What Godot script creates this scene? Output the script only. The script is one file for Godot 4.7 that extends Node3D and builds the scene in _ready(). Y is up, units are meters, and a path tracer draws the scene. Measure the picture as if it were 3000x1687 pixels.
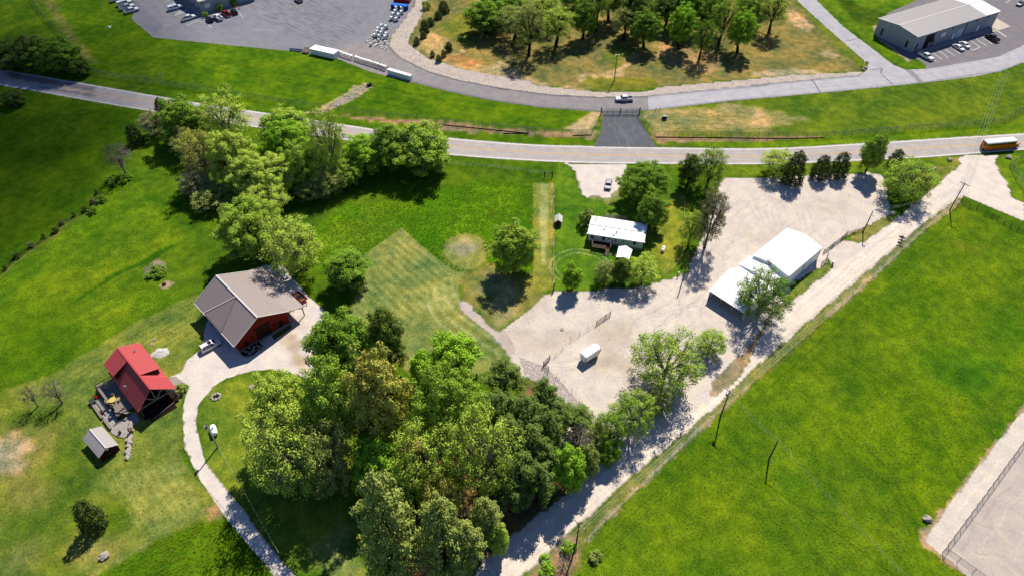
extends Node3D

var used := {}
var rng := RandomNumberGenerator.new()
var M := {}
var ground_noise := FastNoiseLite.new()
# the part of the country that the painted ground maps cover, in metres
const X0 := -236.0
const X1 := 236.0
const Z0 := -318.0
const Z1 := -38.0


class MB:
	var st := SurfaceTool.new()
	var col := Color.WHITE

	func _init():
		st.begin(Mesh.PRIMITIVE_TRIANGLES)
		st.set_smooth_group(-1)

	func tri(a: Vector3, b: Vector3, c: Vector3):
		st.set_color(col)
		st.add_vertex(a)
		st.set_color(col)
		st.add_vertex(b)
		st.set_color(col)
		st.add_vertex(c)

	func quad(a: Vector3, b: Vector3, c: Vector3, d: Vector3):
		tri(a, b, c)
		tri(a, c, d)

	# c: centre, s: size
	func box(c: Vector3, s: Vector3, b := Basis()):
		var p: Array[Vector3] = []
		for y in [-0.5, 0.5]:
			for q in [[-0.5, -0.5], [0.5, -0.5], [0.5, 0.5], [-0.5, 0.5]]:
				p.append(c + b * Vector3(q[0] * s.x, y * s.y, q[1] * s.z))
		quad(p[4], p[5], p[6], p[7])
		quad(p[3], p[2], p[1], p[0])
		quad(p[0], p[1], p[5], p[4])
		quad(p[1], p[2], p[6], p[5])
		quad(p[2], p[3], p[7], p[6])
		quad(p[3], p[0], p[4], p[7])

	# a beam of square section from a to c
	func bar(a: Vector3, c: Vector3, w: float, hgt := 0.0):
		var d := c - a
		var l := d.length()
		if l < 0.001:
			return
		d /= l
		var up := Vector3.UP if absf(d.y) < 0.95 else Vector3.RIGHT
		var s := d.cross(up).normalized()
		var u := s.cross(d)
		box((a + c) * 0.5, Vector3(l, hgt if hgt > 0.0 else w, w), Basis(d, u, s))

	func tube(a: Vector3, b: Vector3, r0: float, r1: float, n := 8, caps := true):
		var d := (b - a).normalized()
		var s := d.cross(Vector3.UP if absf(d.y) < 0.95 else Vector3.RIGHT).normalized()
		var u := s.cross(d)
		st.set_smooth_group(1)
		for i in n:
			var t0 := TAU * i / n
			var t1 := TAU * (i + 1) / n
			var e0 := s * cos(t0) + u * sin(t0)
			var e1 := s * cos(t1) + u * sin(t1)
			quad(a + e0 * r0, b + e0 * r1, b + e1 * r1, a + e1 * r0)
		st.set_smooth_group(-1)
		if caps:
			for i in n:
				var t0 := TAU * i / n
				var t1 := TAU * (i + 1) / n
				var e0 := s * cos(t0) + u * sin(t0)
				var e1 := s * cos(t1) + u * sin(t1)
				tri(b, b + e1 * r1, b + e0 * r1)
				tri(a, a + e0 * r0, a + e1 * r0)

	# a round body from rings: [distance along a, radius]
	func lathe(o: Vector3, axis: Vector3, rings: Array, n := 12):
		var s := axis.cross(Vector3.UP if absf(axis.y) < 0.95 else Vector3.RIGHT).normalized()
		var u := s.cross(axis)
		st.set_smooth_group(2)
		for k in rings.size() - 1:
			for i in n:
				var e0 := s * cos(TAU * i / n) + u * sin(TAU * i / n)
				var e1 := s * cos(TAU * (i + 1) / n) + u * sin(TAU * (i + 1) / n)
				var a: Vector3 = o + axis * rings[k][0]
				var b: Vector3 = o + axis * rings[k + 1][0]
				quad(a + e0 * rings[k][1], b + e0 * rings[k + 1][1], b + e1 * rings[k + 1][1], a + e1 * rings[k][1])
		st.set_smooth_group(-1)

	# a slab with the outline p (x, z)
	func slab(p: PackedVector2Array, y0: float, y1: float):
		var t := Geometry2D.triangulate_polygon(p)
		for i in range(0, t.size(), 3):
			var q: Array[Vector3] = []
			for k in 3:
				q.append(Vector3(p[t[i + k]].x, y1, p[t[i + k]].y))
			if (q[1] - q[0]).cross(q[2] - q[0]).y > 0.0:
				tri(q[0], q[2], q[1])
			else:
				tri(q[0], q[1], q[2])
		for i in p.size():
			var a := p[i]
			var b := p[(i + 1) % p.size()]
			quad(Vector3(a.x, y0, a.y), Vector3(b.x, y0, b.y), Vector3(b.x, y1, b.y), Vector3(a.x, y1, a.y))

	# a plate of some thickness with the corners p (in order); its top is the face given
	func plate(p: Array, th: float):
		var n: Vector3 = (p[1] - p[0]).cross(p[2] - p[0]).normalized()
		if n.y < 0.0:
			n = -n
		var k := p.size()
		for i in range(1, k - 1):
			tri(p[0], p[i], p[i + 1])
			tri(p[0] - n * th, p[i + 1] - n * th, p[i] - n * th)
		for i in k:
			var a: Vector3 = p[i]
			var b: Vector3 = p[(i + 1) % k]
			quad(a, b, b - n * th, a - n * th)

	# a flat-sided body from stations along x: [x, [[z, y], ...]] half outlines mirrored in z
	func loft(stations: Array, smooth := false):
		if smooth:
			st.set_smooth_group(3)
		var rings := []
		for s in stations:
			var r: Array[Vector3] = []
			for q in s[1]:
				r.append(Vector3(s[0], q[1], q[0]))
			for i in range(s[1].size() - 1, -1, -1):
				r.append(Vector3(s[0], s[1][i][1], -s[1][i][0]))
			rings.append(r)
		for k in rings.size() - 1:
			var n: int = rings[k].size()
			for i in n:
				quad(rings[k][i], rings[k][(i + 1) % n], rings[k + 1][(i + 1) % n], rings[k + 1][i])
		st.set_smooth_group(-1)
		for r in [rings[0], rings[rings.size() - 1]]:
			for i in range(1, r.size() - 1):
				tri(r[0], r[i], r[i + 1])

	func done() -> ArrayMesh:
		st.generate_normals()
		return st.commit()


func numbered(called: String) -> String:
	var k: int = used.get(called, 0)
	used[called] = k + 1
	return called if k == 0 else "%s_%03d" % [called, k]


func tag(o: Node3D, label: String, category: String, group := "", kind := ""):
	if label != "":
		o.set_meta("label", label)
	if category != "":
		o.set_meta("category", category)
	if group != "":
		o.set_meta("group", group)
	if kind != "":
		o.set_meta("kind", kind)


func thing(called: String, label: String, category: String, at := Vector3.ZERO, turn := 0.0, group := "") -> Node3D:
	var o := Node3D.new()
	o.name = numbered(called)
	add_child(o)
	o.position = at
	o.rotation.y = turn
	tag(o, label, category, group)
	return o


func mesh_node(called: String, m: Mesh, mat: Material, parent: Node3D) -> MeshInstance3D:
	var o := MeshInstance3D.new()
	o.mesh = m
	o.material_override = mat
	o.name = called if parent != self else numbered(called)
	parent.add_child(o, true)
	return o


func part(called: String, b: MB, mat: Material, parent: Node3D) -> MeshInstance3D:
	return mesh_node(called, b.done(), mat, parent)


func solo(called: String, b: MB, mat: Material, label: String, category: String, at := Vector3.ZERO, turn := 0.0, group := "") -> MeshInstance3D:
	var o := mesh_node(called, b.done(), mat, self)
	o.position = at
	o.rotation.y = turn
	tag(o, label, category, group)
	return o


func again(o: Node3D, label: String, at: Vector3, turn: float, called := "") -> Node3D:
	var c: Node3D = o.duplicate()
	c.name = numbered(called if called != "" else String(o.name).rstrip("0123456789").rstrip("_"))
	add_child(c)
	c.position = at
	c.rotation.y = turn
	if label != "":
		c.set_meta("label", label)
	return c


func V(a: Array) -> PackedVector2Array:
	var p := PackedVector2Array()
	for i in range(0, a.size(), 2):
		p.append(Vector2(a[i], a[i + 1]))
	return p


func P(x: float, z: float, y := 0.0) -> Vector3:
	return Vector3(x, y, z)


# the turn that points a thing's +x from a to b
func aim(ax: float, az: float, bx: float, bz: float) -> float:
	return atan2(-(bz - az), bx - ax)


# a base colour from the brightness a sunlit face of it shows
func D(r: float, g: float, b: float) -> Color:
	var c := Color(r / 255.0, g / 255.0, b / 255.0).srgb_to_linear()
	return Color(c.r / 1.6, c.g / 1.6, c.b / 1.6).linear_to_srgb()


func mat(c: Color, rough := 0.8, metal := 0.0) -> StandardMaterial3D:
	var m := StandardMaterial3D.new()
	m.albedo_color = c
	m.roughness = rough
	m.metallic = metal
	m.metallic_specular = 0.3
	m.vertex_color_use_as_albedo = true
	return m


# a computed speckle texture: grey noise between lo and 1
func speckle(size: int, freq: float, lo: float, seed_: int, oct := 4) -> ImageTexture:
	var n := FastNoiseLite.new()
	n.seed = seed_
	n.noise_type = FastNoiseLite.TYPE_SIMPLEX_SMOOTH
	n.frequency = freq
	n.fractal_octaves = oct
	var im := n.get_seamless_image(size, size)
	im.convert(Image.FORMAT_RGB8)
	im.adjust_bcs(1.0, 1.25, 1.0)
	var d := im.get_data()
	for i in d.size():
		d[i] = int(255.0 * lo + d[i] * (1.0 - lo))
	return ImageTexture.create_from_image(Image.create_from_data(size, size, false, Image.FORMAT_RGB8, d))


func worn(c: Color, rough: float, lo: float, seed_: int, tile: float, metal := 0.0) -> StandardMaterial3D:
	var m := mat(c, rough, metal)
	m.albedo_texture = speckle(256, 0.02, lo, seed_)
	m.uv1_triplanar = true
	m.uv1_scale = Vector3.ONE / tile
	return m


func _ready():
	var cam := Camera3D.new()
	cam.name = "camera"
	cam.position = Vector3(0, 120, 0)
	cam.rotation_degrees = Vector3(-45, 0, 0)
	cam.fov = 45.13
	cam.near = 0.5
	cam.far = 4000.0
	add_child(cam)
	cam.current = true
	var sky_mat := ProceduralSkyMaterial.new()
	sky_mat.sky_top_color = Color(0.26, 0.38, 0.60)
	sky_mat.sky_horizon_color = Color(0.66, 0.71, 0.77)
	sky_mat.sky_curve = 0.12
	sky_mat.ground_bottom_color = Color(0.22, 0.25, 0.16)
	sky_mat.ground_horizon_color = Color(0.5, 0.54, 0.52)
	sky_mat.sun_angle_max = 2.0
	var env := Environment.new()
	env.background_mode = Environment.BG_SKY
	env.sky = Sky.new()
	env.sky.sky_material = sky_mat
	env.background_energy_multiplier = 0.82
	env.tonemap_mode = Environment.TONE_MAPPER_LINEAR
	env.tonemap_exposure = 1.38
	env.sdfgi_enabled = true
	env.ssao_enabled = true
	env.ssil_enabled = true
	var we := WorldEnvironment.new()
	we.name = "world_environment"
	we.environment = env
	add_child(we)
	var sun := DirectionalLight3D.new()
	sun.name = "sun"
	sun.light_energy = 1.6
	sun.light_color = Color(1.0, 0.965, 0.91)
	sun.light_angular_distance = 0.5
	sun.shadow_enabled = true
	sun.look_at_from_position(Vector3.ZERO, Vector3(-0.236, -0.755, 0.61))
	add_child(sun)

	rng.seed = 20240511
	ground_noise.seed = 5
	ground_noise.noise_type = FastNoiseLite.TYPE_SIMPLEX
	ground_noise.frequency = 0.35
	ground_noise.fractal_octaves = 3
	build_materials()
	build_ground()
	build_surfaces()
	build_buildings()
	build_vehicles()
	build_yard()
	build_fences()
	build_trees()
	build_grass()
	build_cloud()


func build_materials():
	M.white = mat(Color(0.96, 0.96, 0.95), 0.45)
	M.white_panel = worn(Color(0.97, 0.975, 0.98), 0.5, 0.94, 3, 6.0)
	M.black = mat(Color(0.05, 0.05, 0.055), 0.5)
	M.rubber = mat(Color(0.07, 0.07, 0.075), 0.9)
	M.glass = mat(Color(0.06, 0.08, 0.1), 0.08)
	M.glass.metallic_specular = 0.6
	M.chrome = mat(Color(0.75, 0.75, 0.76), 0.3, 0.9)
	M.steel = worn(Color(0.62, 0.64, 0.66), 0.45, 0.75, 11, 2.0, 0.5)
	M.wood = worn(Color(0.52, 0.42, 0.32), 0.85, 0.6, 12, 1.3)
	M.old_wood = worn(D(196, 182, 170), 0.9, 0.6, 13, 1.1)
	M.pole = worn(Color(0.40, 0.36, 0.33), 0.9, 0.6, 14, 0.8)
	M.bark = worn(Color(0.34, 0.29, 0.24), 0.95, 0.5, 15, 1.0)
	M.pale_bark = worn(Color(0.60, 0.56, 0.50), 0.95, 0.6, 16, 1.0)
	M.dark_bark = worn(Color(0.22, 0.18, 0.15), 0.95, 0.5, 17, 1.0)
	M.rock = worn(D(232, 220, 208), 0.95, 0.7, 18, 0.7)
	M.concrete = worn(D(205, 198, 190), 0.9, 0.75, 19, 2.0)
	M.wire = mat(Color(0.62, 0.66, 0.6), 0.5, 0.3)
	M.fence_post = mat(Color(0.36, 0.37, 0.37), 0.6, 0.4)
	M.rust = worn(Color(0.36, 0.2, 0.15), 0.9, 0.5, 20, 0.6)
	M.white_gravel = worn(D(250, 246, 238), 0.95, 0.8, 21, 1.0)
	M.red = mat(Color(0.62, 0.08, 0.1), 0.5)
	M.yellow = mat(Color(0.85, 0.5, 0.05), 0.45)


# ---------------------------------------------------------------- ground

func to_px(v: Vector2, w: int, hgt: int) -> Vector2:
	return Vector2((v.x - X0) / (X1 - X0) * w, (v.y - Z0) / (Z1 - Z0) * hgt)


# lays a patch with the outline p over the map: c its colour (alpha = strength), soft its edge in metres, rough how ragged its outline is
func patch(im: Image, p: PackedVector2Array, c: Color, soft := 1.0, rough := 0.6):
	var w := im.get_width()
	var hgt := im.get_height()
	var q := PackedVector2Array()
	var lo := Vector2(1e9, 1e9)
	var hi := Vector2(-1e9, -1e9)
	for i in p.size():
		var a := p[i]
		var b := p[(i + 1) % p.size()]
		var n := maxi(1, int(a.distance_to(b) / 1.2))
		for k in n:
			var v := a.lerp(b, float(k) / n)
			v += Vector2(ground_noise.get_noise_2d(v.x, v.y), ground_noise.get_noise_2d(v.x + 99.0, v.y)) * rough
			v = to_px(v, w, hgt)
			q.append(v)
			lo = lo.min(v)
			hi = hi.max(v)
	var pad := int(soft * w / (X1 - X0)) + 2
	lo = (lo - Vector2(pad, pad)).floor()
	hi = (hi + Vector2(pad, pad)).ceil()
	lo = lo.clamp(Vector2(-200, -200), Vector2(w, hgt))
	hi = hi.clamp(Vector2(0, 0), Vector2(w + 200, hgt + 200))
	var sx := int(hi.x - lo.x)
	var sy := int(hi.y - lo.y)
	if sx < 2 or sy < 2:
		return
	var s := Image.create(sx, sy, false, Image.FORMAT_RGBA8)
	s.fill(Color(c.r, c.g, c.b, 0.0))
	for y in sy:
		var yy := lo.y + y + 0.5
		var cut: Array[float] = []
		for i in q.size():
			var a := q[i]
			var b := q[(i + 1) % q.size()]
			if (a.y <= yy) != (b.y <= yy):
				cut.append(a.x + (yy - a.y) / (b.y - a.y) * (b.x - a.x))
		cut.sort()
		for i in range(0, cut.size() - 1, 2):
			var x0 := int(round(cut[i] - lo.x))
			var x1 := int(round(cut[i + 1] - lo.x))
			if x1 > x0:
				s.fill_rect(Rect2i(x0, y, x1 - x0, 1), c)
	var f := soft * w / (X1 - X0)
	if f > 1.2:
		s.resize(maxi(2, int(sx / f)), maxi(2, int(sy / f)), Image.INTERPOLATE_BILINEAR)
		s.resize(sx, sy, Image.INTERPOLATE_CUBIC)
	im.blend_rect(s, Rect2i(0, 0, sx, sy), Vector2i(lo))


# a soft-edged track along p
func stroke(im: Image, p: PackedVector2Array, width: float, c: Color, wander := 0.3):
	var w := im.get_width()
	var d := maxi(2, int(ceil(width * w / (X1 - X0))))
	var br := Image.create(d + 2, d + 2, false, Image.FORMAT_RGBA8)
	for y in d + 2:
		for x in d + 2:
			var r := Vector2(x - (d + 1) * 0.5, y - (d + 1) * 0.5).length() / (d * 0.5)
			br.set_pixel(x, y, Color(c.r, c.g, c.b, c.a * clampf(1.3 - r, 0.0, 1.0)))
	for i in p.size() - 1:
		var n := maxi(1, int(p[i].distance_to(p[i + 1]) / (width * 0.6)))
		for k in n:
			var v := p[i].lerp(p[i + 1], float(k) / n)
			v += Vector2(ground_noise.get_noise_2d(v.x * 0.3, v.y * 0.3), ground_noise.get_noise_2d(v.x * 0.3 + 50.0, v.y * 0.3)) * wander
			im.blend_rect(br, Rect2i(0, 0, d + 2, d + 2), Vector2i(to_px(v, w, im.get_height()) - Vector2(d, d) * 0.5))


func noise_bytes(w: int, hgt: int, freq: float, seed_: int, oct: int) -> PackedByteArray:
	var n := FastNoiseLite.new()
	n.seed = seed_
	n.noise_type = FastNoiseLite.TYPE_SIMPLEX
	n.frequency = freq
	n.fractal_octaves = oct
	return n.get_image(w, hgt, false, false, false).get_data()


func ring(c: Vector2, rx: float, rz: float, n := 24) -> PackedVector2Array:
	var p := PackedVector2Array()
	for i in n:
		p.append(c + Vector2(cos(TAU * i / n) * rx, sin(TAU * i / n) * rz))
	return p


var Z := {}


func build_ground():
	# grass of several kinds, bare soil and mown turf: base colours only
	Z.right_field = V([125.33, -152.92, 135.83, -139.97, 140.98, -134.72, 118.53, -94.17, 107.87, -86.45, 90.20, -70.83, 78.72, -60.96, 73.69, -57.65, 73.00, -55.42, 75.88, -52.31, 78.32, -49.55, 83.02, -46.17, 36.04, -46.17, -0.66, -47.06, 8.40, -48.39, 11.43, -53.02, 13.51, -55.91, 24.34, -66.31, 40.98, -81.50, 51.90, -90.59, 74.82, -110.50, 89.82, -123.41, 110.85, -142.14])
	Z.verge = V([-0.21, -47.95, 12.30, -58.91, 23.40, -68.83, 40.83, -83.45, 52.37, -94.79, 73.25, -112.41, 100.03, -135.24, 125.22, -155.91, 127.72, -156.51, 110.85, -142.14, 89.82, -123.41, 74.82, -110.50, 51.90, -90.59, 40.98, -81.50, 24.34, -66.31, 13.51, -55.91, 9.60, -49.55])
	Z.left_field = V([-188.21, -214.38, -176.58, -217.96, -120.40, -201.58, -120.14, -189.73, -118.48, -175.22, -119.84, -165.21, -108.20, -158.96, -114.96, -158.96, -116.88, -152.92, -121.54, -145.45, -124.52, -134.72, -127.67, -124.35, -133.40, -117.00])
	Z.mid_field = V([-132.90, -116.11, -127.18, -123.41, -122.55, -134.21, -116.15, -152.92, -113.83, -158.96, -109.66, -162.71, -96.30, -157.12, -89.01, -144.33, -86.14, -139.97, -90.41, -135.24, -90.92, -128.20, -85.23, -120.62, -76.26, -117.90, -88.44, -108.00, -100.84, -93.34, -117.89, -89.44])
	Z.house_lawn = V([-76.41, -118.35, -88.44, -108.00, -100.76, -93.16, -106.35, -90.59, -108.94, -88.50, -106.78, -74.36, -93.15, -49.55, -72.61, -49.55, -64.12, -55.67, -56.23, -59.93, -51.77, -60.45, -64.32, -72.57, -69.19, -87.13, -71.29, -95.16, -70.15, -108.41])
	Z.south_field = V([-73.28, -47.95, -63.88, -55.67, -56.15, -59.67, -52.76, -59.67, -41.34, -49.55, -37.61, -46.17])
	Z.grove_field = V([-54.73, -140.51, -45.58, -152.92, -32.86, -154.11, -18.55, -160.82, -4.97, -165.27, 6.09, -161.45, 5.22, -121.54, 1.69, -128.20, -6.04, -128.20, -8.39, -138.91, -12.65, -140.51, -17.03, -137.85, -17.74, -133.19, -15.79, -129.18, -11.65, -126.74, -12.59, -125.78, -15.30, -126.74, -29.40, -142.96, -38.64, -131.67, -40.81, -124.35, -45.42, -124.35, -49.81, -128.20])
	Z.mown = V([-29.58, -142.96, -38.31, -131.67, -36.86, -124.35, -39.02, -111.77, -27.03, -98.14, -21.81, -92.98, -12.53, -91.23, 0.57, -96.64, -3.35, -104.75, -12.32, -114.36, -13.03, -121.54, -11.29, -126.26, -13.57, -125.54, -18.17, -129.68, -24.17, -136.27])
	Z.home_lawn = V([13.60, -176.61, 16.92, -171.81, 19.18, -158.96, 21.15, -155.30, 29.20, -161.45, 49.22, -158.96, 47.13, -147.14, 45.31, -129.18, 44.27, -125.30, 33.45, -121.08, 19.36, -119.48, 10.31, -118.80])
	Z.north_strip = V([-147.67, -229.20, -172.85, -262.00, -193.54, -290.62, -177.59, -294.67, -165.97, -282.75, -151.38, -270.28, -137.44, -255.18, -115.86, -250.77, -89.09, -245.39, -82.43, -244.34, -64.27, -236.10, -34.89, -220.70, -22.08, -214.38, 5.67, -205.32, 7.45, -204.48, 29.03, -201.58, 24.79, -181.58, -5.29, -183.76, -20.23, -186.34, -43.60, -191.26, -84.06, -201.75, -103.95, -207.01])
	Z.east_strip = V([42.45, -201.58, 71.53, -207.86, 80.36, -209.57, 142.51, -220.24, 174.22, -228.72, 202.23, -245.39, 171.42, -189.73, 140.85, -186.72, 73.27, -180.50, 44.28, -181.58])
	Z.wood_floor = V([-36.68, -298.80, -38.76, -258.56, -39.46, -250.77, -30.93, -238.64, -6.55, -225.85, 7.80, -219.79, 32.89, -214.38, 50.53, -217.96, 98.43, -226.32, 125.10, -229.20, 128.06, -240.17, 119.47, -290.62, 121.29, -298.80])
	Z.grove_floor = V([-31.28, -76.78, -24.80, -75.87, -1.12, -85.44, 3.38, -90.59, 8.24, -90.59, 11.17, -82.15, 20.71, -79.59, 25.14, -76.48, 12.85, -66.87, -3.04, -54.69, -1.61, -49.55, -15.87, -50.67, -19.21, -60.45, -23.52, -65.76])
	var im := Image.create(2048, 1216, false, Image.FORMAT_RGBA8)
	im.fill(D(89, 122, 24))
	patch(im, Z.left_field, D(81, 119, 16), 3.0)
	patch(im, Z.mid_field, D(99, 134, 22), 3.0)
	patch(im, V([-116.45, -121.54, -104.34, -139.97, -89.14, -141.59, -80.52, -131.17, -90.23, -112.63, -103.97, -108.41]), Color(D(118, 142, 28), 0.55), 8.0, 3.0)
	patch(im, V([-121.55, -112.63, -103.97, -108.41, -91.67, -108.41, -94.73, -101.20, -107.36, -96.64, -114.17, -98.52]), Color(D(73, 113, 14), 0.6), 8.0, 3.0)
	patch(im, V([-102.66, -119.71, -99.77, -125.30, -93.67, -130.17, -93.03, -131.17, -92.56, -132.68, -88.36, -136.27, -87.84, -135.75, -91.62, -129.18, -95.71, -126.74, -98.86, -123.88, -103.41, -117.00, -105.37, -115.67]), D(62, 107, 16), 0.8)
	patch(im, Z.right_field, D(102, 135, 22), 0.8, 1.2)
	patch(im, V([76.86, -90.59, 92.33, -87.13, 90.47, -71.41, 76.67, -63.07, 65.70, -74.36]), Color(D(113, 142, 14), 0.5), 9.0, 4.0)
	patch(im, V([90.74, -96.64, 113.09, -112.63, 119.34, -108.41, 110.37, -91.23, 88.47, -91.23]), Color(D(72, 130, 20), 0.5), 9.0, 4.0)
	patch(im, V([86.44, -108.41, 104.42, -121.54, 118.72, -131.17, 117.43, -121.54, 93.97, -104.35]), Color(D(111, 142, 14), 0.45), 9.0, 4.0)
	patch(im, V([29.71, -68.54, 41.09, -74.36, 46.10, -63.07, 32.37, -55.42]), Color(D(106, 134, 20), 0.5), 8.0, 4.0)
	rng.seed = 61
	for k in 110:
		var zone: PackedVector2Array = [Z.right_field, Z.mid_field, Z.left_field][k % 3]
		var c := Vector2(rng.randf_range(-150, 130), rng.randf_range(-230, -60))
		if Geometry2D.is_point_in_polygon(c, zone):
			patch(im, ring(c, rng.randf_range(1.5, 6), rng.randf_range(1.0, 4.0)), Color([D(130, 142, 40), D(60, 112, 22), D(118, 150, 30), D(72, 108, 8)][k % 4], 0.5), 1.6, 2.5)
	for k in 5:
		var q := V([45.10, -101.70, 61.66, -87.13, 71.35, -68.54, 71.01, -49.55])
		for i in q.size():
			q[i] += Vector2(1.8 * (k % 2) + 14.0 * (k / 2), -9.0 * (k / 2))
		stroke(im, smooth_line(q, 3.0), 0.5, Color(D(74, 110, 12), 0.25), 0.5)
	patch(im, Z.verge, D(132, 138, 62), 0.8)
	patch(im, V([74.82, -110.50, 89.82, -123.41, 110.85, -142.14, 125.60, -153.51, 124.94, -155.30, 109.91, -142.41, 89.19, -124.35, 73.54, -111.35]), D(176, 166, 124), 0.6)
	patch(im, V([13.51, -55.91, 24.34, -66.31, 40.98, -81.50, 51.90, -90.59, 50.76, -90.59, 39.96, -81.82, 23.09, -66.31, 12.35, -56.16]), D(176, 166, 124), 0.6)
	patch(im, Z.house_lawn, D(130, 143, 58), 1.0)
	patch(im, V([-108.94, -88.50, -93.06, -84.44, -85.86, -76.78, -81.48, -70.25, -73.47, -63.07, -68.14, -58.15, -73.09, -50.67, -88.59, -49.55]), Color(D(99, 124, 34), 0.85), 4.0, 1.5)
	patch(im, V([-74.85, -60.45, -72.49, -63.07, -67.57, -57.90, -72.36, -54.45, -77.08, -56.65]), Color(D(85, 117, 24), 0.8), 3.0)
	patch(im, V([-104.73, -77.40, -100.42, -78.33, -96.23, -77.40, -95.95, -72.57, -95.27, -69.68, -98.66, -68.83, -100.04, -68.54]), D(212, 186, 150), 1.6, 1.6)
	patch(im, V([-103.46, -78.02, -90.85, -79.59, -87.98, -76.78, -92.00, -70.83, -87.85, -68.54, -86.79, -64.14, -91.95, -63.07, -96.70, -67.98]), Color(D(165, 150, 96), 0.45), 4.0, 2.5)
	patch(im, V([-77.70, -55.91, -73.38, -56.90, -69.92, -54.21, -74.10, -53.02, -79.30, -54.21]), Color(D(168, 155, 110), 0.5), 4.0, 1.5)
	patch(im, V([-90.40, -53.02, -85.16, -54.21, -81.08, -53.02, -82.28, -50.67, -87.56, -50.21]), Color(D(165, 152, 100), 0.5), 5.0, 2.0)
	patch(im, V([-77.05, -68.83, -65.62, -72.57, -56.79, -61.75, -62.84, -57.40, -67.09, -57.90]), Color(D(148, 158, 78), 0.7), 1.5)
	patch(im, V([-57.45, -62.27, -55.23, -63.07, -52.58, -60.70, -55.34, -60.19]), Color(D(190, 150, 105), 0.8), 1.0)
	for k in 16:
		var q := V([-99.24, -92.98, -76.61, -117.00, -78.21, -68.54, -67.09, -57.90, -65.52, -72.28])
		var w := (q[1] - q[0]).normalized()
		var o := Vector2(-w.y, w.x) * 0.85 * k
		stroke(im, PackedVector2Array([q[0] + o, q[1] + o - w * 0.4 * k]), 0.4, Color(D(168, 176, 104), 0.2) if k % 2 == 0 else Color(D(104, 124, 40), 0.16), 0.3)
		o = (q[4] - q[2]) * (k / 16.0)
		stroke(im, PackedVector2Array([q[2] + o, q[3] + o * 0.95]), 0.45, Color(D(186, 192, 124), 0.18) if k % 2 == 0 else Color(D(112, 132, 46), 0.14), 0.3)
	stroke(im, smooth_line(V([-117.82, -157.73, -117.13, -153.51, -117.81, -150.00, -119.69, -147.70, -121.39, -144.33, -121.64, -141.05, -123.77, -138.91, -125.11, -135.24, -126.84, -131.17, -128.17, -125.30]), 2.0), 1.7, Color(D(62, 66, 40), 0.85), 0.9)
	stroke(im, smooth_line(V([-116.74, -156.51, -116.44, -152.33, -117.18, -148.56, -118.70, -146.29, -120.40, -142.96, -120.79, -139.97, -122.80, -137.58, -124.14, -133.95, -125.87, -129.92, -127.43, -123.88]), 2.0), 0.6, Color(D(140, 122, 92), 0.7), 0.6)
	patch(im, Z.south_field, D(89, 130, 18), 1.0)
	patch(im, V([-72.61, -49.55, -63.88, -55.67, -65.77, -55.67, -67.48, -53.97, -73.98, -49.55]), Color(D(165, 165, 95), 0.6), 1.0)
	patch(im, V([-65.86, -85.44, -63.97, -92.01, -51.87, -92.72, -51.32, -87.13, -30.79, -80.54, -28.92, -60.45, -25.58, -49.55, -36.76, -49.55, -59.41, -68.54]), D(123, 144, 44), 1.5)
	patch(im, V([-33.16, -58.40, -28.96, -59.16, -26.03, -49.55, -30.60, -49.55, -35.42, -53.02]), Color(D(168, 165, 96), 0.7), 3.0)
	patch(im, Z.grove_floor, D(134, 108, 76), 3.0, 2.0)
	patch(im, V([-18.34, -52.31, -14.18, -52.54, -13.48, -49.55, -18.05, -49.55]), D(200, 150, 100), 1.5)
	patch(im, Z.grove_field, D(93, 142, 20), 0.8)
	patch(im, V([-53.15, -136.27, -38.07, -151.74, -22.80, -144.33, -32.78, -138.91, -42.12, -132.17]), Color(D(128, 158, 40), 0.55), 6.0, 3.0)
	patch(im, Z.mown, D(146, 155, 80), 0.5, 0.2)
	for k in 27:
		var a := V([-29.83, -140.51, -37.76, -112.63, -15.15, -124.35, -27.38, -98.52])
		var t := k / 26.0
		var s := a[0].lerp(a[1], t)
		var e := s + (a[2] - a[0]) * (0.98 - 0.3 * t)
		stroke(im, PackedVector2Array([s, e]), 0.5, Color(D(172, 182, 116), 0.34) if k % 2 == 0 else Color(D(124, 138, 56), 0.3), 0.12)
	for k in 7:
		var pts := smooth_line(V([-20.88, -118.35, -19.82, -113.49, -16.62, -108.41, -10.20, -102.37, -4.11, -97.01]), 2.0)
		for i in pts.size():
			pts[i] += Vector2(0.95, -0.8) * k
		stroke(im, pts, 0.7, Color(D(182, 190, 132), 0.45) if k % 2 == 0 else Color(D(128, 140, 62), 0.4), 0.12)
	patch(im, V([-20.10, -120.62, -14.22, -119.71, -12.71, -115.67, -16.93, -112.63, -20.56, -114.79]), Color(D(172, 186, 122), 0.4), 3.0, 1.0)
	patch(im, ring(Vector2(-12.13, -133.44), 6.3, 7.2), D(142, 152, 76), 0.6, 0.3)
	patch(im, ring(Vector2(-12.37, -134.72), 3.2, 3.4), Color(D(172, 164, 128), 0.9), 2.0, 1.4)
	patch(im, V([-11.62, -126.26, -6.04, -128.20, 4.26, -124.35, 6.45, -118.80, 9.65, -118.35, 8.01, -117.45, 3.77, -112.20, -3.92, -105.15, -3.37, -105.96, -12.08, -115.67, -12.73, -122.01]), D(146, 144, 72), 1.5, 1.5)
	patch(im, V([-4.63, -124.35, 1.95, -123.88, 2.24, -116.11, 0.64, -109.24, -2.13, -107.59, -2.84, -112.63, -9.66, -118.80]), Color(D(205, 185, 140), 0.5), 2.5, 3.0)
	patch(im, V([5.92, -162.71, 11.82, -162.71, 10.02, -119.71, 6.44, -118.35, 2.32, -124.35, 5.32, -126.26]), D(148, 152, 62), 0.5, 0.2)
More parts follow.
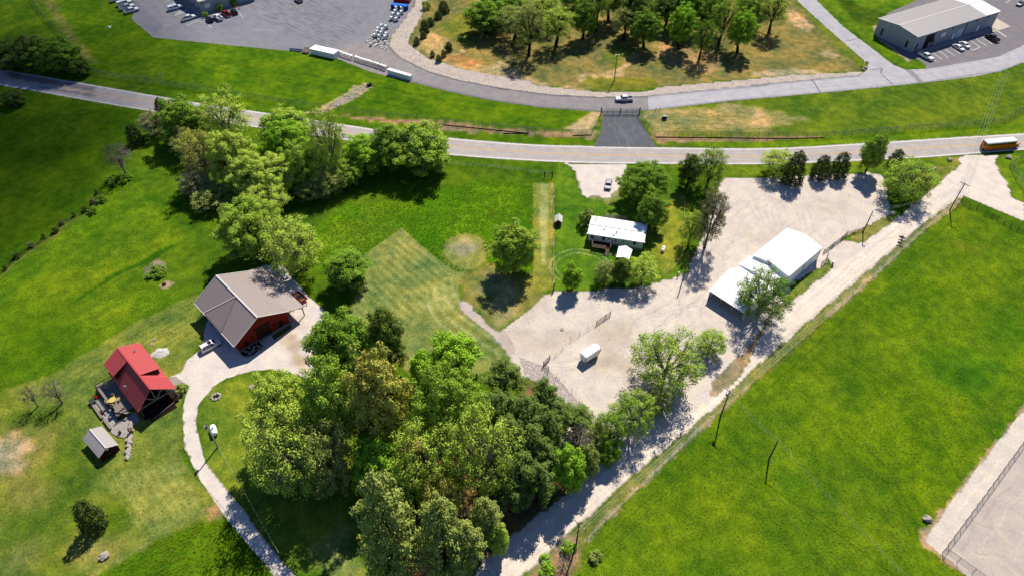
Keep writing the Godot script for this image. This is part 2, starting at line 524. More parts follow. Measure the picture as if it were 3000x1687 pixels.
	patch(im, V([8.02, -162.71, 10.30, -162.71, 9.91, -147.14, 8.54, -128.20, 7.37, -128.20, 7.57, -147.14]), Color(D(178, 184, 118), 0.8), 0.6, 0.2)
	patch(im, V([11.52, -162.71, 12.05, -162.71, 10.35, -119.71, 10.02, -119.71]), D(180, 168, 120), 0.4, 0.2)
	patch(im, Z.home_lawn, D(101, 140, 34), 1.0)
	patch(im, V([19.35, -161.45, 30.33, -161.45, 28.31, -152.92, 24.11, -155.30, 21.33, -157.73]), Color(D(185, 170, 125), 0.8), 2.0, 1.5)
	patch(im, V([41.16, -155.30, 49.22, -158.96, 44.32, -131.17, 36.53, -124.35, 37.00, -141.59]), Color(D(159, 156, 60), 0.7), 4.0, 1.5)
	for rr in [[630.0, 560.0, 6.1, 5.2], [640.0, 560.0, 7.6, 6.6]]:
		var c := Vector2(17.03, -127.71)
		var arc := PackedVector2Array()
		for i in 40:
			var t: float = PI * 0.75 + i * 0.094
			arc.append(c + Vector2(cos(t) * rr[2], sin(t) * rr[3]))
		stroke(im, arc, 0.45, Color(D(195, 190, 140), 0.8), 0.2)
	patch(im, V([-91.62, -129.18, -90.48, -130.67, -87.93, -129.18, -86.90, -126.26, -88.03, -123.88, -89.32, -122.94, -91.49, -124.35, -92.38, -126.74]), D(170, 150, 120), 0.6, 0.6)
	patch(im, ring(Vector2(-84.88, -121.27), 1.7, 1.6), D(176, 156, 130), 0.5, 0.5)
	# north of the county road
	patch(im, Z.north_strip, D(92, 128, 20), 1.0)
	patch(im, V([-197.96, -290.62, -191.33, -290.62, -169.77, -259.70, -149.68, -235.10, -153.99, -235.10, -180.21, -267.88]), Color(D(150, 140, 80), 0.6), 2.0, 1.0)
	patch(im, V([-63.72, -204.06, -61.74, -207.43, -55.85, -214.38, -54.77, -218.87, -49.10, -220.70, -48.25, -217.96, -51.70, -210.87, -57.76, -204.90, -61.34, -200.77, -68.69, -200.77]), D(196, 178, 130), 0.8, 0.8)
	patch(im, V([-57.74, -199.95, -27.32, -196.74, 5.41, -190.49, 25.46, -189.73, 25.91, -185.23, -5.38, -188.97, -22.63, -190.88, -44.26, -195.94]), D(176, 150, 112), 1.6, 1.6)
	patch(im, V([17.29, -192.81, 25.50, -200.77, 29.43, -201.17, 25.40, -188.97, 19.58, -188.97]), D(200, 178, 130), 2.0, 1.0)
	patch(im, Z.east_strip, D(104, 130, 32), 1.0)
	patch(im, V([42.45, -201.58, 47.77, -202.41, 73.45, -206.58, 84.44, -203.23, 80.92, -189.73, 45.14, -187.47]), Color(D(196, 172, 128), 0.75), 3.5, 2.5)
	for k in 7:
		var a := V([48.39, -200.77, 84.01, -201.58])
		var o := Vector2(0, 2.0) * k
		stroke(im, PackedVector2Array([a[0] + o, a[1] + o + Vector2(k * 3.0, 0.6 * k)]), 0.8, Color(D(140, 142, 60), 0.55), 1.5)
	patch(im, V([79.02, -204.06, 89.01, -200.77, 95.38, -197.53, 86.80, -192.81, 75.89, -191.26]), Color(D(205, 178, 130), 0.6), 3.0, 2.0)
	patch(im, V([44.67, -187.09, 80.13, -186.72, 99.80, -187.47, 86.75, -185.23, 74.07, -183.76, 44.95, -183.40]), D(178, 150, 114), 1.4, 1.4)
	patch(im, V([44.54, -183.40, 47.87, -183.76, 74.07, -183.76, 99.68, -187.09, 156.44, -193.97, 177.53, -200.77, 171.42, -189.73, 140.78, -186.57, 110.66, -183.18, 73.24, -180.36]), D(111, 144, 22), 0.6)
	rng.seed = 31
	for k in 60:
		var t := rng.randf()
		var n := V([-160.53, -259.70, 2.57, -201.58, -152.71, -241.20, 2.50, -192.81])
		var s := n[0].lerp(n[2], t).lerp(n[1].lerp(n[3], t), rng.randf_range(0.0, 0.8))
		var e := s + (n[1] - n[0]).normalized() * rng.randf_range(12, 40)
		stroke(im, PackedVector2Array([s, e]), 0.7, Color(D(120, 148, 40), 0.22) if k % 2 == 0 else Color(D(66, 104, 14), 0.22), 0.4)
	patch(im, Z.wood_floor, D(148, 137, 78), 2.0, 1.0)
	patch(im, V([-30.65, -265.51, -16.30, -282.75, -15.37, -259.70, -11.84, -245.39, -22.12, -252.96]), Color(D(132, 140, 50), 0.8), 3.0, 1.5)
	patch(im, V([-38.53, -256.30, -31.31, -260.85, -24.71, -254.07, -23.86, -241.20, -14.92, -248.60, -21.30, -239.15, -6.68, -233.11, 6.00, -224.43, -11.22, -226.32, -25.92, -236.10, -33.87, -244.34]), Color(D(214, 180, 120), 0.85), 1.5, 1.5)
	patch(im, V([-25.46, -243.29, -18.51, -241.20, -11.50, -235.10, -16.10, -231.14, -23.45, -235.10]), Color(D(205, 140, 80), 0.6), 2.0, 1.5)
	patch(im, V([-6.26, -239.15, -1.40, -233.11, 8.77, -221.63, 25.82, -216.16, 22.00, -227.27, 32.29, -227.27, 40.78, -236.10, 43.53, -235.10, 35.63, -223.49, 23.95, -215.27, 7.80, -219.79, -5.98, -223.49]), Color(D(214, 186, 140), 0.7), 2.0, 1.5)
	patch(im, V([53.28, -249.68, 60.25, -249.68, 76.37, -241.20, 75.19, -231.14, 68.75, -227.27, 55.65, -233.11]), Color(D(200, 160, 112), 0.7), 2.5, 1.5)
	patch(im, V([34.07, -241.20, 41.46, -250.77, 45.05, -247.52, 40.89, -237.11, 36.43, -231.14]), Color(D(113, 132, 40), 0.7), 2.0, 1.0)
	patch(im, V([26.07, -225.37, 49.51, -223.49, 50.07, -217.96, 32.93, -214.82, 25.05, -217.96]), Color(D(132, 136, 40), 0.8), 1.5, 1.0)
	patch(im, V([111.77, -278.92, 115.90, -280.19, 118.55, -264.33, 115.07, -259.70, 109.90, -266.69]), D(212, 176, 128), 1.2, 1.2)
	patch(im, ring(Vector2(116.79, -242.03), 4.0, 2.5), D(212, 180, 128), 1.2, 1.0)
	patch(im, V([85.15, -229.20, 105.47, -231.14, 110.86, -227.27, 98.43, -226.32, 83.98, -224.43]), Color(D(214, 190, 150), 0.8), 1.5, 1.0)
	patch(im, V([119.47, -290.62, 130.34, -237.11, 125.33, -231.14, 120.35, -250.77, 120.75, -271.49, 117.60, -287.96]), Color(D(117, 136, 40), 0.8), 2.0, 1.0)
	patch(im, V([130.31, -298.80, 134.53, -248.60, 141.20, -230.66, 148.49, -231.14, 145.59, -239.15, 140.98, -255.18, 151.68, -275.17, 181.05, -298.80]), D(101, 134, 26), 1.0)
	patch(im, V([133.69, -298.80, 151.62, -276.42, 143.98, -263.16, 136.35, -267.88]), Color(D(62, 88, 20), 0.7), 3.0, 1.0)
	patch(im, V([141.74, -265.51, 146.79, -267.88, 143.34, -257.43, 146.14, -238.13, 143.95, -235.10, 139.55, -254.07]), D(196, 170, 140), 0.8, 0.6)
	patch(im, V([123.62, -175.74, 135.22, -175.74, 134.50, -173.65, 129.77, -167.95, 115.87, -157.19]), D(154, 150, 62), 1.0)
	patch(im, V([148.87, -177.44, 156.08, -178.72, 142.93, -153.54, 141.46, -157.19, 143.68, -170.37, 144.21, -172.41]), D(117, 145, 30), 0.8)
	patch(im, V([46.04, -172.15, 76.32, -172.15, 71.23, -172.15, 132.22, -176.61, 129.78, -171.13, 109.17, -168.47, 69.70, -165.85, 60.37, -165.53, 52.51, -164.56]), D(113, 136, 34), 1.0)
	patch(im, V([39.64, -88.75, 52.04, -100.81, 59.93, -110.50, 64.64, -115.23, 66.86, -115.23, 60.61, -108.41, 47.36, -90.59, 37.54, -83.45, 25.07, -75.87]), D(172, 152, 116), 0.8, 0.6)
	patch(im, V([105.45, -150.00, 88.92, -138.91, 91.21, -136.53, 99.21, -142.14, 104.25, -146.01]), D(146, 146, 74), 0.8)
	patch(im, V([82.88, -131.17, 79.23, -128.20, 68.90, -120.16, 64.76, -115.67, 65.03, -114.36, 81.74, -127.71]), D(138, 146, 66), 0.6)
	patch(im, V([9.28, -56.41, 13.51, -55.91, 9.83, -49.55, 3.89, -49.55]), D(168, 140, 108), 1.5, 1.0)
	patch(im, V([108.43, -86.45, 90.47, -71.41, 78.34, -61.22, 73.45, -57.65, 72.90, -55.18, 78.66, -49.30, 82.43, -49.55, 76.25, -54.21, 74.63, -55.91, 78.87, -60.19, 107.37, -84.44]), D(186, 160, 122), 0.5, 0.8)
	im.convert(Image.FORMAT_RGB8)
	var d := im.get_data()
	var n1 := noise_bytes(2048, 1216, 0.35, 21, 2)
	var n2 := noise_bytes(2048, 1216, 0.055, 22, 3)
	var n3 := noise_bytes(2048, 1216, 0.012, 23, 3)
	for i in n1.size():
		var a := n1[i]
		var b := n2[i]
		var c := n3[i]
		var k := 68 + ((a * 48 + b * 34 + c * 36) >> 8)
		var j := i * 3
		d[j] = mini(255, (d[j] * (k + ((c - 128) >> 3) + ((b - 128) >> 4))) >> 7)
		d[j + 1] = mini(255, (d[j + 1] * k) >> 7)
		d[j + 2] = mini(255, (d[j + 2] * (k - ((c - b) >> 5))) >> 7)
	var tex := ImageTexture.create_from_image(Image.create_from_data(2048, 1216, false, Image.FORMAT_RGB8, d))
	var gm := StandardMaterial3D.new()
	gm.albedo_texture = tex
	gm.roughness = 1.0
	gm.metallic_specular = 0.1
	gm.texture_repeat = false
	M.ground = gm
	# one sheet, fine in the middle and out to the horizon beyond
	var st := SurfaceTool.new()
	st.begin(Mesh.PRIMITIVE_TRIANGLES)
	var xs := [-2500.0, X0, X1, 2500.0]
	var zs := [-3000.0, Z0, Z1, 2500.0]
	for i in 3:
		for j in 3:
			for q in [[0, 0], [1, 0], [1, 1], [0, 0], [1, 1], [0, 1]]:
				var x: float = xs[i + q[0]]
				var z: float = zs[j + q[1]]
				st.set_normal(Vector3.UP)
				st.set_uv(Vector2((x - X0) / (X1 - X0), (z - Z0) / (Z1 - Z0)).clamp(Vector2(0.001, 0.001), Vector2(0.999, 0.999)))
				st.add_vertex(Vector3(x, 0, z))
	tag(mesh_node("ground", st.commit(), gm, self), "", "", "", "structure")


# ---------------------------------------------------------------- made surfaces

# a flush sheet with a ragged edge
func sheet(called: String, p: PackedVector2Array, y: float, m: Material, rough := 0.5, step := 0.7):
	var q := PackedVector2Array()
	if m is StandardMaterial3D and m.transparency != BaseMaterial3D.TRANSPARENCY_DISABLED:
		# loose stone thins out past its edge: the sheet reaches further and its cover fades
		var best := p
		for g in Geometry2D.offset_polygon(p, 1.6, Geometry2D.JOIN_ROUND):
			if g.size() > 2 and not Geometry2D.is_polygon_clockwise(g):
				best = g if best == p or g.size() > best.size() else best
		p = best
		rough = 0.1
	for i in p.size():
		var a := p[i]
		var b := p[(i + 1) % p.size()]
		var n := maxi(1, int(a.distance_to(b) / step))
		for k in n:
			var v := a.lerp(b, float(k) / n)
			q.append(v + Vector2(ground_noise.get_noise_2d(v.x * 1.7, v.y * 1.7 + 7.0), ground_noise.get_noise_2d(v.x * 1.7 + 31.0, v.y * 1.7)) * rough)
	var st := SurfaceTool.new()
	st.begin(Mesh.PRIMITIVE_TRIANGLES)
	var pieces := [q]
	if Geometry2D.triangulate_polygon(q).is_empty():
		pieces = Geometry2D.offset_polygon(q, 0.05)
	for piece in pieces:
		var t := Geometry2D.triangulate_polygon(piece)
		if t.is_empty():
			print("no triangles for ", called)
		for i in range(0, t.size(), 3):
			var a: Vector2 = piece[t[i]]
			var b: Vector2 = piece[t[i + 1]]
			var c: Vector2 = piece[t[i + 2]]
			var order := [a, b, c] if (b - a).cross(c - a) > 0.0 else [a, c, b]
			for v in order:
				st.set_normal(Vector3.UP)
				st.set_uv(Vector2((v.x - X0) / (X1 - X0), (v.y - Z0) / (Z1 - Z0)))
				st.add_vertex(Vector3(v.x, y, v.y))
	tag(mesh_node(called, st.commit(), m, self), "", "", "", "structure")


func surface_mat(c: Color, tex: Texture2D, rough := 0.95) -> StandardMaterial3D:
	var m := StandardMaterial3D.new()
	m.albedo_color = c
	m.albedo_texture = tex
	m.roughness = rough
	m.metallic_specular = 0.15
	m.texture_repeat = false
	return m


# a painted line along p as a thin sheet
func line_sheet(called: String, p: PackedVector2Array, w: float, y: float, m: Material, dash := 0.0):
	var b := MB.new()
	for i in p.size() - 1:
		var d := (p[i + 1] - p[i])
		var l := d.length()
		d /= l
		var s := Vector2(-d.y, d.x) * w * 0.5
		var n := 1 if dash <= 0.0 else int(l / dash)
		for k in n:
			var a := p[i] + d * (l * k / n)
			var e := p[i] + d * (l * (k + (1.0 if dash <= 0.0 else 0.55)) / n)
			b.quad(Vector3(a.x + s.x, y, a.y + s.y), Vector3(e.x + s.x, y, e.y + s.y), Vector3(e.x - s.x, y, e.y - s.y), Vector3(a.x - s.x, y, a.y - s.y))
	var o := part(called, b, m, self)
	o.name = numbered(called)
	tag(o, "", "", "", "structure")


func smooth_line(p: PackedVector2Array, step := 6.0) -> PackedVector2Array:
	var c := Curve2D.new()
	for i in p.size():
		var t := (p[mini(i + 1, p.size() - 1)] - p[maxi(i - 1, 0)])
		var a := p[i].distance_to(p[maxi(i - 1, 0)])
		var b := p[i].distance_to(p[mini(i + 1, p.size() - 1)])
		t = t.normalized()
		c.add_point(p[i], -t * a * 0.33, t * b * 0.33)
	c.bake_interval = step
	return c.get_baked_points()


func rev(p: PackedVector2Array) -> PackedVector2Array:
	var q := p.duplicate()
	q.reverse()
	return q


func loose() -> Dictionary:
	return {
		"gravel_lot": V([61.45, -165.21, 74.59, -165.53, 85.29, -166.50, 105.05, -167.81, 108.81, -166.50, 106.70, -158.96, 104.58, -150.58, 105.23, -149.42, 88.31, -139.17, 87.00, -138.38, 80.98, -133.70, 80.71, -129.68, 79.23, -128.20, 75.96, -126.26, 69.30, -121.54, 65.40, -115.67, 60.13, -110.08, 52.45, -100.04, 43.02, -91.55, 41.98, -86.45, 25.07, -75.87, 12.85, -66.87, 9.41, -68.54, 10.50, -79.59, 8.63, -86.45, 8.24, -90.59, 2.02, -92.98, 0.89, -95.16, -0.87, -98.89, -3.76, -104.75, 3.77, -112.41, 8.01, -117.45, 10.30, -118.57, 19.34, -119.25, 28.09, -119.71, 33.42, -120.85, 41.06, -123.88, 44.27, -125.30, 45.47, -129.18, 51.79, -141.59]),
		"dirt_road": V([-9.73, -44.01, -4.41, -53.02, 1.69, -58.15, 14.45, -68.12, 25.16, -76.63, 42.16, -87.30, 49.02, -91.65, 60.16, -109.04, 70.95, -118.35, 81.74, -127.71, 85.59, -131.17, 91.47, -136.27, 99.21, -142.14, 114.94, -154.99, 126.20, -165.19, 132.05, -170.37, 134.12, -172.83, 134.98, -175.74, 138.67, -176.93, 143.16, -177.18, 147.86, -177.35, 144.41, -172.83, 143.49, -167.16, 142.68, -160.94, 140.89, -156.09, 143.21, -153.18, 139.18, -145.50, 133.23, -151.04, 130.24, -154.08, 127.84, -156.64, 124.52, -154.81, 110.56, -143.98, 99.93, -134.98, 73.18, -112.20, 52.24, -94.24, 41.13, -83.62, 23.42, -68.97, 12.31, -59.04, 0.47, -48.39, -0.90, -44.01]),
		"lot_entrance": V([81.13, -133.08, 87.17, -137.85, 91.50, -136.38, 92.06, -136.01, 82.33, -127.47, 80.88, -129.18]),
		"home_driveway": V([16.18, -172.62, 34.66, -172.35, 32.42, -166.50, 30.07, -158.96, 28.88, -158.34, 27.08, -155.30, 23.53, -157.12, 20.82, -155.91, 19.55, -158.96, 19.55, -158.96, 19.01, -167.81]),
		"barn_driveway": V([-72.88, -121.54, -70.81, -112.63, -71.68, -108.41, -69.89, -100.81, -72.49, -97.01, -72.37, -94.06, -74.90, -92.26, -69.78, -90.59, -68.62, -83.78, -65.48, -75.26, -60.44, -68.54, -52.99, -60.45, -44.69, -52.78, -41.34, -49.55, -34.64, -42.74, -31.56, -42.74, -37.45, -49.55, -41.59, -53.49, -46.54, -58.15, -49.07, -61.22, -54.79, -66.59, -60.25, -71.99, -64.77, -80.54, -65.86, -85.44, -64.00, -90.24, -62.51, -91.90, -58.48, -93.88, -52.42, -94.98, -52.27, -94.43, -47.12, -93.34, -41.53, -91.23, -39.26, -91.23, -41.43, -96.64, -44.30, -99.28, -43.20, -102.76, -42.99, -106.36, -43.15, -111.35, -49.15, -117.00, -52.17, -120.62, -58.16, -128.20, -62.84, -128.20]),
		"gravel_finger": V([-12.99, -115.01, -12.08, -115.76, -10.63, -115.23, -6.34, -109.04, -2.74, -104.95, -0.61, -100.04, -3.32, -102.96, -7.68, -107.59, -12.41, -113.06]),
		"corner_lot": V([108.17, -85.44, 89.79, -69.96, 78.74, -60.45, 73.92, -55.91, 76.06, -53.25, 79.60, -48.39, 81.31, -42.74, 94.45, -42.74, 126.45, -97.87]),
		"bare_lot": V([105.39, -78.64, 76.56, -53.85, 79.30, -50.67, 81.94, -44.01, 94.45, -42.74, 124.30, -94.17]),
		"gravel_shoulder": V([-46.90, -255.18, -44.21, -266.10, -40.83, -284.04, -38.94, -298.80, -34.43, -298.80, -35.59, -280.19, -38.88, -259.70, -39.46, -250.77, -30.97, -239.15, -18.47, -231.14, -6.56, -226.32, 5.96, -222.37, 7.79, -219.33, 25.75, -215.27, 32.87, -214.20, 48.32, -215.27, 50.50, -217.78, 89.98, -224.43, 98.43, -226.32, 124.93, -228.72, 126.14, -229.20, 123.11, -226.23, 82.67, -219.06, 45.59, -211.83, 29.88, -210.95, 12.13, -212.97, -5.88, -217.69, -1.84, -216.34, -18.00, -222.37, -30.10, -229.00, -41.70, -239.97, -46.35, -248.38]),
	}


func build_surfaces():
	# what the made surfaces wear: tracks, stains, patches and cracks over grey
	var im := Image.create(2048, 1216, false, Image.FORMAT_RGBA8)
	im.fill(Color(0.86, 0.86, 0.86))
	var dark := Color(0.68, 0.67, 0.66, 0.16)
	var pale := Color(0.98, 0.97, 0.95, 0.2)
	# the dirt road: pale wheel tracks
	for k in [0.22, 0.42, 0.6, 0.78]:
		var a := V([-4.35, -50.67, 1.68, -57.15, 14.44, -67.98, 25.14, -76.48, 42.12, -87.13, 60.11, -108.83, 81.74, -127.71, 99.21, -142.14, 118.19, -157.73])
		var e := V([0.47, -48.39, 6.33, -53.73, 17.56, -63.60, 28.53, -72.57, 44.54, -85.44, 62.22, -103.16, 83.37, -120.85, 103.48, -137.85, 123.93, -154.70])
		var p := PackedVector2Array()
		for i in a.size():
			p.append(a[i].lerp(e[i], k))
		stroke(im, p, 1.1, Color(1, 0.99, 0.97, 0.35), 0.5)
		for i in p.size():
			p[i] += Vector2(0.7, 0.7)
		stroke(im, p, 0.5, Color(0.7, 0.66, 0.6, 0.22), 0.5)
	# the gravel lot: turning tracks and damp stains
	for k in 5:
		var p := V([66.59, -144.33, 66.26, -151.74, 70.83, -155.30, 74.83, -152.33, 75.25, -146.01, 73.09, -142.14, 69.67, -137.32])
		for i in p.size():
			p[i] += Vector2(1.6 * k, 0.9 * k - 2.0)
		stroke(im, p, 0.4, dark, 0.8)
		p = V([41.00, -107.18, 41.43, -114.79, 44.40, -120.62, 47.80, -128.20, 58.28, -147.14, 65.62, -155.30])
		for i in p.size():
			p[i] += Vector2(1.4 * k - 2.0, 0.5 * k)
		stroke(im, p, 0.45, dark if k % 2 == 0 else pale, 1.2)
		p = V([8.43, -95.53, 16.79, -98.52, 26.53, -106.36, 37.00, -114.79, 43.92, -121.54])
		for i in p.size():
			p[i] += Vector2(1.2 * k, 1.6 * k - 3.0)
		stroke(im, p, 0.5, pale if k % 2 == 0 else dark, 1.5)
	for s in [[23.36, -105.15, 7.0, 3.0, 0.3], [21.89, -96.64, 4.5, 4.0, 0.35], [26.31, -92.26, 3.5, 2.0, 0.35], [5.13, -103.16, 6.0, 3.0, 0.25], [11.29, -106.36, 2.5, 2.0, 0.35], [2.22, -113.49, 8.0, 4.0, 0.2], [66.89, -139.97, 8.0, 3.0, 0.15], [88.40, -152.33, 6.0, 4.0, 0.15]]:
		patch(im, ring(Vector2(s[0], s[1]), s[2], s[3]), Color(0.66, 0.62, 0.56, s[4]), 3.0, 2.0)
	# the barn yard and its drive
	for s in [[-49.03, -101.98, 3.0, 3.0, 0.4], [-46.18, -97.01, 1.6, 2.2, 0.5], [-52.57, -104.35, 2.0, 1.5, 0.3], [-51.98, -108.41, 4.0, 3.0, 0.2]]:
		patch(im, ring(Vector2(s[0], s[1]), s[2], s[3]), Color(0.6, 0.52, 0.4, s[4]), 1.5, 1.5)
	# county road: darker wheel paths, the patched length at the west end
	for k in [0.18, 0.36, 0.64, 0.82]:
		var a := V([-182.96, -230.17, -143.56, -218.42, -103.81, -206.58, -67.05, -197.13, -43.55, -190.88, -20.21, -185.97, 5.27, -182.30, 24.76, -181.22, 47.36, -180.50, 78.41, -180.15, 110.60, -183.03, 140.68, -186.34, 161.12, -188.37])
		var e := V([-177.54, -219.79, -139.45, -208.71, -101.06, -197.93, -65.30, -188.82, -42.45, -183.03, -19.66, -177.66, 5.13, -174.40, 22.52, -173.17, 46.12, -172.69, 76.45, -172.62, 107.63, -174.88, 136.69, -177.66, 156.82, -180.15])
		var p := PackedVector2Array()
		for i in a.size():
			p.append(a[i].lerp(e[i], k))
		stroke(im, p, 0.9, Color(0.7, 0.7, 0.7, 0.16), 0.2)
	patch(im, V([-179.53, -229.00, -143.83, -217.96, -142.34, -213.94, -153.84, -217.96, -177.18, -224.43]), Color(0.5, 0.5, 0.53, 0.6), 1.5, 0.8)
	patch(im, V([-164.29, -218.87, -141.74, -213.05, -140.81, -210.87, -162.72, -217.51]), Color(0.52, 0.52, 0.55, 0.6), 1.0, 0.4)
	# north-west lot: cracks and slabs
	rng.seed = 77
	var n0 := V([-123.80, -307.43, -60.46, -254.38, -97.08, -307.43, -54.06, -267.19])
	for k in 20:
		var t := k / 11.0 - 0.75 + rng.randf_range(-0.03, 0.03)
		var a := n0[0].lerp(n0[2], t)
		var e := n0[1].lerp(n0[3], t)
		var p := PackedVector2Array()
		for i in 26:
			p.append(a.lerp(e, i / 25.0) + Vector2(rng.randf_range(-0.5, 0.5), rng.randf_range(-0.5, 0.5)))
		for i in 24:
			if rng.randf() < 0.6:
				stroke(im, p.slice(i, i + 2), 0.26, Color(0.5, 0.5, 0.53, 0.22), 0.4)
	for k in 26:
		var c := Vector2(-71.72, -271.10) + Vector2(rng.randf_range(-60, 20), rng.randf_range(-18, 16))
		patch(im, ring(c, rng.randf_range(2, 7), rng.randf_range(1, 3.5)), Color(0.76, 0.78, 0.82, 0.35) if rng.randf() < 0.6 else Color(0.98, 0.96, 0.95, 0.3), 2.0, 2.0)
	patch(im, V([-160.15, -290.62, -150.14, -290.62, -137.95, -269.32, -137.75, -257.97, -151.26, -272.00]), Color(0.74, 0.74, 0.78, 0.5), 1.0, 0.5)
	patch(im, V([-158.20, -290.62, -149.65, -290.62, -133.22, -270.39, -136.32, -264.08]), Color(1.0, 0.97, 0.94, 0.35), 0.6, 0.4)
	patch(im, V([-71.43, -243.29, -62.11, -251.86, -55.59, -255.18, -46.40, -246.45, -36.16, -233.11, -36.56, -223.49]), Color(1.0, 0.95, 0.92, 0.35), 4.0, 2.0)
	# the gate drive: scuffed arcs
	for k in 14:
		var a := V([34.43, -197.46, 35.25, -189.66, 37.26, -182.24, 39.18, -192.73, 39.40, -186.28, 40.92, -182.24])
		var o := Vector2(rng.randf_range(-4, 4), rng.randf_range(-2, 2))
		var i := 0 if k % 2 == 0 else 3
		stroke(im, PackedVector2Array([a[i] + o, a[i + 1] + o * 0.7, a[i + 2] + o * 1.3]), 0.22, Color(1.2, 1.2, 1.2, 0.22), 1.2)
	# plant road
	for k in [0.25, 0.45, 0.7]:
		var a := V([-41.73, -240.17, -30.12, -229.20, -1.84, -216.61, 12.13, -213.05, 45.60, -211.91, 88.77, -219.79, 125.82, -227.27, 165.40, -240.17, 193.72, -250.77])
		var e := V([-34.98, -221.63, -22.14, -215.27, -6.22, -208.71, 7.46, -204.90, 45.19, -202.57, 86.44, -210.87, 123.02, -217.06, 163.25, -225.37, 185.80, -235.60])
		var p := PackedVector2Array()
		for i in a.size():
			p.append(a[i].lerp(e[i], k))
		stroke(im, p, 1.0, Color(0.98, 0.98, 0.98, 0.2), 0.6)
	for q in [V([-46.40, -248.38, -41.70, -239.97, -30.09, -228.91, -18.00, -222.28, -1.84, -216.34, -5.88, -217.69, 12.12, -212.79, 29.86, -210.78, 45.57, -211.65, 88.70, -219.51, 82.67, -219.06, 123.04, -226.04]), V([-35.01, -221.91, -22.16, -215.54, -6.23, -209.14, 5.68, -205.91, 7.47, -205.23, 29.09, -202.24, 45.26, -203.07, 71.70, -208.63, 86.51, -211.13, 113.46, -215.62, 142.85, -221.07, 174.66, -229.59, 186.06, -236.10])]:
		stroke(im, q, 1.0, Color(0.55, 0.56, 0.58, 0.4), 0.2)
	stroke(im, V([104.88, -223.02, 105.16, -214.38]), 0.4, Color(0.4, 0.4, 0.42, 0.7))
	stroke(im, V([127.09, -252.96, 133.60, -255.74]), 0.35, Color(0.5, 0.5, 0.52, 0.6))
	stroke(im, V([127.81, -230.17, 133.08, -231.63, 130.85, -228.23, 131.79, -219.79]), 0.3, Color(0.5, 0.5, 0.52, 0.6))
	patch(im, V([140.81, -229.68, 142.93, -229.68, 143.58, -221.17, 141.86, -220.89]), Color(0.66, 0.65, 0.64, 0.8), 0.4, 0.2)
	# lot in the south-east corner
	for k in 10:
		var a := V([79.17, -54.45, 84.11, -53.02, 86.08, -49.55, 98.51, -68.54, 87.72, -60.45, 82.45, -55.42])
		var o := Vector2(rng.randf_range(-3, 10), rng.randf_range(-6, 3))
		var i := 0 if k < 5 else 3
		stroke(im, smooth_line(PackedVector2Array([a[i] + o, a[i + 1] + o, a[i + 2] + o]), 2.0), 0.4, Color(0.68, 0.66, 0.63, 0.16) if k % 2 == 0 else Color(1, 0.98, 0.94, 0.3), 0.6)
	rng.seed = 20240511
	var cover := Image.create(2048, 1216, false, Image.FORMAT_RGBA8)
	cover.fill(Color(1, 1, 1, 0))
	for p in loose().values():
		patch(cover, p, Color.WHITE, 1.0, 0.14)
	var cd := cover.get_data()
	var d := im.get_data()
	var n1 := noise_bytes(2048, 1216, 0.4, 31, 2)
	var n2 := noise_bytes(2048, 1216, 0.045, 32, 4)
	for i in n1.size():
		var k := 113 + ((n1[i] * 16 + n2[i] * 14) >> 8)
		var j := i * 4
		var c := cd[j + 3]
		d[j + 3] = clampi(((c - 128) * 2) + ((n1[i] - 128) >> 1) + ((n2[i] - 128) >> 3) + 128, 0, 255) if c > 0 and c < 255 else c
		d[j] = mini(255, (d[j] * k) >> 7)
		d[j + 1] = mini(255, (d[j + 1] * k) >> 7)
		d[j + 2] = mini(255, (d[j + 2] * (k - ((n2[i] - 128) >> 5))) >> 7)
	var tex := ImageTexture.create_from_image(Image.create_from_data(2048, 1216, false, Image.FORMAT_RGBA8, d))
	var tone := func(r: float, g: float, b: float) -> Color:
		var c := D(r, g, b).srgb_to_linear() * (1.0 / 0.74)
		return Color(minf(c.r, 1.0), minf(c.g, 1.0), minf(c.b, 1.0)).linear_to_srgb()
	M.gravel = surface_mat(tone.call(238, 225, 210), tex)
	M.road_dirt = surface_mat(tone.call(246, 233, 218), tex)
	M.drive = surface_mat(tone.call(244, 232, 220), tex)
	M.shoulder = surface_mat(tone.call(214, 200, 187), tex)
	M.gravel.transparency = BaseMaterial3D.TRANSPARENCY_ALPHA
	M.road_dirt.transparency = BaseMaterial3D.TRANSPARENCY_ALPHA
	M.drive.transparency = BaseMaterial3D.TRANSPARENCY_ALPHA
	M.shoulder.transparency = BaseMaterial3D.TRANSPARENCY_ALPHA
	M.county = surface_mat(tone.call(206, 198, 192), tex)
	M.plant_old = surface_mat(tone.call(160, 156, 156), tex)
	M.plant_new = surface_mat(tone.call(200, 198, 202), tex)
	M.nw_lot = surface_mat(tone.call(152, 152, 158), tex)
	M.gate_drive = surface_mat(tone.call(112, 115, 120), tex)
	M.ne_lot = surface_mat(tone.call(146, 142, 146), tex)
	M.paint = surface_mat(tone.call(255, 253, 248), tex, 0.7)
	M.yellow_paint = surface_mat(tone.call(240, 182, 84), tex, 0.7)
	M.slab = surface_mat(tone.call(226, 212, 196), tex)
	# county road
	var n_line := smooth_line(V([-206.90, -237.31, -182.96, -230.17, -143.56, -218.42, -103.81, -206.58, -67.05, -197.13, -43.55, -190.88, -20.21, -185.97, 5.27, -182.30, 24.76, -181.22, 47.36, -180.50, 78.41, -180.15, 110.60, -183.03, 140.68, -186.34, 161.12, -188.37, 180.38, -190.80]))
	var s_line := smooth_line(V([-200.53, -226.32, -177.54, -219.79, -125.86, -204.48, -81.72, -192.81, -42.91, -183.40, -20.06, -177.66, 5.13, -174.40, 22.52, -173.17, 46.12, -172.69, 76.45, -172.62, 102.23, -174.19, 119.82, -175.57, 137.50, -177.66, 156.82, -180.15, 175.54, -182.45]))
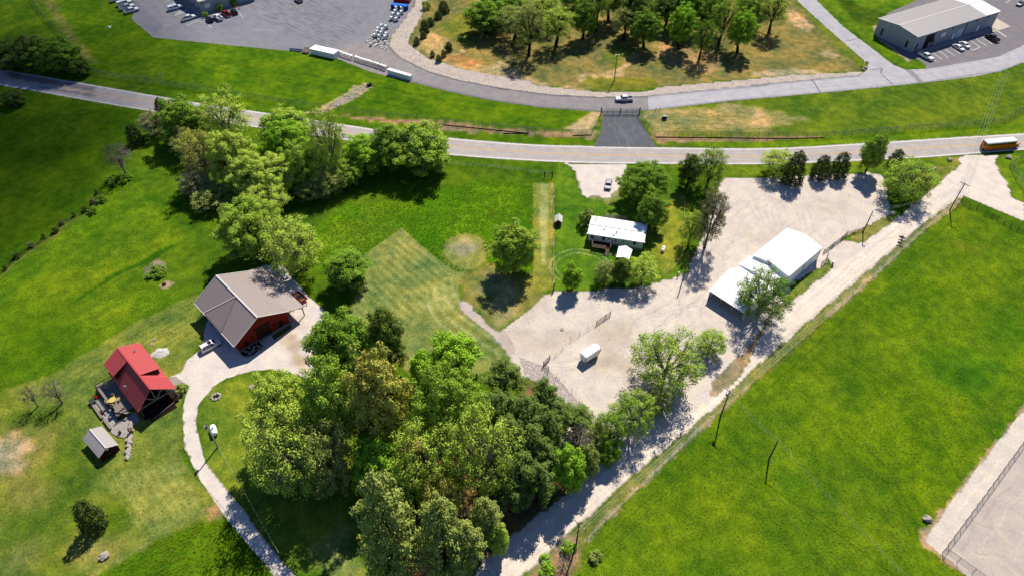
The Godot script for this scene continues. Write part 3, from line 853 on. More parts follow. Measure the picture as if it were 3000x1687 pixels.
	var mid := smooth_line(V([-203.78, -231.93, -180.21, -224.90, -143.20, -214.38, -120.10, -207.86, -66.22, -193.19, -52.11, -189.50, -19.55, -182.09, 5.20, -178.44, 18.85, -177.45, 36.79, -176.82, 77.47, -176.54, 107.02, -178.72, 138.76, -182.16, 159.02, -184.35, 178.01, -186.72]))
	var nn := PackedVector2Array()
	for v in n_line:
		nn.append(v + Vector2(0, -0.55))
	var ss := PackedVector2Array()
	for v in s_line:
		ss.append(v + Vector2(0, 0.5))
	nn.append_array(rev(ss))
	sheet("county_road", nn, 0.012, M.county, 0.25)
	line_sheet("edge_line", n_line, 0.36, 0.017, M.paint)
	line_sheet("edge_line", s_line, 0.36, 0.017, M.paint)
	line_sheet("centre_line", mid, 0.3, 0.017, M.yellow_paint)
	# the plant's lots and road
	sheet("north_west_lot", V([-166.39, -298.80, -157.41, -287.96, -151.85, -271.49, -137.65, -255.74, -116.03, -251.31, -89.22, -245.92, -82.55, -244.86, -65.00, -240.17, -59.47, -236.10, -51.94, -250.77, -47.00, -255.18, -44.28, -266.69, -40.83, -284.04, -40.06, -298.80]), 0.008, M.nw_lot, 0.3)
	sheet("plant_road", V([-64.82, -239.15, -49.72, -228.23, -34.93, -221.17, -22.13, -215.09, -8.45, -209.40, 5.67, -205.57, 7.46, -204.73, 29.03, -201.58, 45.19, -202.57, 46.05, -211.91, 29.89, -211.04, 12.13, -213.05, -5.88, -217.78, -1.84, -216.52, -18.01, -222.56, -30.12, -229.20, -41.73, -240.17, -46.43, -248.60, -46.86, -254.07, -54.42, -254.07, -63.98, -245.39]), 0.012, M.plant_old, 0.25)
	sheet("plant_road", V([46.05, -211.91, 45.10, -202.57, 71.62, -208.28, 86.39, -210.69, 113.34, -215.27, 142.70, -220.70, 163.25, -225.37, 174.46, -229.20, 185.80, -235.60, 210.19, -250.77, 228.32, -282.75, 193.15, -249.68, 148.41, -230.95, 141.01, -230.17, 137.82, -234.10, 134.53, -248.60, 130.33, -265.51, 126.92, -298.80, 119.03, -298.80, 119.47, -290.62, 124.00, -262.00, 128.06, -240.17, 128.86, -234.10, 127.10, -230.17, 123.14, -226.32, 82.69, -219.15]), 0.016, M.plant_new, 0.25)
	sheet("north_east_lot", V([148.15, -230.56, 149.74, -234.10, 148.01, -239.15, 145.40, -236.91, 140.89, -254.96, 143.03, -262.00, 152.64, -277.67, 181.05, -298.80, 237.43, -298.80, 223.33, -273.94, 192.87, -249.14, 178.98, -240.17]), 0.02, M.ne_lot, 0.15)
	sheet("gate_drive", V([29.07, -201.99, 30.10, -199.14, 29.52, -197.53, 27.96, -189.73, 25.18, -181.44, 44.36, -181.01, 44.23, -182.67, 41.60, -195.15, 41.19, -199.14, 42.58, -202.57]), 0.02, M.gate_drive, 0.2)
	# gravel and dirt
	var lp := loose()
	sheet("gravel_lot", lp["gravel_lot"], 0.006, M.gravel)
	sheet("dirt_road", lp["dirt_road"], 0.01, M.road_dirt)
	sheet("lot_entrance", lp["lot_entrance"], 0.014, M.gravel)
	sheet("home_driveway", lp["home_driveway"], 0.014, M.drive)
	sheet("barn_driveway", lp["barn_driveway"], 0.01, M.drive)
	sheet("gravel_finger", lp["gravel_finger"], 0.008, M.shoulder)
	sheet("corner_lot", lp["corner_lot"], 0.006, M.gravel)
	sheet("bare_lot", lp["bare_lot"], 0.01, M.shoulder)
	sheet("gravel_shoulder", lp["gravel_shoulder"], 0.006, M.shoulder)
	# parking bay lines
	for q in [[155.88, -244.05, 157.45, -238.08], [158.89, -245.76, 160.31, -239.49], [161.93, -247.23, 163.23, -240.92], [164.88, -248.72, 166.13, -242.45], [174.70, -254.03, 175.94, -247.73], [175.94, -247.73, 171.83, -245.22], [170.85, -251.99, 171.83, -245.22], [177.69, -255.57, 178.87, -248.87], [180.72, -257.13, 181.75, -250.37], [154.10, -238.31, 154.72, -236.67], [205.69, -287.55, 209.03, -290.62]]:
		line_sheet("bay_line", V(q), 0.22, 0.026, M.paint)
	line_sheet("bay_line", V([189.27, -261.35, 190.18, -256.35]), 0.9, 0.026, M.slab)
	for q in [[-128.33, -266.16, -125.34, -271.19], [-122.76, -270.39, -118.20, -264.60], [-110.80, -277.46, -108.40, -273.89], [-144.63, -288.85, -143.54, -290.62], [-142.27, -285.94, -140.73, -288.85], [-136.41, -275.26, -132.59, -279.69], [-109.44, -288.27, -107.76, -286.52]]:
		line_sheet("bay_line", V(q), 0.2, 0.014, M.paint)
	for k in 5:
		var a := V([-136.24, -275.80, -136.06, -279.41, -133.54, -278.29, -133.38, -281.37])
		var t := k / 4.0
		line_sheet("hatch_line", PackedVector2Array([a[0].lerp(a[2], t), a[1].lerp(a[3], t)]), 0.2, 0.014, M.paint)
	sheet("door_apron", V([188.98, -265.12, 194.62, -272.88, 196.32, -265.28, 186.86, -260.55]), 0.026, M.slab, 0.0)



# ---------------------------------------------------------------- trees

class Leaves:
	var v := PackedVector3Array()
	var n := PackedVector3Array()
	var c := PackedColorArray()
	var rng: RandomNumberGenerator

	# one leaf or spray of leaves: a small three-cornered face
	func leaf(at: Vector3, nor: Vector3, size: float, tone: Color):
		var t := nor.cross(Vector3(rng.randf_range(-1, 1), rng.randf_range(-1, 1), rng.randf_range(-1, 1))).normalized()
		var b := nor.cross(t)
		var a := at + t * size * 0.62
		var d := at - t * size * 0.4 + b * size * rng.randf_range(0.35, 0.6)
		var e := at - t * size * 0.4 - b * size * rng.randf_range(0.35, 0.6)
		for q in [a, e, d]:
			v.append(q)
			n.append(nor)
			c.append(tone)

	# a tuft of leaves round a twig's end
	func puff(at: Vector3, r: Vector3, count: int, size: float, tone: Color, up: float):
		for i in count:
			var d := Vector3(rng.randfn(0, 1), rng.randfn(0, 1), rng.randfn(0, 1)).normalized()
			if d.y < -0.3 and rng.randf() < 0.6:
				d.y = -d.y
			var p := at + d * r * pow(rng.randf(), 0.4)
			var nor := (d + Vector3.UP * up + Vector3(rng.randf_range(-1, 1), rng.randf_range(-1, 1), rng.randf_range(-1, 1)) * 0.7).normalized()
			var k := rng.randf_range(0.78, 1.25)
			leaf(p, nor, size * rng.randf_range(0.7, 1.35), Color(tone.r * k * rng.randf_range(0.92, 1.1), tone.g * k, tone.b * k))

	func mesh() -> ArrayMesh:
		var arr := []
		arr.resize(Mesh.ARRAY_MAX)
		arr[Mesh.ARRAY_VERTEX] = v
		arr[Mesh.ARRAY_NORMAL] = n
		arr[Mesh.ARRAY_COLOR] = c
		var m := ArrayMesh.new()
		m.add_surface_from_arrays(Mesh.PRIMITIVE_TRIANGLES, arr)
		return m


# a branch that bends from a towards b
func limb(w: MB, a: Vector3, b: Vector3, r0: float, r1: float, sag: float, n: int, seg := 3):
	var p := a
	for i in seg:
		var t := (i + 1.0) / seg
		var q := a.lerp(b, t) + Vector3(rng.randf_range(-1, 1), 0, rng.randf_range(-1, 1)) * sag * 0.3 * sin(t * PI) + Vector3.UP * sag * sin(t * PI)
		w.tube(p, q, lerpf(r0, r1, float(i) / seg), lerpf(r0, r1, t), n, false)
		p = q


# kind of tree -> {wood, crown}: radius r, crown centre at hc, half height of the crown hv
func grow(kind: String, seed_: int, r: float, hc: float, hv: float) -> Dictionary:
	rng.seed = seed_
	var w := MB.new()
	var l := Leaves.new()
	l.rng = rng
	var tr := 0.035 * (hc + hv) * (0.75 + 0.05 * r)
	if kind == "cedar":
		var top := hc + hv
		w.tube(Vector3.ZERO, Vector3(0, top * 0.9, 0), tr, 0.04, 7, false)
		var levels := int(top / 0.55)
		for k in levels:
			var y := 0.35 + (top - 0.5) * k / levels
			var t := y / top
			var rr := r * pow(1.0 - t, 0.5) * minf(1.0, 0.75 + t * 2.0) * rng.randf_range(0.88, 1.1)
			var cnt := maxi(4, int(rr * 6.0))
			for i in cnt:
				var an := TAU * (i + rng.randf()) / cnt
				var o := Vector3(cos(an), 0, sin(an)) * rr * rng.randf_range(0.7, 1.08)
				var kk := rng.randf_range(0.7, 1.2)
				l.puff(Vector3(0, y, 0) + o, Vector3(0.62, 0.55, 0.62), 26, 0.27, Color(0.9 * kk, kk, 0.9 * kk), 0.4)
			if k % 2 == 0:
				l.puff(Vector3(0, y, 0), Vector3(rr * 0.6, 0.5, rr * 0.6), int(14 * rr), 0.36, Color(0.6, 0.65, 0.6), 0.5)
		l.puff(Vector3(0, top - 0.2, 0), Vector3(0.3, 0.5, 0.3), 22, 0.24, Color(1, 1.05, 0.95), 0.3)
	elif kind == "pine":
		var top := hc + hv
		var lean := Vector3(rng.randf_range(-0.5, 0.5), 0, rng.randf_range(-0.5, 0.5))
		limb(w, Vector3.ZERO, Vector3(0, top * 0.95, 0) + lean, tr * 0.9, 0.06, 0.2, 7, 4)
		var base := hc - hv
		var levels := int(2.0 * hv / 0.75)
		for k in levels:
			var t := float(k) / levels
			var y := base + 2.0 * hv * t
			var rr := r * sqrt(maxf(0.06, 1.0 - pow(t * 1.15 - 0.2, 2.0))) * rng.randf_range(0.75, 1.05) * (1.0 if t < 0.75 else 0.8)
			var cnt := maxi(3, int(rr * 2.6))
			for i in cnt:
				var an := TAU * (i + rng.randf()) / cnt
				var q := Vector3(cos(an) * rr, y + rng.randf_range(-0.3, 0.5) + 0.12 * rr, sin(an) * rr) * Vector3(rng.randf_range(0.55, 1.05), 1, rng.randf_range(0.55, 1.05)) + lean * (y / top)
				w.tube(Vector3(lean.x * y / top, y - 0.3, lean.z * y / top), q, 0.07, 0.02, 4, false)
				var kk := rng.randf_range(0.75, 1.2)
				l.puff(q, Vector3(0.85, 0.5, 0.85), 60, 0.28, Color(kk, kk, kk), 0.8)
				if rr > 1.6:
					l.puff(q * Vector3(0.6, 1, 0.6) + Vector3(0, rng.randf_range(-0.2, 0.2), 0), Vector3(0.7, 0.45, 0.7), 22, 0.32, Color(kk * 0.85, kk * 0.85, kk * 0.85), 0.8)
		l.puff(Vector3(0, top, 0) + lean, Vector3(0.6, 0.6, 0.6), 40, 0.3, Color(1.1, 1.12, 1.0), 0.6)
	elif kind == "bush":
		for k in int(12 + r * 16):
			var an := rng.randf() * TAU
			var d := Vector3(cos(an) * sqrt(rng.randf()), 0, sin(an) * sqrt(rng.randf())) * r * 0.85
			d.y = (0.15 + 0.8 * rng.randf()) * (hc + hv) * sqrt(maxf(0.1, 1.0 - d.length_squared() / (r * r)))
			var kk := rng.randf_range(0.72, 1.2)
			l.puff(d, Vector3(0.45, 0.4, 0.45), 26, 0.24, Color(kk, kk, kk), 0.5)
			if k % 3 == 0:
				w.tube(Vector3(d.x * 0.2, 0, d.z * 0.2), d, 0.05, 0.02, 4, false)
	else:
		# broad crowns: limbs to a shell of tufts
		var airy := kind == "airy"
		var bare := kind == "bare"
		var fork := maxf(0.22 * (hc + hv), hc - hv * (0.9 if not bare else 1.0))
		var fk := Vector3(rng.randf_range(-0.06, 0.06) * hc, fork, rng.randf_range(-0.06, 0.06) * hc)
		limb(w, Vector3.ZERO, fk, tr * 1.15, tr * 0.8, 0.1, 8, 2)
		var mains: Array[Vector3] = []
		var nm := 5 + int(r * 0.6)
		for i in nm:
			var an := TAU * (i + rng.randf_range(0.0, 0.7)) / nm
			var up := rng.randf_range(0.1, 0.95)
			var o := Vector3(cos(an) * sqrt(1.0 - up * up * 0.8) * r * 0.62, hc + hv * (up * 1.1 - 0.35), sin(an) * sqrt(1.0 - up * up * 0.8) * r * 0.62)
			mains.append(o)
			limb(w, fk, o, tr * 0.5, tr * 0.2, 0.06 * r, 6, 4)
		mains.append(fk + Vector3(0, hv * 0.9, 0))
		limb(w, fk, mains[-1], tr * 0.6, tr * 0.2, 0.05 * r, 6, 3)
		var np := int((28.0 if not airy else 24.0) * pow(r, 1.12))
		if bare:
			np = int(22.0 * r)
		# broken outline: lobes of the crown that reach further than others
		var lobes := FastNoiseLite.new()
		lobes.seed = seed_
		lobes.frequency = 0.9
		for i in np:
			var y := 1.0 - 1.86 * (i + 0.5) / np
			var an := i * 2.39996 + rng.randf_range(-0.3, 0.3)
			var d := Vector3(cos(an) * sqrt(maxf(0.0, 1.0 - y * y)), y, sin(an) * sqrt(maxf(0.0, 1.0 - y * y)))
			var swell := lobes.get_noise_3dv(d * 1.5)
			if swell < -0.34 and rng.randf() < 0.75:
				continue
			var reach := 0.86 + 0.5 * swell + rng.randf_range(-0.14, 0.12)
			if rng.randf() < 0.22:
				reach *= rng.randf_range(0.55, 0.85)
			var q := Vector3(0, hc, 0) + d * Vector3(r, hv, r) * reach
			var near := mains[0]
			for m in mains:
				if m.distance_squared_to(q) < near.distance_squared_to(q):
					near = m
			limb(w, near.lerp(fk, rng.randf_range(0.0, 0.45)), q, tr * 0.13 + 0.02, 0.02, 0.12, 4 if not bare else 3, 2)
			if bare:
				for k in 5:
					w.tube(near.lerp(q, rng.randf_range(0.4, 1.0)), q + Vector3(rng.randf_range(-1, 1), rng.randf_range(-0.2, 1.2), rng.randf_range(-1, 1)) * 0.9, 0.035, 0.015, 3, false)
				continue
			var kk := rng.randf_range(0.76, 1.16)
			var tone := Color(kk * rng.randf_range(0.92, 1.12), kk, kk)
			var pr := 0.62 + 0.055 * r
			if airy:
				l.puff(q, Vector3(pr, pr * 0.7, pr) * 1.15, 58, 0.25, tone, 0.6)
			else:
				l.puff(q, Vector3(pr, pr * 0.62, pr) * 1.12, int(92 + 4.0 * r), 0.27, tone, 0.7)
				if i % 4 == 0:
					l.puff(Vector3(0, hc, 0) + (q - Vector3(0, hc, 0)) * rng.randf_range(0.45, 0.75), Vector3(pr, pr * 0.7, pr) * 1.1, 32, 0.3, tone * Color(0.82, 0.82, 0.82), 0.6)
	return {"wood": w.done(), "crown": l.mesh() if l.v.size() > 0 else null}


var shapes := {}


func leaf_mat(c: Color) -> StandardMaterial3D:
	var m := StandardMaterial3D.new()
	m.albedo_color = c.linear_to_srgb()
	m.vertex_color_use_as_albedo = true
	m.roughness = 0.75
	m.metallic_specular = 0.06
	m.cull_mode = BaseMaterial3D.CULL_DISABLED
	m.backlight_enabled = true
	m.backlight = Color(0.3, 0.3, 0.18)
	return m


# plants one tree; shape: [kind, seed, r, hc, hv] of a model that is stretched to this tree's own size
func tree(called: String, shape: String, at: Array, tint: String, label: String, group: String, stretch := 0.0):
	var s: Dictionary = shapes[shape]
	var t := thing(called, label, "tree" if not called.contains("bush") else "bush", Vector3(at[0], 0, at[1]), fmod(at[0] * 1.7 + at[1] * 2.3, TAU), group)
	var k: float = at[2] / s.r
	var ky: float = at[3] / s.hc if stretch == 0.0 else stretch
	t.scale = Vector3(k, ky, k)
	mesh_node("trunk", s.wood, M[s.bark], t)
	if s.crown:
		mesh_node("crown", s.crown, M[tint], t)
	return t


func model(called: String, kind: String, seed_: int, r: float, hc: float, hv: float, bark := "bark"):
	var g := grow(kind, seed_, r, hc, hv)
	shapes[called] = {"wood": g.wood, "crown": g.crown, "r": r, "hc": hc, "bark": bark}


func build_trees():
	M.leaf_spring = leaf_mat(Color(0.43, 0.56, 0.075))
	M.leaf_bright = leaf_mat(Color(0.28, 0.50, 0.035))
	M.leaf_green = leaf_mat(Color(0.18, 0.32, 0.032))
	M.leaf_mid = leaf_mat(Color(0.30, 0.45, 0.05))
	M.leaf_gold = leaf_mat(Color(0.45, 0.46, 0.085))
	M.leaf_dark = leaf_mat(Color(0.12, 0.185, 0.032))
	M.leaf_cedar = leaf_mat(Color(0.08, 0.108, 0.03))
	M.leaf_pine = leaf_mat(Color(0.15, 0.22, 0.045))
	M.leaf_pine_pale = leaf_mat(Color(0.31, 0.37, 0.085))
	M.leaf_olive = leaf_mat(Color(0.27, 0.33, 0.075))
	M.leaf_grey = leaf_mat(Color(0.30, 0.29, 0.14))
	model("big_a", "broad", 101, 8.0, 7.4, 6.6)
	model("big_b", "broad", 102, 7.0, 7.8, 7.2, "dark_bark")
	model("mid_a", "broad", 103, 5.5, 6.2, 5.7)
	model("mid_b", "broad", 104, 5.0, 6.4, 6.0, "dark_bark")
	model("mid_c", "broad", 105, 5.2, 6.4, 5.6, "pale_bark")
	model("small_a", "broad", 106, 3.4, 3.7, 3.4)
	model("small_b", "broad", 107, 2.9, 3.9, 3.5, "dark_bark")
	model("tall_a", "broad", 108, 4.0, 6.6, 6.2, "dark_bark")
	model("tall_b", "broad", 109, 3.6, 7.4, 6.6)
	model("airy_a", "airy", 110, 5.6, 6.8, 6.0, "pale_bark")
	model("airy_b", "airy", 111, 4.5, 6.6, 5.9, "dark_bark")
	model("airy_c", "airy", 112, 7.0, 7.0, 6.2, "pale_bark")
	model("wood_a", "airy", 122, 5.0, 8.8, 5.4, "dark_bark")
	model("wood_b", "broad", 123, 4.9, 8.2, 6.4, "dark_bark")
	model("wood_c", "airy", 124, 4.8, 8.6, 6.2)
	model("bare_a", "bare", 113, 3.0, 4.4, 3.0, "pale_bark")
	model("bare_b", "bare", 114, 3.6, 4.6, 3.2, "pale_bark")
	model("cedar_a", "cedar", 115, 2.6, 3.2, 3.0, "dark_bark")
	model("cedar_b", "cedar", 116, 2.2, 3.4, 3.3, "dark_bark")
	model("pine_a", "pine", 117, 3.6, 8.5, 4.0, "dark_bark")
	model("pine_b", "pine", 118, 3.2, 9.0, 3.6, "dark_bark")
	model("pine_c", "pine", 119, 4.4, 6.5, 5.4, "dark_bark")
	model("bush_a", "bush", 120, 1.4, 0.8, 0.7)
	model("bush_b", "bush", 121, 2.0, 1.0, 0.9)
	var g := ""
	# by the county road, west end
	g = "dark trees west of the fence"
	tree("leafy_tree", "mid_b", [-177.53, -231.07, 6.64, 5.04], "leaf_dark", "dark round tree at the far west end of the roadside clump", g)
	tree("leafy_tree", "mid_a", [-169.06, -230.97, 6.88, 6.08], "leaf_dark", "dark tree in the middle of the roadside clump in the west", g)
	tree("leafy_tree", "mid_b", [-159.75, -229.10, 7.37, 6.27], "leaf_green", "largest dark tree of the roadside clump, nearest the slanting fence", g)
	tree("leafy_tree", "small_a", [-153.04, -226.99, 3.96, 3.15], "leaf_dark", "low dark tree where the slanting fence meets the road verge", g)
	tree("leafy_tree", "small_a", [-165.76, -206.55, 3.38, 2.46], "leaf_dark", "lone small dark tree in the shaded field south of the road", "")
	tree("cedar_tree", "cedar_a", [-116.18, -183.40, 2.58, 3.54], "leaf_cedar", "dark upright cedar standing alone left of the roadside thicket", "")
	tree("cedar_tree", "cedar_b", [-113.84, -199.95, 2.35, 3.14], "leaf_cedar", "small dark cedar against the asphalt edge of the county road", "")
	tree("leafy_tree", "mid_b", [-100.72, -185.20, 6.86, 7.26], "leaf_green", "wide green tree south of the road beside the small cedar", "")
	tree("leafy_tree", "airy_b", [-111.70, -187.98, 3.96, 4.18], "leaf_grey", "greyish thin-leaved tree between the two cedars", "")
	tree("leafy_tree", "airy_a", [-96.70, -176.56, 5.37, 4.70], "leaf_olive", "thin dull tree in shade below the wide green roadside tree", "")
	tree("leafy_tree", "airy_a", [-87.11, -184.26, 7.48, 8.97], "leaf_spring", "pale airy tree whose crown overlaps the county road", "")
	tree("bare_tree", "bare_b", [-112.78, -166.50, 3.96, 6.42], "leaf_grey", "grey leafless dead tree above the ditch", "")
	tree("leafy_tree", "airy_a", [-87.85, -163.18, 5.47, 9.13], "leaf_gold", "golden thin-crowned tree at the west edge of the grove", "")
	tree("leafy_tree", "mid_a", [-78.52, -162.45, 6.72, 8.75], "leaf_spring", "yellow-green tree in the grove beside the golden one", "")
	tree("leafy_tree", "airy_b", [-88.54, -158.13, 4.62, 4.24], "leaf_grey", "brownish half-bare tree at the grove's south-west corner", "")
	tree("leafy_tree", "mid_c", [-68.63, -182.10, 7.03, 6.66], "leaf_mid", "tall tree at the road side of the grove, its top over the asphalt", "")
	tree("leafy_tree", "mid_a", [-66.05, -172.51, 6.56, 7.35], "leaf_bright", "full green tree just below the tall one over the asphalt", "")
	tree("leafy_tree", "airy_a", [-51.86, -165.21, 5.51, 12.12], "leaf_spring", "open tree with a bent dark trunk in the roadside row", "")
	tree("leafy_tree", "tall_a", [-43.26, -168.28, 5.19, 6.56], "leaf_bright", "slim bright green tree right of the bent trunk", "")
	tree("leafy_tree", "tall_a", [-35.94, -171.16, 5.44, 7.34], "leaf_green", "dense dark green tree in the roadside row, west of its last tree", "")
	tree("leafy_tree", "mid_a", [-26.26, -169.82, 8.45, 7.32], "leaf_mid", "large rounded tree that ends the roadside row in the east", "")
	tree("leafy_tree", "mid_c", [-66.79, -157.50, 6.24, 6.49], "leaf_spring", "pale tree in the heart of the grove", "")
	tree("leafy_tree", "mid_a", [-58.76, -161.31, 5.26, 6.89], "leaf_mid", "green tree in the grove behind the bent trunk", "")
	tree("leafy_tree", "airy_b", [-51.64, -158.13, 4.62, 4.24], "leaf_olive", "thin dull tree below the bent trunk at the grove's edge", "")
	tree("leafy_tree", "airy_a", [-48.14, -162.07, 5.31, 5.01], "leaf_mid", "open green tree right of the bent trunk, at the grove's south edge", "")
	tree("leafy_tree", "airy_c", [-55.26, -156.62, 5.46, 3.09], "leaf_olive", "low spreading tree below the green ones at the grove's south edge", "")
	tree("leafy_tree", "mid_a", [-72.94, -157.59, 5.82, 6.86], "leaf_spring", "rounded yellow-green tree in the grove's middle, nearest the barn", "")
	tree("leafy_tree", "airy_a", [-66.82, -148.89, 6.08, 4.95], "leaf_spring", "thin pale tree on the south side of the grove", "")
	tree("leafy_tree", "airy_b", [-83.01, -152.99, 5.81, 2.70], "leaf_olive", "spreading half-bare tree with a long branching shadow", "")
	tree("leafy_tree", "big_b", [-65.68, -132.86, 8.08, 7.83], "leaf_mid", "big dense tree north of the grey-roofed barn", "")
	tree("leafy_tree", "airy_a", [-53.75, -126.11, 6.93, 8.53], "leaf_spring", "open pale tree that shades the barn's roof", "")
	tree("leafy_tree", "tall_a", [-39.98, -121.62, 5.08, 5.07], "leaf_green", "lone leafy tree between the barn and the mown diamond", "")
	tree("leafy_tree", "mid_a", [-35.95, -93.95, 6.93, 8.60], "leaf_green", "big dense green tree east of the barn yard", "")
	tree("leafy_tree", "tall_a", [-26.77, -95.59, 4.11, 9.66], "leaf_dark", "grey-green tree touching the big one by the barn yard", "")
	tree("leafy_tree", "small_a", [-12.27, -94.51, 4.82, 5.32], "leaf_bright", "bright green round tree at the south edge of the mown turf", "")
	tree("leafy_tree", "small_b", [-18.77, -92.17, 2.71, 4.21], "leaf_bright", "small bright tree left of the rubble heap", "")
	tree("leafy_tree", "mid_b", [0.66, -126.26, 5.40, 7.62], "leaf_mid", "tall tree alone east of the mown ring", "")
	# round the mobile home
	tree("leafy_tree", "small_b", [14.59, -119.48, 2.22, 4.26], "leaf_bright", "little tree on the lawn's south edge, west of the blue barrel", "")
	tree("leafy_tree", "airy_b", [22.85, -122.21, 2.93, 3.41], "leaf_olive", "thin tree over the blue barrel", "")
	tree("leafy_tree", "small_b", [26.67, -122.29, 2.38, 3.78], "leaf_dark", "dark slim tree south of the white canopy", "")
	tree("leafy_tree", "airy_b", [31.81, -121.70, 3.82, 4.33], "leaf_spring", "spreading yellow-green tree at the lawn's south edge by the gravel", "")
	tree("leafy_bush", "bush_b", [20.53, -144.43, 2.88, 4.00], "leaf_olive", "upright olive bush at the west end of the mobile home", "", 2.6)
	tree("leafy_tree", "big_b", [36.45, -155.08, 6.77, 6.02], "leaf_green", "tall layered tree behind the mobile home, its top over the road", "")
	tree("leafy_tree", "mid_b", [36.99, -143.23, 3.99, 5.41], "leaf_green", "dark green tree at the right end of the mobile home", "")
	tree("leafy_tree", "tall_a", [50.05, -161.01, 3.17, 5.76], "leaf_dark", "slim dark tree at the gravel lot's north-west corner", "")
	tree("leafy_tree", "airy_b", [55.50, -160.16, 4.19, 7.25], "leaf_mid", "open vase-shaped tree at the north-west corner of the gravel", "")
	tree("leafy_tree", "airy_b", [46.30, -136.53, 2.87, 5.61], "leaf_spring", "thin tree on the lawn's edge beside the gravel", "")
	tree("leafy_tree", "airy_b", [50.07, -134.72, 3.62, 10.13], "leaf_grey", "tall nearly bare tree leaning over the gravel", "")
	# along the gravel lot's north side
	tree("leafy_tree", "airy_b", [77.03, -166.67, 4.77, 4.27], "leaf_spring", "pale willowy tree at the north edge of the gravel lot", "")
	tree("cedar_tree", "cedar_b", [80.54, -162.97, 3.17, 5.50], "leaf_cedar", "tall pointed cedar leaning on the pale willowy tree", "")
	tree("cedar_tree", "cedar_a", [89.32, -165.53, 2.96, 3.93], "leaf_cedar", "left of the two dark cedars that stand side by side", "")
	tree("cedar_tree", "cedar_a", [94.96, -166.18, 2.96, 4.16], "leaf_cedar", "right of the two dark cedars that stand side by side", "")
	tree("leafy_tree", "small_b", [103.83, -167.81, 3.03, 6.66], "leaf_mid", "young round-headed tree on a thin trunk by the county road", "")
	tree("cedar_tree", "cedar_b", [113.03, -170.60, 2.32, 3.17], "leaf_cedar", "smallest cedar of the roadside row, nearest the junction", "")
	tree("leafy_tree", "airy_a", [109.96, -156.74, 7.07, 5.93], "leaf_mid", "low broad tree between the gravel lot and the dirt road", "")
	tree("leafy_tree", "airy_c", [57.97, -111.11, 6.30, 6.95], "leaf_green", "broad tree in front of the white workshop", "")
	tree("leafy_tree", "airy_c", [32.22, -90.62, 7.47, 7.91], "leaf_mid", "wide oak on the south edge of the gravel, casting lacy shade", "")
	tree("leafy_tree", "airy_b", [43.93, -99.44, 3.32, 3.43], "leaf_mid", "smaller tree at the east side of the wide oak", "")
	# along the dirt road
	tree("leafy_tree", "airy_a", [23.93, -79.11, 4.44, 6.02], "leaf_mid", "leafy tree on the road edge left of the wide oak", "")
	tree("leafy_tree", "airy_b", [19.02, -75.89, 3.51, 5.12], "leaf_green", "leaning tree whose shadow reaches across the dirt road", "")
	tree("bare_tree", "bare_b", [12.67, -73.19, 3.03, 5.16], "leaf_grey", "leafless grey tangle between the pines and the road", "")
	tree("leafy_tree", "small_a", [10.31, -66.47, 3.04, 6.46], "leaf_bright", "bright yellow-green tree at the pines' road side", "")
	tree("leafy_tree", "small_a", [14.15, -69.09, 2.12, 4.84], "leaf_olive", "dull small tree right of the bright yellow-green one", "")
	g = "pines of the roadside stand"
	tree("pine_tree", "pine_a", [-2.01, -77.62, 4.14, 9.26], "leaf_pine", "dark pine at the north-west corner of the stand", g)
	tree("pine_tree", "pine_b", [-1.35, -86.52, 4.16, 8.76], "leaf_pine", "northernmost pine of the stand, against the mown turf", g)
	tree("pine_tree", "pine_a", [2.76, -75.68, 4.07, 10.32], "leaf_pine", "broad pine in the north of the stand", g)
	tree("pine_tree", "pine_b", [6.49, -81.41, 3.31, 9.18], "leaf_pine", "pine beside the stony bank at the corner of the gravel lot", g)
	tree("pine_tree", "pine_a", [-0.23, -70.87, 3.80, 10.12], "leaf_pine", "pine on the west side of the stand", g)
	tree("pine_tree", "pine_b", [3.88, -69.72, 3.60, 10.16], "leaf_pine", "pine in the middle of the stand", g)
	tree("pine_tree", "pine_a", [6.93, -73.15, 3.16, 9.71], "leaf_pine", "pine left of the leafless grey tangle", g)
	tree("pine_tree", "pine_b", [1.66, -64.60, 3.51, 9.65], "leaf_pine", "pine in the south-west of the stand", g)
	tree("pine_tree", "pine_a", [4.71, -63.08, 3.33, 8.65], "leaf_pine", "pine whose foot is shaded beside the dirt road", g)
	tree("pine_tree", "pine_b", [-0.22, -61.59, 3.16, 7.62], "leaf_pine", "southernmost pine of the stand", g)
	tree("pine_tree", "pine_b", [12.87, -78.46, 3.50, 5.61], "leaf_pine", "lone pine with a bare trunk east of the stand", "")
	tree("pine_tree", "pine_a", [9.00, -77.83, 3.46, 7.20], "leaf_pine", "pine between the stony bank and the lone pine", g)
	tree("pine_tree", "pine_b", [-2.39, -67.22, 3.41, 8.85], "leaf_pine", "pine at the stand's western edge, next to the silvery tree", g)
	tree("pine_tree", "pine_a", [6.30, -67.66, 3.09, 8.13], "leaf_pine", "pine behind the bright yellow-green tree", g)
	tree("leafy_tree", "airy_b", [16.46, -74.84, 2.64, 3.97], "leaf_olive", "thin tree beside the leafless grey tangle, towards the road", "")
	tree("leafy_tree", "small_a", [18.61, -72.02, 2.18, 2.82], "leaf_green", "low dark tree in the roadside belt under the leaning one", "")
	tree("leafy_tree", "airy_b", [29.55, -83.32, 3.06, 3.89], "leaf_olive", "dull tree in the gap between the wide oak and the leafy roadside tree", "")
	# the big grove at the bottom
	tree("leafy_tree", "airy_c", [-40.52, -67.64, 7.83, 11.71], "leaf_spring", "huge pale oak with grey limbs on the grove's west side", "")
	tree("leafy_tree", "big_a", [-42.89, -76.57, 6.57, 10.32], "leaf_spring", "wide yellow-green oak at the grove's north-west corner", "")
	tree("leafy_tree", "mid_c", [-33.75, -75.19, 5.30, 13.57], "leaf_mid", "green tree with a crooked trunk in the north of the grove", "")
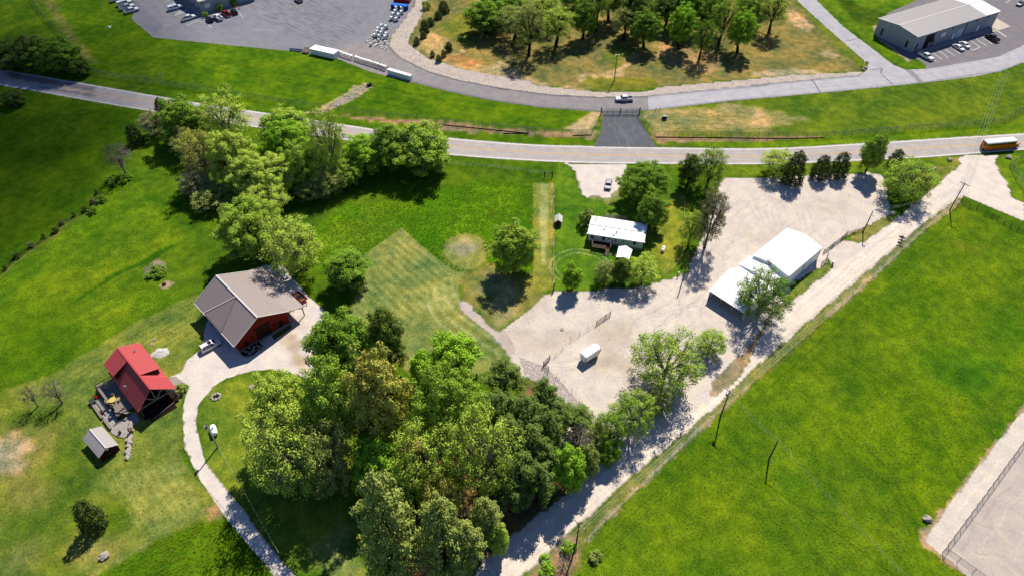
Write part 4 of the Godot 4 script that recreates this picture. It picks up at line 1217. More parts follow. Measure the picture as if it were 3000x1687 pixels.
	tree("leafy_tree", "mid_b", [-24.46, -75.11, 5.45, 15.34], "leaf_gold", "olive-gold oak with a straight dark trunk", "")
	tree("leafy_tree", "big_a", [-12.10, -75.30, 7.03, 12.15], "leaf_mid", "broadest bright green tree in the grove's north-east", "")
	tree("leafy_tree", "small_a", [-24.16, -66.56, 4.82, 7.23], "leaf_bright", "vivid green low tree in the middle of the grove", "")
	tree("leafy_tree", "airy_c", [-15.84, -66.13, 6.19, 10.66], "leaf_spring", "open tree with pale tufts and visible branches", "")
	tree("leafy_tree", "airy_c", [-5.59, -65.88, 6.62, 13.24], "leaf_spring", "open tree with silvery branches beside the pines", "")
	tree("leafy_tree", "mid_a", [-18.05, -62.07, 3.79, 5.79], "leaf_green", "shaded green tree behind the tall pale pine", "")
	tree("leafy_tree", "airy_a", [-12.53, -59.64, 3.96, 7.46], "leaf_gold", "thin yellowish tree in the south of the grove", "")
	tree("leafy_tree", "airy_a", [-33.67, -66.36, 5.40, 10.28], "leaf_olive", "dull half-bare tree under the crooked trunk", "")
	tree("pine_tree", "pine_c", [-19.51, -49.92, 5.38, 17.43], "leaf_pine_pale", "tall pale green pine at the bottom left of the grove", "")
	tree("pine_tree", "pine_c", [-11.17, -50.01, 4.56, 13.60], "leaf_pine_pale", "second pale pine, right of the tallest one", "")
	tree("pine_tree", "pine_b", [-7.26, -50.32, 2.92, 12.00], "leaf_pine_pale", "narrow pale pine between two others by the road", "")
	tree("pine_tree", "pine_b", [-4.42, -55.02, 2.76, 11.25], "leaf_pine_pale", "pale pine nearest the dirt road at the bottom", "")
	tree("leafy_tree", "small_b", [-2.28, -53.47, 1.68, 5.24], "leaf_spring", "small yellow-green tree on the very edge of the dirt road", "")
	# the house's side
	tree("cedar_tree", "cedar_a", [-75.73, -58.66, 2.35, 4.30], "leaf_cedar", "round dark cedar alone on the grass at the bottom left", "")
	tree("bare_tree", "bare_a", [-99.21, -84.94, 2.03, 3.92], "leaf_grey", "left one of two bare saplings west of the red-roofed house", "")
	tree("bare_tree", "bare_b", [-94.60, -85.78, 2.58, 3.92], "leaf_grey", "right one of two bare saplings west of the red-roofed house", "")
	# the wood on the slope behind the plant road
	g = "trees of the wood on the slope"
	tree("leafy_tree", "wood_b", [-10.08, -260.27, 7.54, 7.01], "leaf_green", "dark leafy tree at the west end of the wood", g)
	tree("leafy_tree", "wood_a", [0.96, -253.93, 7.87, 7.76], "leaf_olive", "dull thin tree right of the dark one at the wood's west end", g)
	tree("leafy_tree", "wood_c", [-2.10, -270.57, 7.67, 6.21], "leaf_green", "yellow-green tree behind the dull thin one in the west", g)
	tree("leafy_tree", "wood_a", [6.14, -240.69, 6.11, 11.70], "leaf_olive", "tree with a long slanting trunk and branching shadow by the bank", g)
	tree("leafy_tree", "wood_a", [16.48, -248.60, 6.29, 9.13], "leaf_spring", "thin tree with a straight bare trunk, second by the bank", g)
	tree("leafy_tree", "wood_c", [13.25, -265.18, 6.38, 7.46], "leaf_mid", "tall tree behind the two by the bank", g)
	tree("leafy_tree", "wood_a", [32.72, -261.42, 4.95, 13.54], "leaf_spring", "solitary tall tree with a dark bare trunk in the clearing", g)
	tree("leafy_tree", "wood_a", [42.45, -254.07, 4.93, 7.70], "leaf_olive", "thin tree east of the clearing", g)
	tree("leafy_tree", "wood_b", [49.38, -247.52, 5.32, 8.13], "leaf_green", "dense green tree behind the light pole", g)
	tree("leafy_tree", "wood_b", [60.54, -265.18, 5.80, 7.46], "leaf_dark", "darkest tree, back in the middle of the wood", g)
	tree("leafy_tree", "wood_b", [62.24, -246.45, 5.04, 9.60], "leaf_bright", "bright green tree in the front of the wood's middle", g)
	tree("leafy_tree", "wood_c", [68.41, -238.13, 3.99, 9.00], "leaf_green", "slim pale tree standing furthest forward", g)
	tree("leafy_tree", "wood_c", [77.96, -249.68, 5.08, 10.13], "leaf_mid", "leafy tree behind the slim pale one", g)
	tree("leafy_tree", "wood_b", [83.66, -243.29, 5.00, 9.31], "leaf_bright", "rounded bright tree at the east front of the wood", g)
	tree("leafy_tree", "wood_c", [91.59, -265.18, 5.80, 7.46], "leaf_green", "tree behind the rounded bright one in the east", g)
	tree("leafy_tree", "wood_c", [99.66, -259.70, 5.23, 9.78], "leaf_spring", "last tree of the wood in the east, on a thin trunk", g)
	for q in [["wood_b", [-3.61, -272.81, 7.13, 5.79], "leaf_dark", "back row tree over the wood's west end"], ["wood_b", [26.10, -281.98, 7.28, 6.76], "leaf_mid", "back row tree over the clearing's west side"], ["wood_c", [54.91, -274.04, 6.55, 5.80], "leaf_green", "back row tree east of the clearing"], ["wood_b", [77.01, -275.67, 7.76, 6.70], "leaf_green", "back row tree behind the slim pale one"], ["wood_c", [96.53, -277.97, 6.61, 6.28], "leaf_mid", "back row tree in the east of the wood"], ["wood_b", [27.08, -254.07, 4.92, 8.70], "leaf_green", "dark tree left of the solitary one in the clearing"], ["wood_b", [67.67, -262.00, 5.51, 9.81], "leaf_green", "tree behind the bright green one in the wood's middle"], ["wood_b", [38.38, -270.28, 5.62, 10.44], "leaf_green", "back tree right of the solitary one in the clearing"], ["wood_c", [77.85, -260.85, 4.99, 10.30], "leaf_green", "tree half hidden behind the wood's slim pale one"], ["wood_b", [-5.25, -276.42, 6.78, 8.99], "leaf_dark", "topmost dark tree at the wood's west end"], ["wood_b", [46.34, -259.70, 4.98, 9.78], "leaf_dark", "dark tree between the thin and the dense one east of the clearing"], ["wood_c", [101.54, -283.06, 5.48, 6.32], "leaf_spring", "back row tree nearest the side road"]]:
		tree("leafy_tree", q[0], q[1], q[2], q[3], g)
	# bushes
	g = "cedar bushes on the bank"
	var spots := [[-27.79, -278.92, 2.56, 2.43], [-29.52, -272.71, 1.79, 1.61], [-32.17, -266.69, 1.76, 1.59], [-34.17, -263.75, 1.85, 1.85], [-33.09, -260.16, 1.22, 1.16], [-33.99, -255.63, 1.41, 1.36], [-35.96, -250.22, 1.39, 1.56], [-29.21, -240.17, 0.97, 1.28], [-26.59, -236.30, 1.24, 1.43], [-25.14, -240.17, 1.06, 1.43], [-23.39, -244.86, 1.37, 1.80]]
	for i in spots.size():
		tree("cedar_bush", "cedar_a", spots[i], "leaf_cedar", ["largest cedar bush, highest on the bank", "cedar bush just below the largest on the bank", "right of the paired cedar bushes halfway up the bank", "left of the paired cedar bushes halfway up the bank", "small cedar bush under the pair on the bank", "cedar bush alone at the middle of the bank's foot", "westernmost cedar bush, nearest the gravel shoulder", "small cedar bush on the bare orange soil", "lowest cedar bush on the bank by the plant road", "cedar bush right of the lowest one", "cedar bush highest on the orange soil"][i], g, -1.0 if false else 0.0)
	tree("leafy_bush", "bush_b", [-35.03, -281.54, 2.21, 1.60], "leaf_spring", "pale leafy bush at the top of the gravel shoulder", "", 1.8)
	tree("round_bush", "bush_b", [-119.49, -280.05, 1.76, 0.81], "leaf_green", "clipped round bush by the north-west building's wall, the middle one", "", 1.6)
	tree("round_bush", "bush_b", [-114.91, -284.92, 1.78, 0.91], "leaf_green", "clipped round bush behind the dark parked car", "", 1.6)
	tree("round_bush", "bush_a", [-123.48, -274.47, 1.20, 0.70], "leaf_mid", "low clipped bush at the building's corner", "", 1.4)
	tree("leafy_bush", "bush_b", [-88.65, -124.72, 2.61, 1.83], "leaf_green", "blue-green weed clump in a ring of bare soil", "", 1.0)
	tree("leafy_bush", "bush_a", [-70.66, -88.78, 1.32, 0.88], "leaf_olive", "dry bush at the corner of the house path", "", 1.2)
	tree("leafy_bush", "bush_b", [10.04, -54.45, 1.59, 1.33], "leaf_bright", "green bush at the foot of the road pole", "", 1.0)
	tree("leafy_bush", "bush_b", [6.13, -50.13, 1.55, 1.83], "leaf_bright", "bright weed clump between the road and the brush pile", "", 0.8)
	tree("leafy_bush", "bush_a", [5.77, -52.28, 1.05, 1.13], "leaf_bright", "small bright weed clump beside the dirt road's edge", "", 0.8)
	tree("leafy_bush", "bush_a", [14.77, -52.66, 1.31, 1.35], "leaf_olive", "ragged bush out in the right-hand pasture", "", 0.8)
	tree("bare_bush", "bare_a", [8.86, -51.13, 1.55, 2.70], "leaf_grey", "grey leafless brush beside the road pole", "", 0.35)
	tree("leafy_bush", "bush_a", [-23.75, -247.87, 1.69, 0.87], "leaf_olive", "dry bush on the orange soil of the bank", "", 1.0)
	g = "bushes along the ditch"
	var ditch := V([-117.82, -157.73, -117.13, -153.51, -117.81, -150.00, -119.69, -147.70, -121.39, -144.33, -121.64, -141.05, -123.77, -138.91, -125.11, -135.24, -126.84, -131.17, -127.59, -126.74])
	for i in ditch.size():
		var words := ["first", "second", "third", "fourth", "fifth", "sixth", "seventh", "eighth", "ninth", "last"]
		tree("leafy_bush", "bush_b", [ditch[i].x, ditch[i].y, 0.55 + 0.25 * (i % 3), 0.6], ["leaf_green", "leaf_grey", "leaf_dark"][i % 3], "%s bush along the ditch, counted from the dead tree" % words[i], g, 0.8)
	for q in [[[-114.93, -154.30, 1.68, 0.78], "green bush beside the head of the ditch"], [[-115.24, -149.03, 1.44, 0.77], "green bush east of the ditch, above the field"], [[-114.98, -162.95, 2.59, 1.17], "dark bush at the foot of the dead tree"], [[-112.08, -164.23, 2.17, 1.18], "dark bush right of the dead tree's foot"]]:
		tree("leafy_bush", "bush_b", q[0], "leaf_green", q[1], "", 1.0)


# ---------------------------------------------------------------- grass and stones that nobody could count

func scatter(called: String, zones: Array, density: float, m: Mesh, mt: Material, size: Vector2, seed_: int, tint: Color, vary: float) -> MultiMeshInstance3D:
	rng.seed = seed_
	var where: Array[Transform3D] = []
	var tone := PackedColorArray()
	for z in zones:
		var p: PackedVector2Array = z
		var lo := Vector2(1e9, 1e9)
		var hi := Vector2(-1e9, -1e9)
		for v in p:
			lo = lo.min(v)
			hi = hi.max(v)
		lo = lo.max(Vector2(X0, Z0))
		hi = hi.min(Vector2(X1, Z1))
		for k in int((hi.x - lo.x) * (hi.y - lo.y) * density):
			var v := Vector2(rng.randf_range(lo.x, hi.x), rng.randf_range(lo.y, hi.y))
			# within what the photograph shows, and a little more
			var reach := 0.56 * (120.0 - v.y) + 12.0
			if absf(v.x) > reach or v.y > -44.0 or not Geometry2D.is_point_in_polygon(v, p):
				continue
			var clump := ground_noise.get_noise_2d(v.x * 0.22, v.y * 0.22)
			var patchy := ground_noise.get_noise_2d(v.x * 0.05 + 40.0, v.y * 0.05)
			if rng.randf() > 0.8 + clump * 0.2:
				continue
			var s := rng.randf_range(size.x, size.y) * (1.0 + clump * 0.12)
			where.append(Transform3D(Basis(Vector3.UP, rng.randf() * TAU).scaled(Vector3(s, s * rng.randf_range(0.7, 1.2), s)), Vector3(v.x, 0, v.y)))
			var c := 1.0 + vary * rng.randf_range(-1, 1) + clump * 0.1
			tone.append(Color(tint.r * c * (1.0 + patchy * 0.55), tint.g * c, tint.b * c))
	var mm := MultiMesh.new()
	mm.transform_format = MultiMesh.TRANSFORM_3D
	mm.use_colors = true
	mm.mesh = m
	mm.instance_count = where.size()
	for i in where.size():
		mm.set_instance_transform(i, where[i])
		mm.set_instance_color(i, tone[i])
	var o := MultiMeshInstance3D.new()
	o.name = numbered(called)
	o.multimesh = mm
	o.material_override = mt
	add_child(o)
	print(called, " ", where.size())
	return o


func tuft(blades: int, lean: float) -> ArrayMesh:
	var l := Leaves.new()
	l.rng = rng
	for i in blades:
		var an := TAU * (i + rng.randf()) / blades
		var d := Vector3(cos(an), 0, sin(an))
		var s := Vector3(-d.z, 0, d.x) * 0.13
		var b := d * 0.18
		var tip := d * rng.randf_range(0.4, 1.0) * lean + Vector3(0, rng.randf_range(0.5, 1.0), 0)
		var nor := (Vector3.UP - d * 0.3).normalized()
		for q in [b - s, tip, b + s]:
			l.v.append(q)
			l.n.append(nor)
			l.c.append(Color.WHITE)
	return l.mesh()


func build_grass():
	rng.seed = 9
	var gm := leaf_mat(Color(1, 1, 1))
	gm.backlight = Color(0.4, 0.4, 0.2)
	gm.roughness = 0.9
	gm.metallic_specular = 0.05
	var t := tuft(9, 0.9)
	var lush := scatter("tall_grass", [Z.right_field], 6.0, t, gm, Vector2(0.1, 0.26), 301, Color(0.145, 0.205, 0.022), 0.38)
	tag(lush, "tall vivid grass of the right-hand pasture", "grass", "", "stuff")
	var west := scatter("tall_grass", [Z.mid_field, Z.left_field], 3.5, t, gm, Vector2(0.1, 0.28), 302, Color(0.13, 0.195, 0.014), 0.38)
	tag(west, "tall grass of the western pastures", "grass", "", "stuff")
	var grove := scatter("tall_grass", [Z.grove_field], 7.0, t, gm, Vector2(0.2, 0.38), 303, Color(0.10, 0.19, 0.01), 0.2)
	tag(grove, "uncut grass round the mown diamond and ring", "grass", "", "stuff")
	var south := scatter("tall_grass", [Z.south_field], 9.0, t, gm, Vector2(0.16, 0.36), 304, Color(0.105, 0.18, 0.01), 0.2)
	tag(south, "uncut grass west of the drive at the bottom", "grass", "", "stuff")
	var rough := scatter("rough_grass", [Z.verge, Z.house_lawn, Z.wood_floor, Z.east_strip, Z.grove_floor], 1.2, t, gm, Vector2(0.12, 0.32), 305, Color(0.2, 0.225, 0.055), 0.3)
	tag(rough, "thin rough grass of the verges and slopes", "grass", "", "stuff")


func build_cloud():
	# a cumulus above the north-west, out of the picture: its shade lies on the far left
	var m := StandardMaterial3D.new()
	m.albedo_color = Color(0.95, 0.95, 0.96, 0.095)
	m.transparency = BaseMaterial3D.TRANSPARENCY_ALPHA
	m.roughness = 1.0
	m.cull_mode = BaseMaterial3D.CULL_DISABLED
	rng.seed = 404
	var sun := Vector3(0.236, 0.755, -0.61)
	var up := 700.0 / sun.y
	var t := thing("cloud", "", "")
	tag(t, "", "", "", "structure")
	for q in [[-205.0, -225.0, 62.0], [-190.0, -190.0, 58.0], [-168.0, -215.0, 50.0], [-215.0, -180.0, 60.0], [-180.0, -160.0, 48.0], [-160.0, -185.0, 52.0], [-225.0, -260.0, 60.0], [-150.0, -175.0, 36.0], [-205.0, -140.0, 50.0], [-185.0, -245.0, 48.0], [-140.0, -195.0, 34.0], [-165.0, -140.0, 36.0], [-172.0, -190.0, 66.0], [-200.0, -210.0, 80.0]]:
		var k := MB.new()
		var rings := []
		for j in 13:
			var a := PI * j / 12.0
			rings.append([-cos(a) * q[2] * 0.4, maxf(0.01, sin(a)) * q[2]])
		k.lathe(Vector3(q[0], 0, q[1]) + sun * up + Vector3(0, rng.randf_range(-20, 40), 0), Vector3.UP, rings, 24)
		part("puff", k, m, t)

# ---------------------------------------------------------------- buildings

# raised seams down a roof slope from a-b (top edge) to c-d (bottom edge)
func seams(called: String, parent: Node3D, m: Material, a: Vector3, b: Vector3, c: Vector3, d: Vector3, step: float, hgt := 0.05, w := 0.07):
	var k := MB.new()
	var n := int(a.distance_to(b) / step)
	var up := Vector3(0, hgt * 0.5 + 0.003, 0)
	for i in range(1, n):
		var t := float(i) / n
		k.bar(a.lerp(b, t) + up, c.lerp(d, t) + up, w, hgt)
	var o := part(called, k, m, parent)
	o.set_meta("kind", "stuff")


# four walls under a ridge that runs along u; returns the wall part
func shell(parent: Node3D, m: Material, u0: float, u1: float, v0: float, v1: float, e0: float, e1: float, rv: float, rh: float, base := 0.0) -> MeshInstance3D:
	var k := MB.new()
	for u in [u0, u1]:
		var p := [Vector3(u, base, v0), Vector3(u, e0, v0), Vector3(u, rh, rv), Vector3(u, e1, v1), Vector3(u, base, v1)]
		for i in range(1, 4):
			k.tri(p[0], p[i], p[i + 1])
	k.quad(Vector3(u0, base, v0), Vector3(u1, base, v0), Vector3(u1, e0, v0), Vector3(u0, e0, v0))
	k.quad(Vector3(u0, base, v1), Vector3(u1, base, v1), Vector3(u1, e1, v1), Vector3(u0, e1, v1))
	return part("wall", k, m, parent)


func one_box(called: String, c: Vector3, s: Vector3, m: Material, parent: Node3D, turn := 0.0) -> MeshInstance3D:
	var k := MB.new()
	k.box(c, s, Basis(Vector3.UP, turn))
	return part(called, k, m, parent)


func window_on(parent: Node3D, c: Vector3, w: float, hgt: float, along_u: bool, frame_m: Material):
	var d := Vector3(w, hgt, 0.08) if along_u else Vector3(0.08, hgt, w)
	var f := one_box("window", c, d + (Vector3(0.16, 0.16, 0) if along_u else Vector3(0, 0.16, 0.16)), frame_m, parent)
	one_box("pane", c, d + (Vector3(0, 0, 0.04) if along_u else Vector3(0.04, 0, 0)), M.glass, f)


func build_buildings():
	M.barn_roof = worn(D(190, 176, 170), 0.6, 0.92, 41, 3.0)
	M.barn_rib = mat(D(184, 170, 164), 0.6)
	M.barn_wall = worn(Color(0.50, 0.115, 0.075), 0.7, 0.85, 42, 2.0)
	M.barn_door = worn(Color(0.20, 0.10, 0.08), 0.8, 0.8, 43, 2.0)
	M.red_roof = worn(D(224, 98, 100), 0.5, 0.9, 44, 3.0)
	M.red_seam = mat(D(206, 84, 88), 0.5)
	M.log_wall = worn(Color(0.32, 0.2, 0.13), 0.85, 0.6, 45, 1.0)
	M.grey_roof = worn(D(196, 190, 186), 0.6, 0.93, 46, 2.5)
	M.shed_wall = worn(Color(0.28, 0.05, 0.045), 0.8, 0.85, 47, 2.0)
	M.tin = worn(D(240, 236, 232), 0.5, 0.94, 48, 4.0)
	M.tin_rib = mat(D(226, 220, 215), 0.5)
	M.blue_grey_wall = worn(Color(0.60, 0.64, 0.66), 0.6, 0.92, 49, 4.0)
	M.siding = worn(Color(0.80, 0.81, 0.8), 0.6, 0.92, 50, 3.0)
	M.skirt = worn(Color(0.56, 0.56, 0.54), 0.8, 0.8, 51, 2.0)
	M.pot_plant = mat(Color(0.2, 0.34, 0.12), 0.8)
	M.dark_wood = worn(Color(0.16, 0.11, 0.085), 0.85, 0.7, 52, 1.5)
	red_barn()
	log_house()
	garden_shed()
	mobile_home()
	workshop()
	metal_buildings()


func red_barn():
	var t := thing("barn", "red barn under a wide brown-grey metal roof, white car parked at its side", "barn", P(-73.92, -111.39), -0.7913)
	var rh := 7.9
	var rv := -6.9
	# walls: the closed hall and the open lean-to on its far side
	shell(t, M.barn_wall, 0.7, 17.2, -13.8, -0.9, 4.45, 4.05, rv, rh - 0.25)
	var k := MB.new()
	k.plate([Vector3(0, 3.7, 0), Vector3(0, rh, rv), Vector3(18.6, rh, rv), Vector3(18.6, 3.7, 0)], 0.12)
	k.plate([Vector3(0, rh, rv), Vector3(0, 4.6, -13.8), Vector3(18.6, 4.6, -13.8), Vector3(18.6, rh, rv)], 0.12)
	k.plate([Vector3(-0.1, 4.6, -13.8), Vector3(-0.5, 3.2, -17.7), Vector3(18.5, 3.2, -17.7), Vector3(18.6, 4.6, -13.8)], 0.12)
	var roof := part("roof", k, M.barn_roof, t)
	# the raised wedge of the cross gable
	k = MB.new()
	var a := Vector3(9.6, rh + 0.02, rv + 0.1)
	var b := Vector3(5.4, 3.72, 0.12)
	var c := Vector3(12.9, 3.72, 0.12)
	k.tri(a + Vector3(0, 0.06, 0), b + Vector3(0, 0.75, 0), c + Vector3(0, 0.06, 0))
	k.quad(a, b, b + Vector3(0, 0.75, 0), a + Vector3(0, 0.06, 0))
	k.tri(b, c, b + Vector3(0, 0.75, 0))
	part("roof_wedge", k, M.barn_roof, roof)
	k = MB.new()
	for i in range(1, 24):
		var q := i / 24.0
		k.bar((b + Vector3(0, 0.75, 0)).lerp(a + Vector3(0, 0.06, 0), q) + Vector3(0, 0.04, 0), (c + Vector3(0, 0.06, 0)).lerp(a + Vector3(0, 0.06, 0), q) + Vector3(0, 0.04, 0), 0.06, 0.05)
	part("wedge_seam", k, M.barn_rib, roof).set_meta("kind", "stuff")
	k = MB.new()
	k.bar(a + Vector3(0, 0.12, 0), b + Vector3(0, 0.82, 0), 0.2, 0.1)
	part("flashing", k, M.tin, roof)
	seams("roof_seam", roof, M.barn_rib, Vector3(0, rh, rv), Vector3(18.6, rh, rv), Vector3(0, 3.7, 0), Vector3(18.6, 3.7, 0), 0.45, 0.03, 0.05)
	seams("roof_seam", roof, M.barn_rib, Vector3(0, rh, rv), Vector3(18.6, rh, rv), Vector3(0, 4.6, -13.8), Vector3(18.6, 4.6, -13.8), 0.45, 0.03, 0.05)
	one_box("ridge_cap", Vector3(9.3, rh + 0.03, rv), Vector3(18.7, 0.08, 0.4), M.tin, roof)
	for q in [[0.05, 0.0], [18.6, 0.0]]:
		k = MB.new()
		k.bar(Vector3(q[0], 3.72, 0.02), Vector3(q[0], rh + 0.02, rv), 0.16, 0.14)
		k.bar(Vector3(q[0], 4.62, -13.8), Vector3(q[0], rh + 0.02, rv), 0.16, 0.14)
		part("rake_trim", k, M.tin, roof)
	one_box("gutter", Vector3(9.3, 3.66, 0.12), Vector3(18.6, 0.12, 0.14), M.tin, roof)
	# the dark sliding door in the gable, a walk door and lamps
	var d := one_box("sliding_door", Vector3(17.28, 1.75, -7.5), Vector3(0.1, 3.5, 3.4), M.barn_door, t)
	one_box("door_rail", Vector3(17.3, 3.6, -7.5), Vector3(0.14, 0.14, 4.2), M.dark_wood, d)
	for v in [-2.9, -11.6]:
		one_box("side_door", Vector3(17.27, 1.05, v), Vector3(0.08, 2.1, 1.0), M.barn_door, t)
	for v in [-4.6, -10.2]:
		one_box("vent", Vector3(17.28, 2.1, v), Vector3(0.1, 0.5, 0.6), M.dark_wood, t)
	for u in [3.0, 8.2, 13.2]:
		var g := one_box("garage_door", Vector3(u + 0.6, 1.5, -0.84), Vector3(3.4, 3.0, 0.1), M.barn_door, t)
		for y in [0.7, 1.4, 2.1]:
			one_box("panel_joint", Vector3(u + 0.6, y, -0.78), Vector3(3.4, 0.05, 0.04), M.dark_wood, g)
	for u in [0.6, 4.9, 9.2, 13.6, 17.9]:
		k = MB.new()
		k.bar(Vector3(u, 0, -17.4), Vector3(u, 3.3, -17.4), 0.2)
		part("lean_to_post", k, M.wood, t)
	for u in [0.8, 17.9]:
		k = MB.new()
		k.bar(Vector3(u, 2.1, -17.4), Vector3(u, 3.5, -15.9), 0.12)
		part("brace", k, M.wood, t)
	for q in [[Vector3(0.5, 3.5, -1.0), Vector3(0.5, 0, -0.35)], [Vector3(5.6, 3.6, -0.6), Vector3(5.6, 0, -0.3)]]:
		k = MB.new()
		k.bar(q[1], q[0], 0.18)
		part("eave_post", k, M.wood, t)
	# kerbed planting bed and walk along the gable wall
	var f := thing("planting_bed", "dark planting bed in a low curved kerb along the barn's gable wall", "planter", t.position, t.rotation.y)
	k = MB.new()
	var p := V([17.3, -5.7, 17.9, -5.6, 19.6, -5.4, 20.1, -4.6, 20.4, -2.6, 20.0, -1.4, 19.2, -0.8, 18.2, -0.7, 17.3, -0.9])
	for i in p.size():
		var e := p[(i + 1) % p.size()]
		k.bar(Vector3(p[i].x, 0.12, p[i].y), Vector3(e.x, 0.12, e.y), 0.22, 0.3)
	part("kerb", k, M.concrete, f)
	k = MB.new()
	k.slab(p, 0.02, 0.1)
	part("soil", k, worn(Color(0.16, 0.14, 0.12), 1.0, 0.5, 61, 1.0), f)
	k = MB.new()
	for i in 40:
		k.box(Vector3(rng.randf_range(17.8, 19.7), 0.15, rng.randf_range(-4.9, -1.4)), Vector3(0.3, 0.2, 0.25) * rng.randf_range(0.5, 1.3), Basis(Vector3(rng.randf(), 1, rng.randf()).normalized(), rng.randf() * 3.0))
	part("stones", k, M.rock, f).set_meta("kind", "stuff")
	solo_at("walkway", [17.3, -5.9, 18.0, -5.9, 17.9, -14.3, 17.3, -14.3], 0.03, 0.1, M.concrete, "narrow concrete walk along the foot of the barn's red gable wall", "path", t)
	solo_at("grass_bed", [18.1, -8.6, 19.6, -8.2, 19.2, -13.2, 18.0, -13.6], 0.015, 0.05, mat(D(86, 100, 40), 1.0), "strip of grass outside the barn's concrete walk", "lawn", t)


# a slab in the frame of another thing, as a thing of its own
func solo_at(called: String, p: Array, y0: float, y1: float, m: Material, label: String, category: String, frame: Node3D) -> MeshInstance3D:
	var k := MB.new()
	k.slab(V(p), y0, y1)
	return solo(called, k, m, label, category, frame.position, frame.rotation.y)


func log_house():
	var t := thing("house", "timber house with bright red metal roofs and a deck of old boards", "house", P(-83.80, -94.98), -0.7799)
	var rh := 7.0
	shell(t, M.log_wall, 0.6, 10.4, -3.5, 3.5, 3.2, 3.2, 0.0, 6.6)
	var k := MB.new()
	# steep main roof, and the two raised shed dormers that start at its ridge
	k.plate([Vector3(0.6, 2.75, 4.1), Vector3(0.6, rh, 0), Vector3(15.3, rh, 0), Vector3(15.1, 2.75, 4.1)], 0.12)
	k.plate([Vector3(0.6, rh, 0), Vector3(0.6, 2.75, -4.3), Vector3(14.9, 2.75, -4.3), Vector3(15.3, rh, 0)], 0.12)
	var roof := part("roof", k, M.red_roof, t)
	seams("roof_seam", roof, M.red_seam, Vector3(0.6, rh, 0), Vector3(15.3, rh, 0), Vector3(0.6, 2.75, 4.1), Vector3(15.1, 2.75, 4.1), 0.6, 0.035, 0.05)
	seams("roof_seam", roof, M.red_seam, Vector3(10.4, rh, 0), Vector3(15.3, rh, 0), Vector3(10.4, 2.75, -4.3), Vector3(14.9, 2.75, -4.3), 0.6, 0.035, 0.05)
	k = MB.new()
	k.plate([Vector3(0, 5.0, 3.9), Vector3(-0.1, rh + 0.12, 0), Vector3(4.9, rh + 0.12, 0), Vector3(4.7, 5.0, 3.9)], 0.14)
	k.plate([Vector3(-0.1, rh + 0.12, 0), Vector3(-0.4, 5.1, -4.15), Vector3(9.6, 5.1, -4.15), Vector3(10.4, rh + 0.12, 0)], 0.14)
	var dr := part("dormer_roof", k, M.red_roof, t)
	seams("roof_seam", dr, M.red_seam, Vector3(-0.1, rh + 0.12, 0), Vector3(10.4, rh + 0.12, 0), Vector3(-0.4, 5.1, -4.15), Vector3(9.6, 5.1, -4.15), 0.6, 0.035, 0.05)
	seams("roof_seam", dr, M.red_seam, Vector3(-0.1, rh + 0.12, 0), Vector3(4.9, rh + 0.12, 0), Vector3(0, 5.0, 3.9), Vector3(4.7, 5.0, 3.9), 0.6, 0.035, 0.05)
	k = MB.new()
	for s in [[4.5, 3.4, 0.5], [9.3, -3.6, 0.6], [0.7, 3.4, 0.5], [0.7, -3.6, 0.6]]:
		k.tri(Vector3(s[0], 6.8, 0.05 * signf(s[1])), Vector3(s[0], 3.3, s[1]), Vector3(s[0], 5.0, s[1]))
	k.quad(Vector3(0.7, 3.0, 3.45), Vector3(4.5, 3.0, 3.45), Vector3(4.5, 5.0, 3.45), Vector3(0.7, 5.0, 3.45))
	k.quad(Vector3(0.7, 3.0, -3.65), Vector3(9.3, 3.0, -3.65), Vector3(9.3, 5.1, -3.65), Vector3(0.7, 5.1, -3.65))
	part("dormer_wall", k, M.log_wall, t)
	k = MB.new()
	k.bar(Vector3(0.0, rh + 0.08, 0), Vector3(15.35, rh + 0.08, 0), 0.3, 0.12)
	part("ridge_cap", k, M.red_seam, roof)
	# step between the upper and the lower roof on the drive side
	# open gable porch: posts and truss
	for v in [-3.6, 3.5]:
		for u in [11.4, 14.7]:
			k = MB.new()
			k.bar(Vector3(u, 0, v), Vector3(u, 3.1, v), 0.24)
			part("porch_post", k, M.wood, t)
	for q in [[Vector3(15.0, 2.7, -4.0), Vector3(15.0, 6.8, 0.0)], [Vector3(15.0, 2.7, 4.0), Vector3(15.0, 6.8, 0.0)], [Vector3(15.0, 3.2, -3.7), Vector3(15.0, 3.2, 3.7)], [Vector3(15.0, 3.2, 0), Vector3(15.0, 6.6, 0)], [Vector3(15.0, 3.2, 0.0), Vector3(15.0, 5.0, 1.6)], [Vector3(15.0, 3.2, 0.0), Vector3(15.0, 5.0, -1.6)]]:
		k = MB.new()
		k.bar(q[0], q[1], 0.2)
		part("truss_beam", k, M.old_wood, t)
	one_box("porch_floor", Vector3(13.1, 0.55, 0.0), Vector3(5.2, 0.2, 7.6), M.dark_wood, t)
	for i in 4:
		one_box("porch_step", Vector3(15.9 + i * 0.3, 0.45 - i * 0.13, 0.2), Vector3(0.32, 0.12, 5.2), M.dark_wood, t)
	k = MB.new()
	k.bar(Vector3(16.7, 0.5, 2.6), Vector3(15.9, 0.7, -2.5), 0.12)
	part("step_rail", k, M.old_wood, t)
	for q in [[10.45, 1.6, -1.2], [10.45, 1.6, 1.8]]:
		window_on(t, Vector3(q[0], q[1] + 0.3, q[2]), 1.1, 1.2, false, M.dark_wood)
	one_box("door", Vector3(10.45, 1.65, 0.3), Vector3(0.1, 2.0, 0.95), M.barn_door, t)
	for u in [2.6, 5.6, 8.4]:
		window_on(t, Vector3(u, 2.2, 3.55), 1.3, 1.3, true, M.dark_wood)
	for u in [2.0, 5.0, 8.0]:
		window_on(t, Vector3(u, 4.2, -3.72), 1.1, 0.9, true, M.dark_wood)
	var pipe := MB.new()
	pipe.tube(Vector3(2.6, 5.6, -2.2), Vector3(2.6, 6.5, -2.2), 0.1, 0.1)
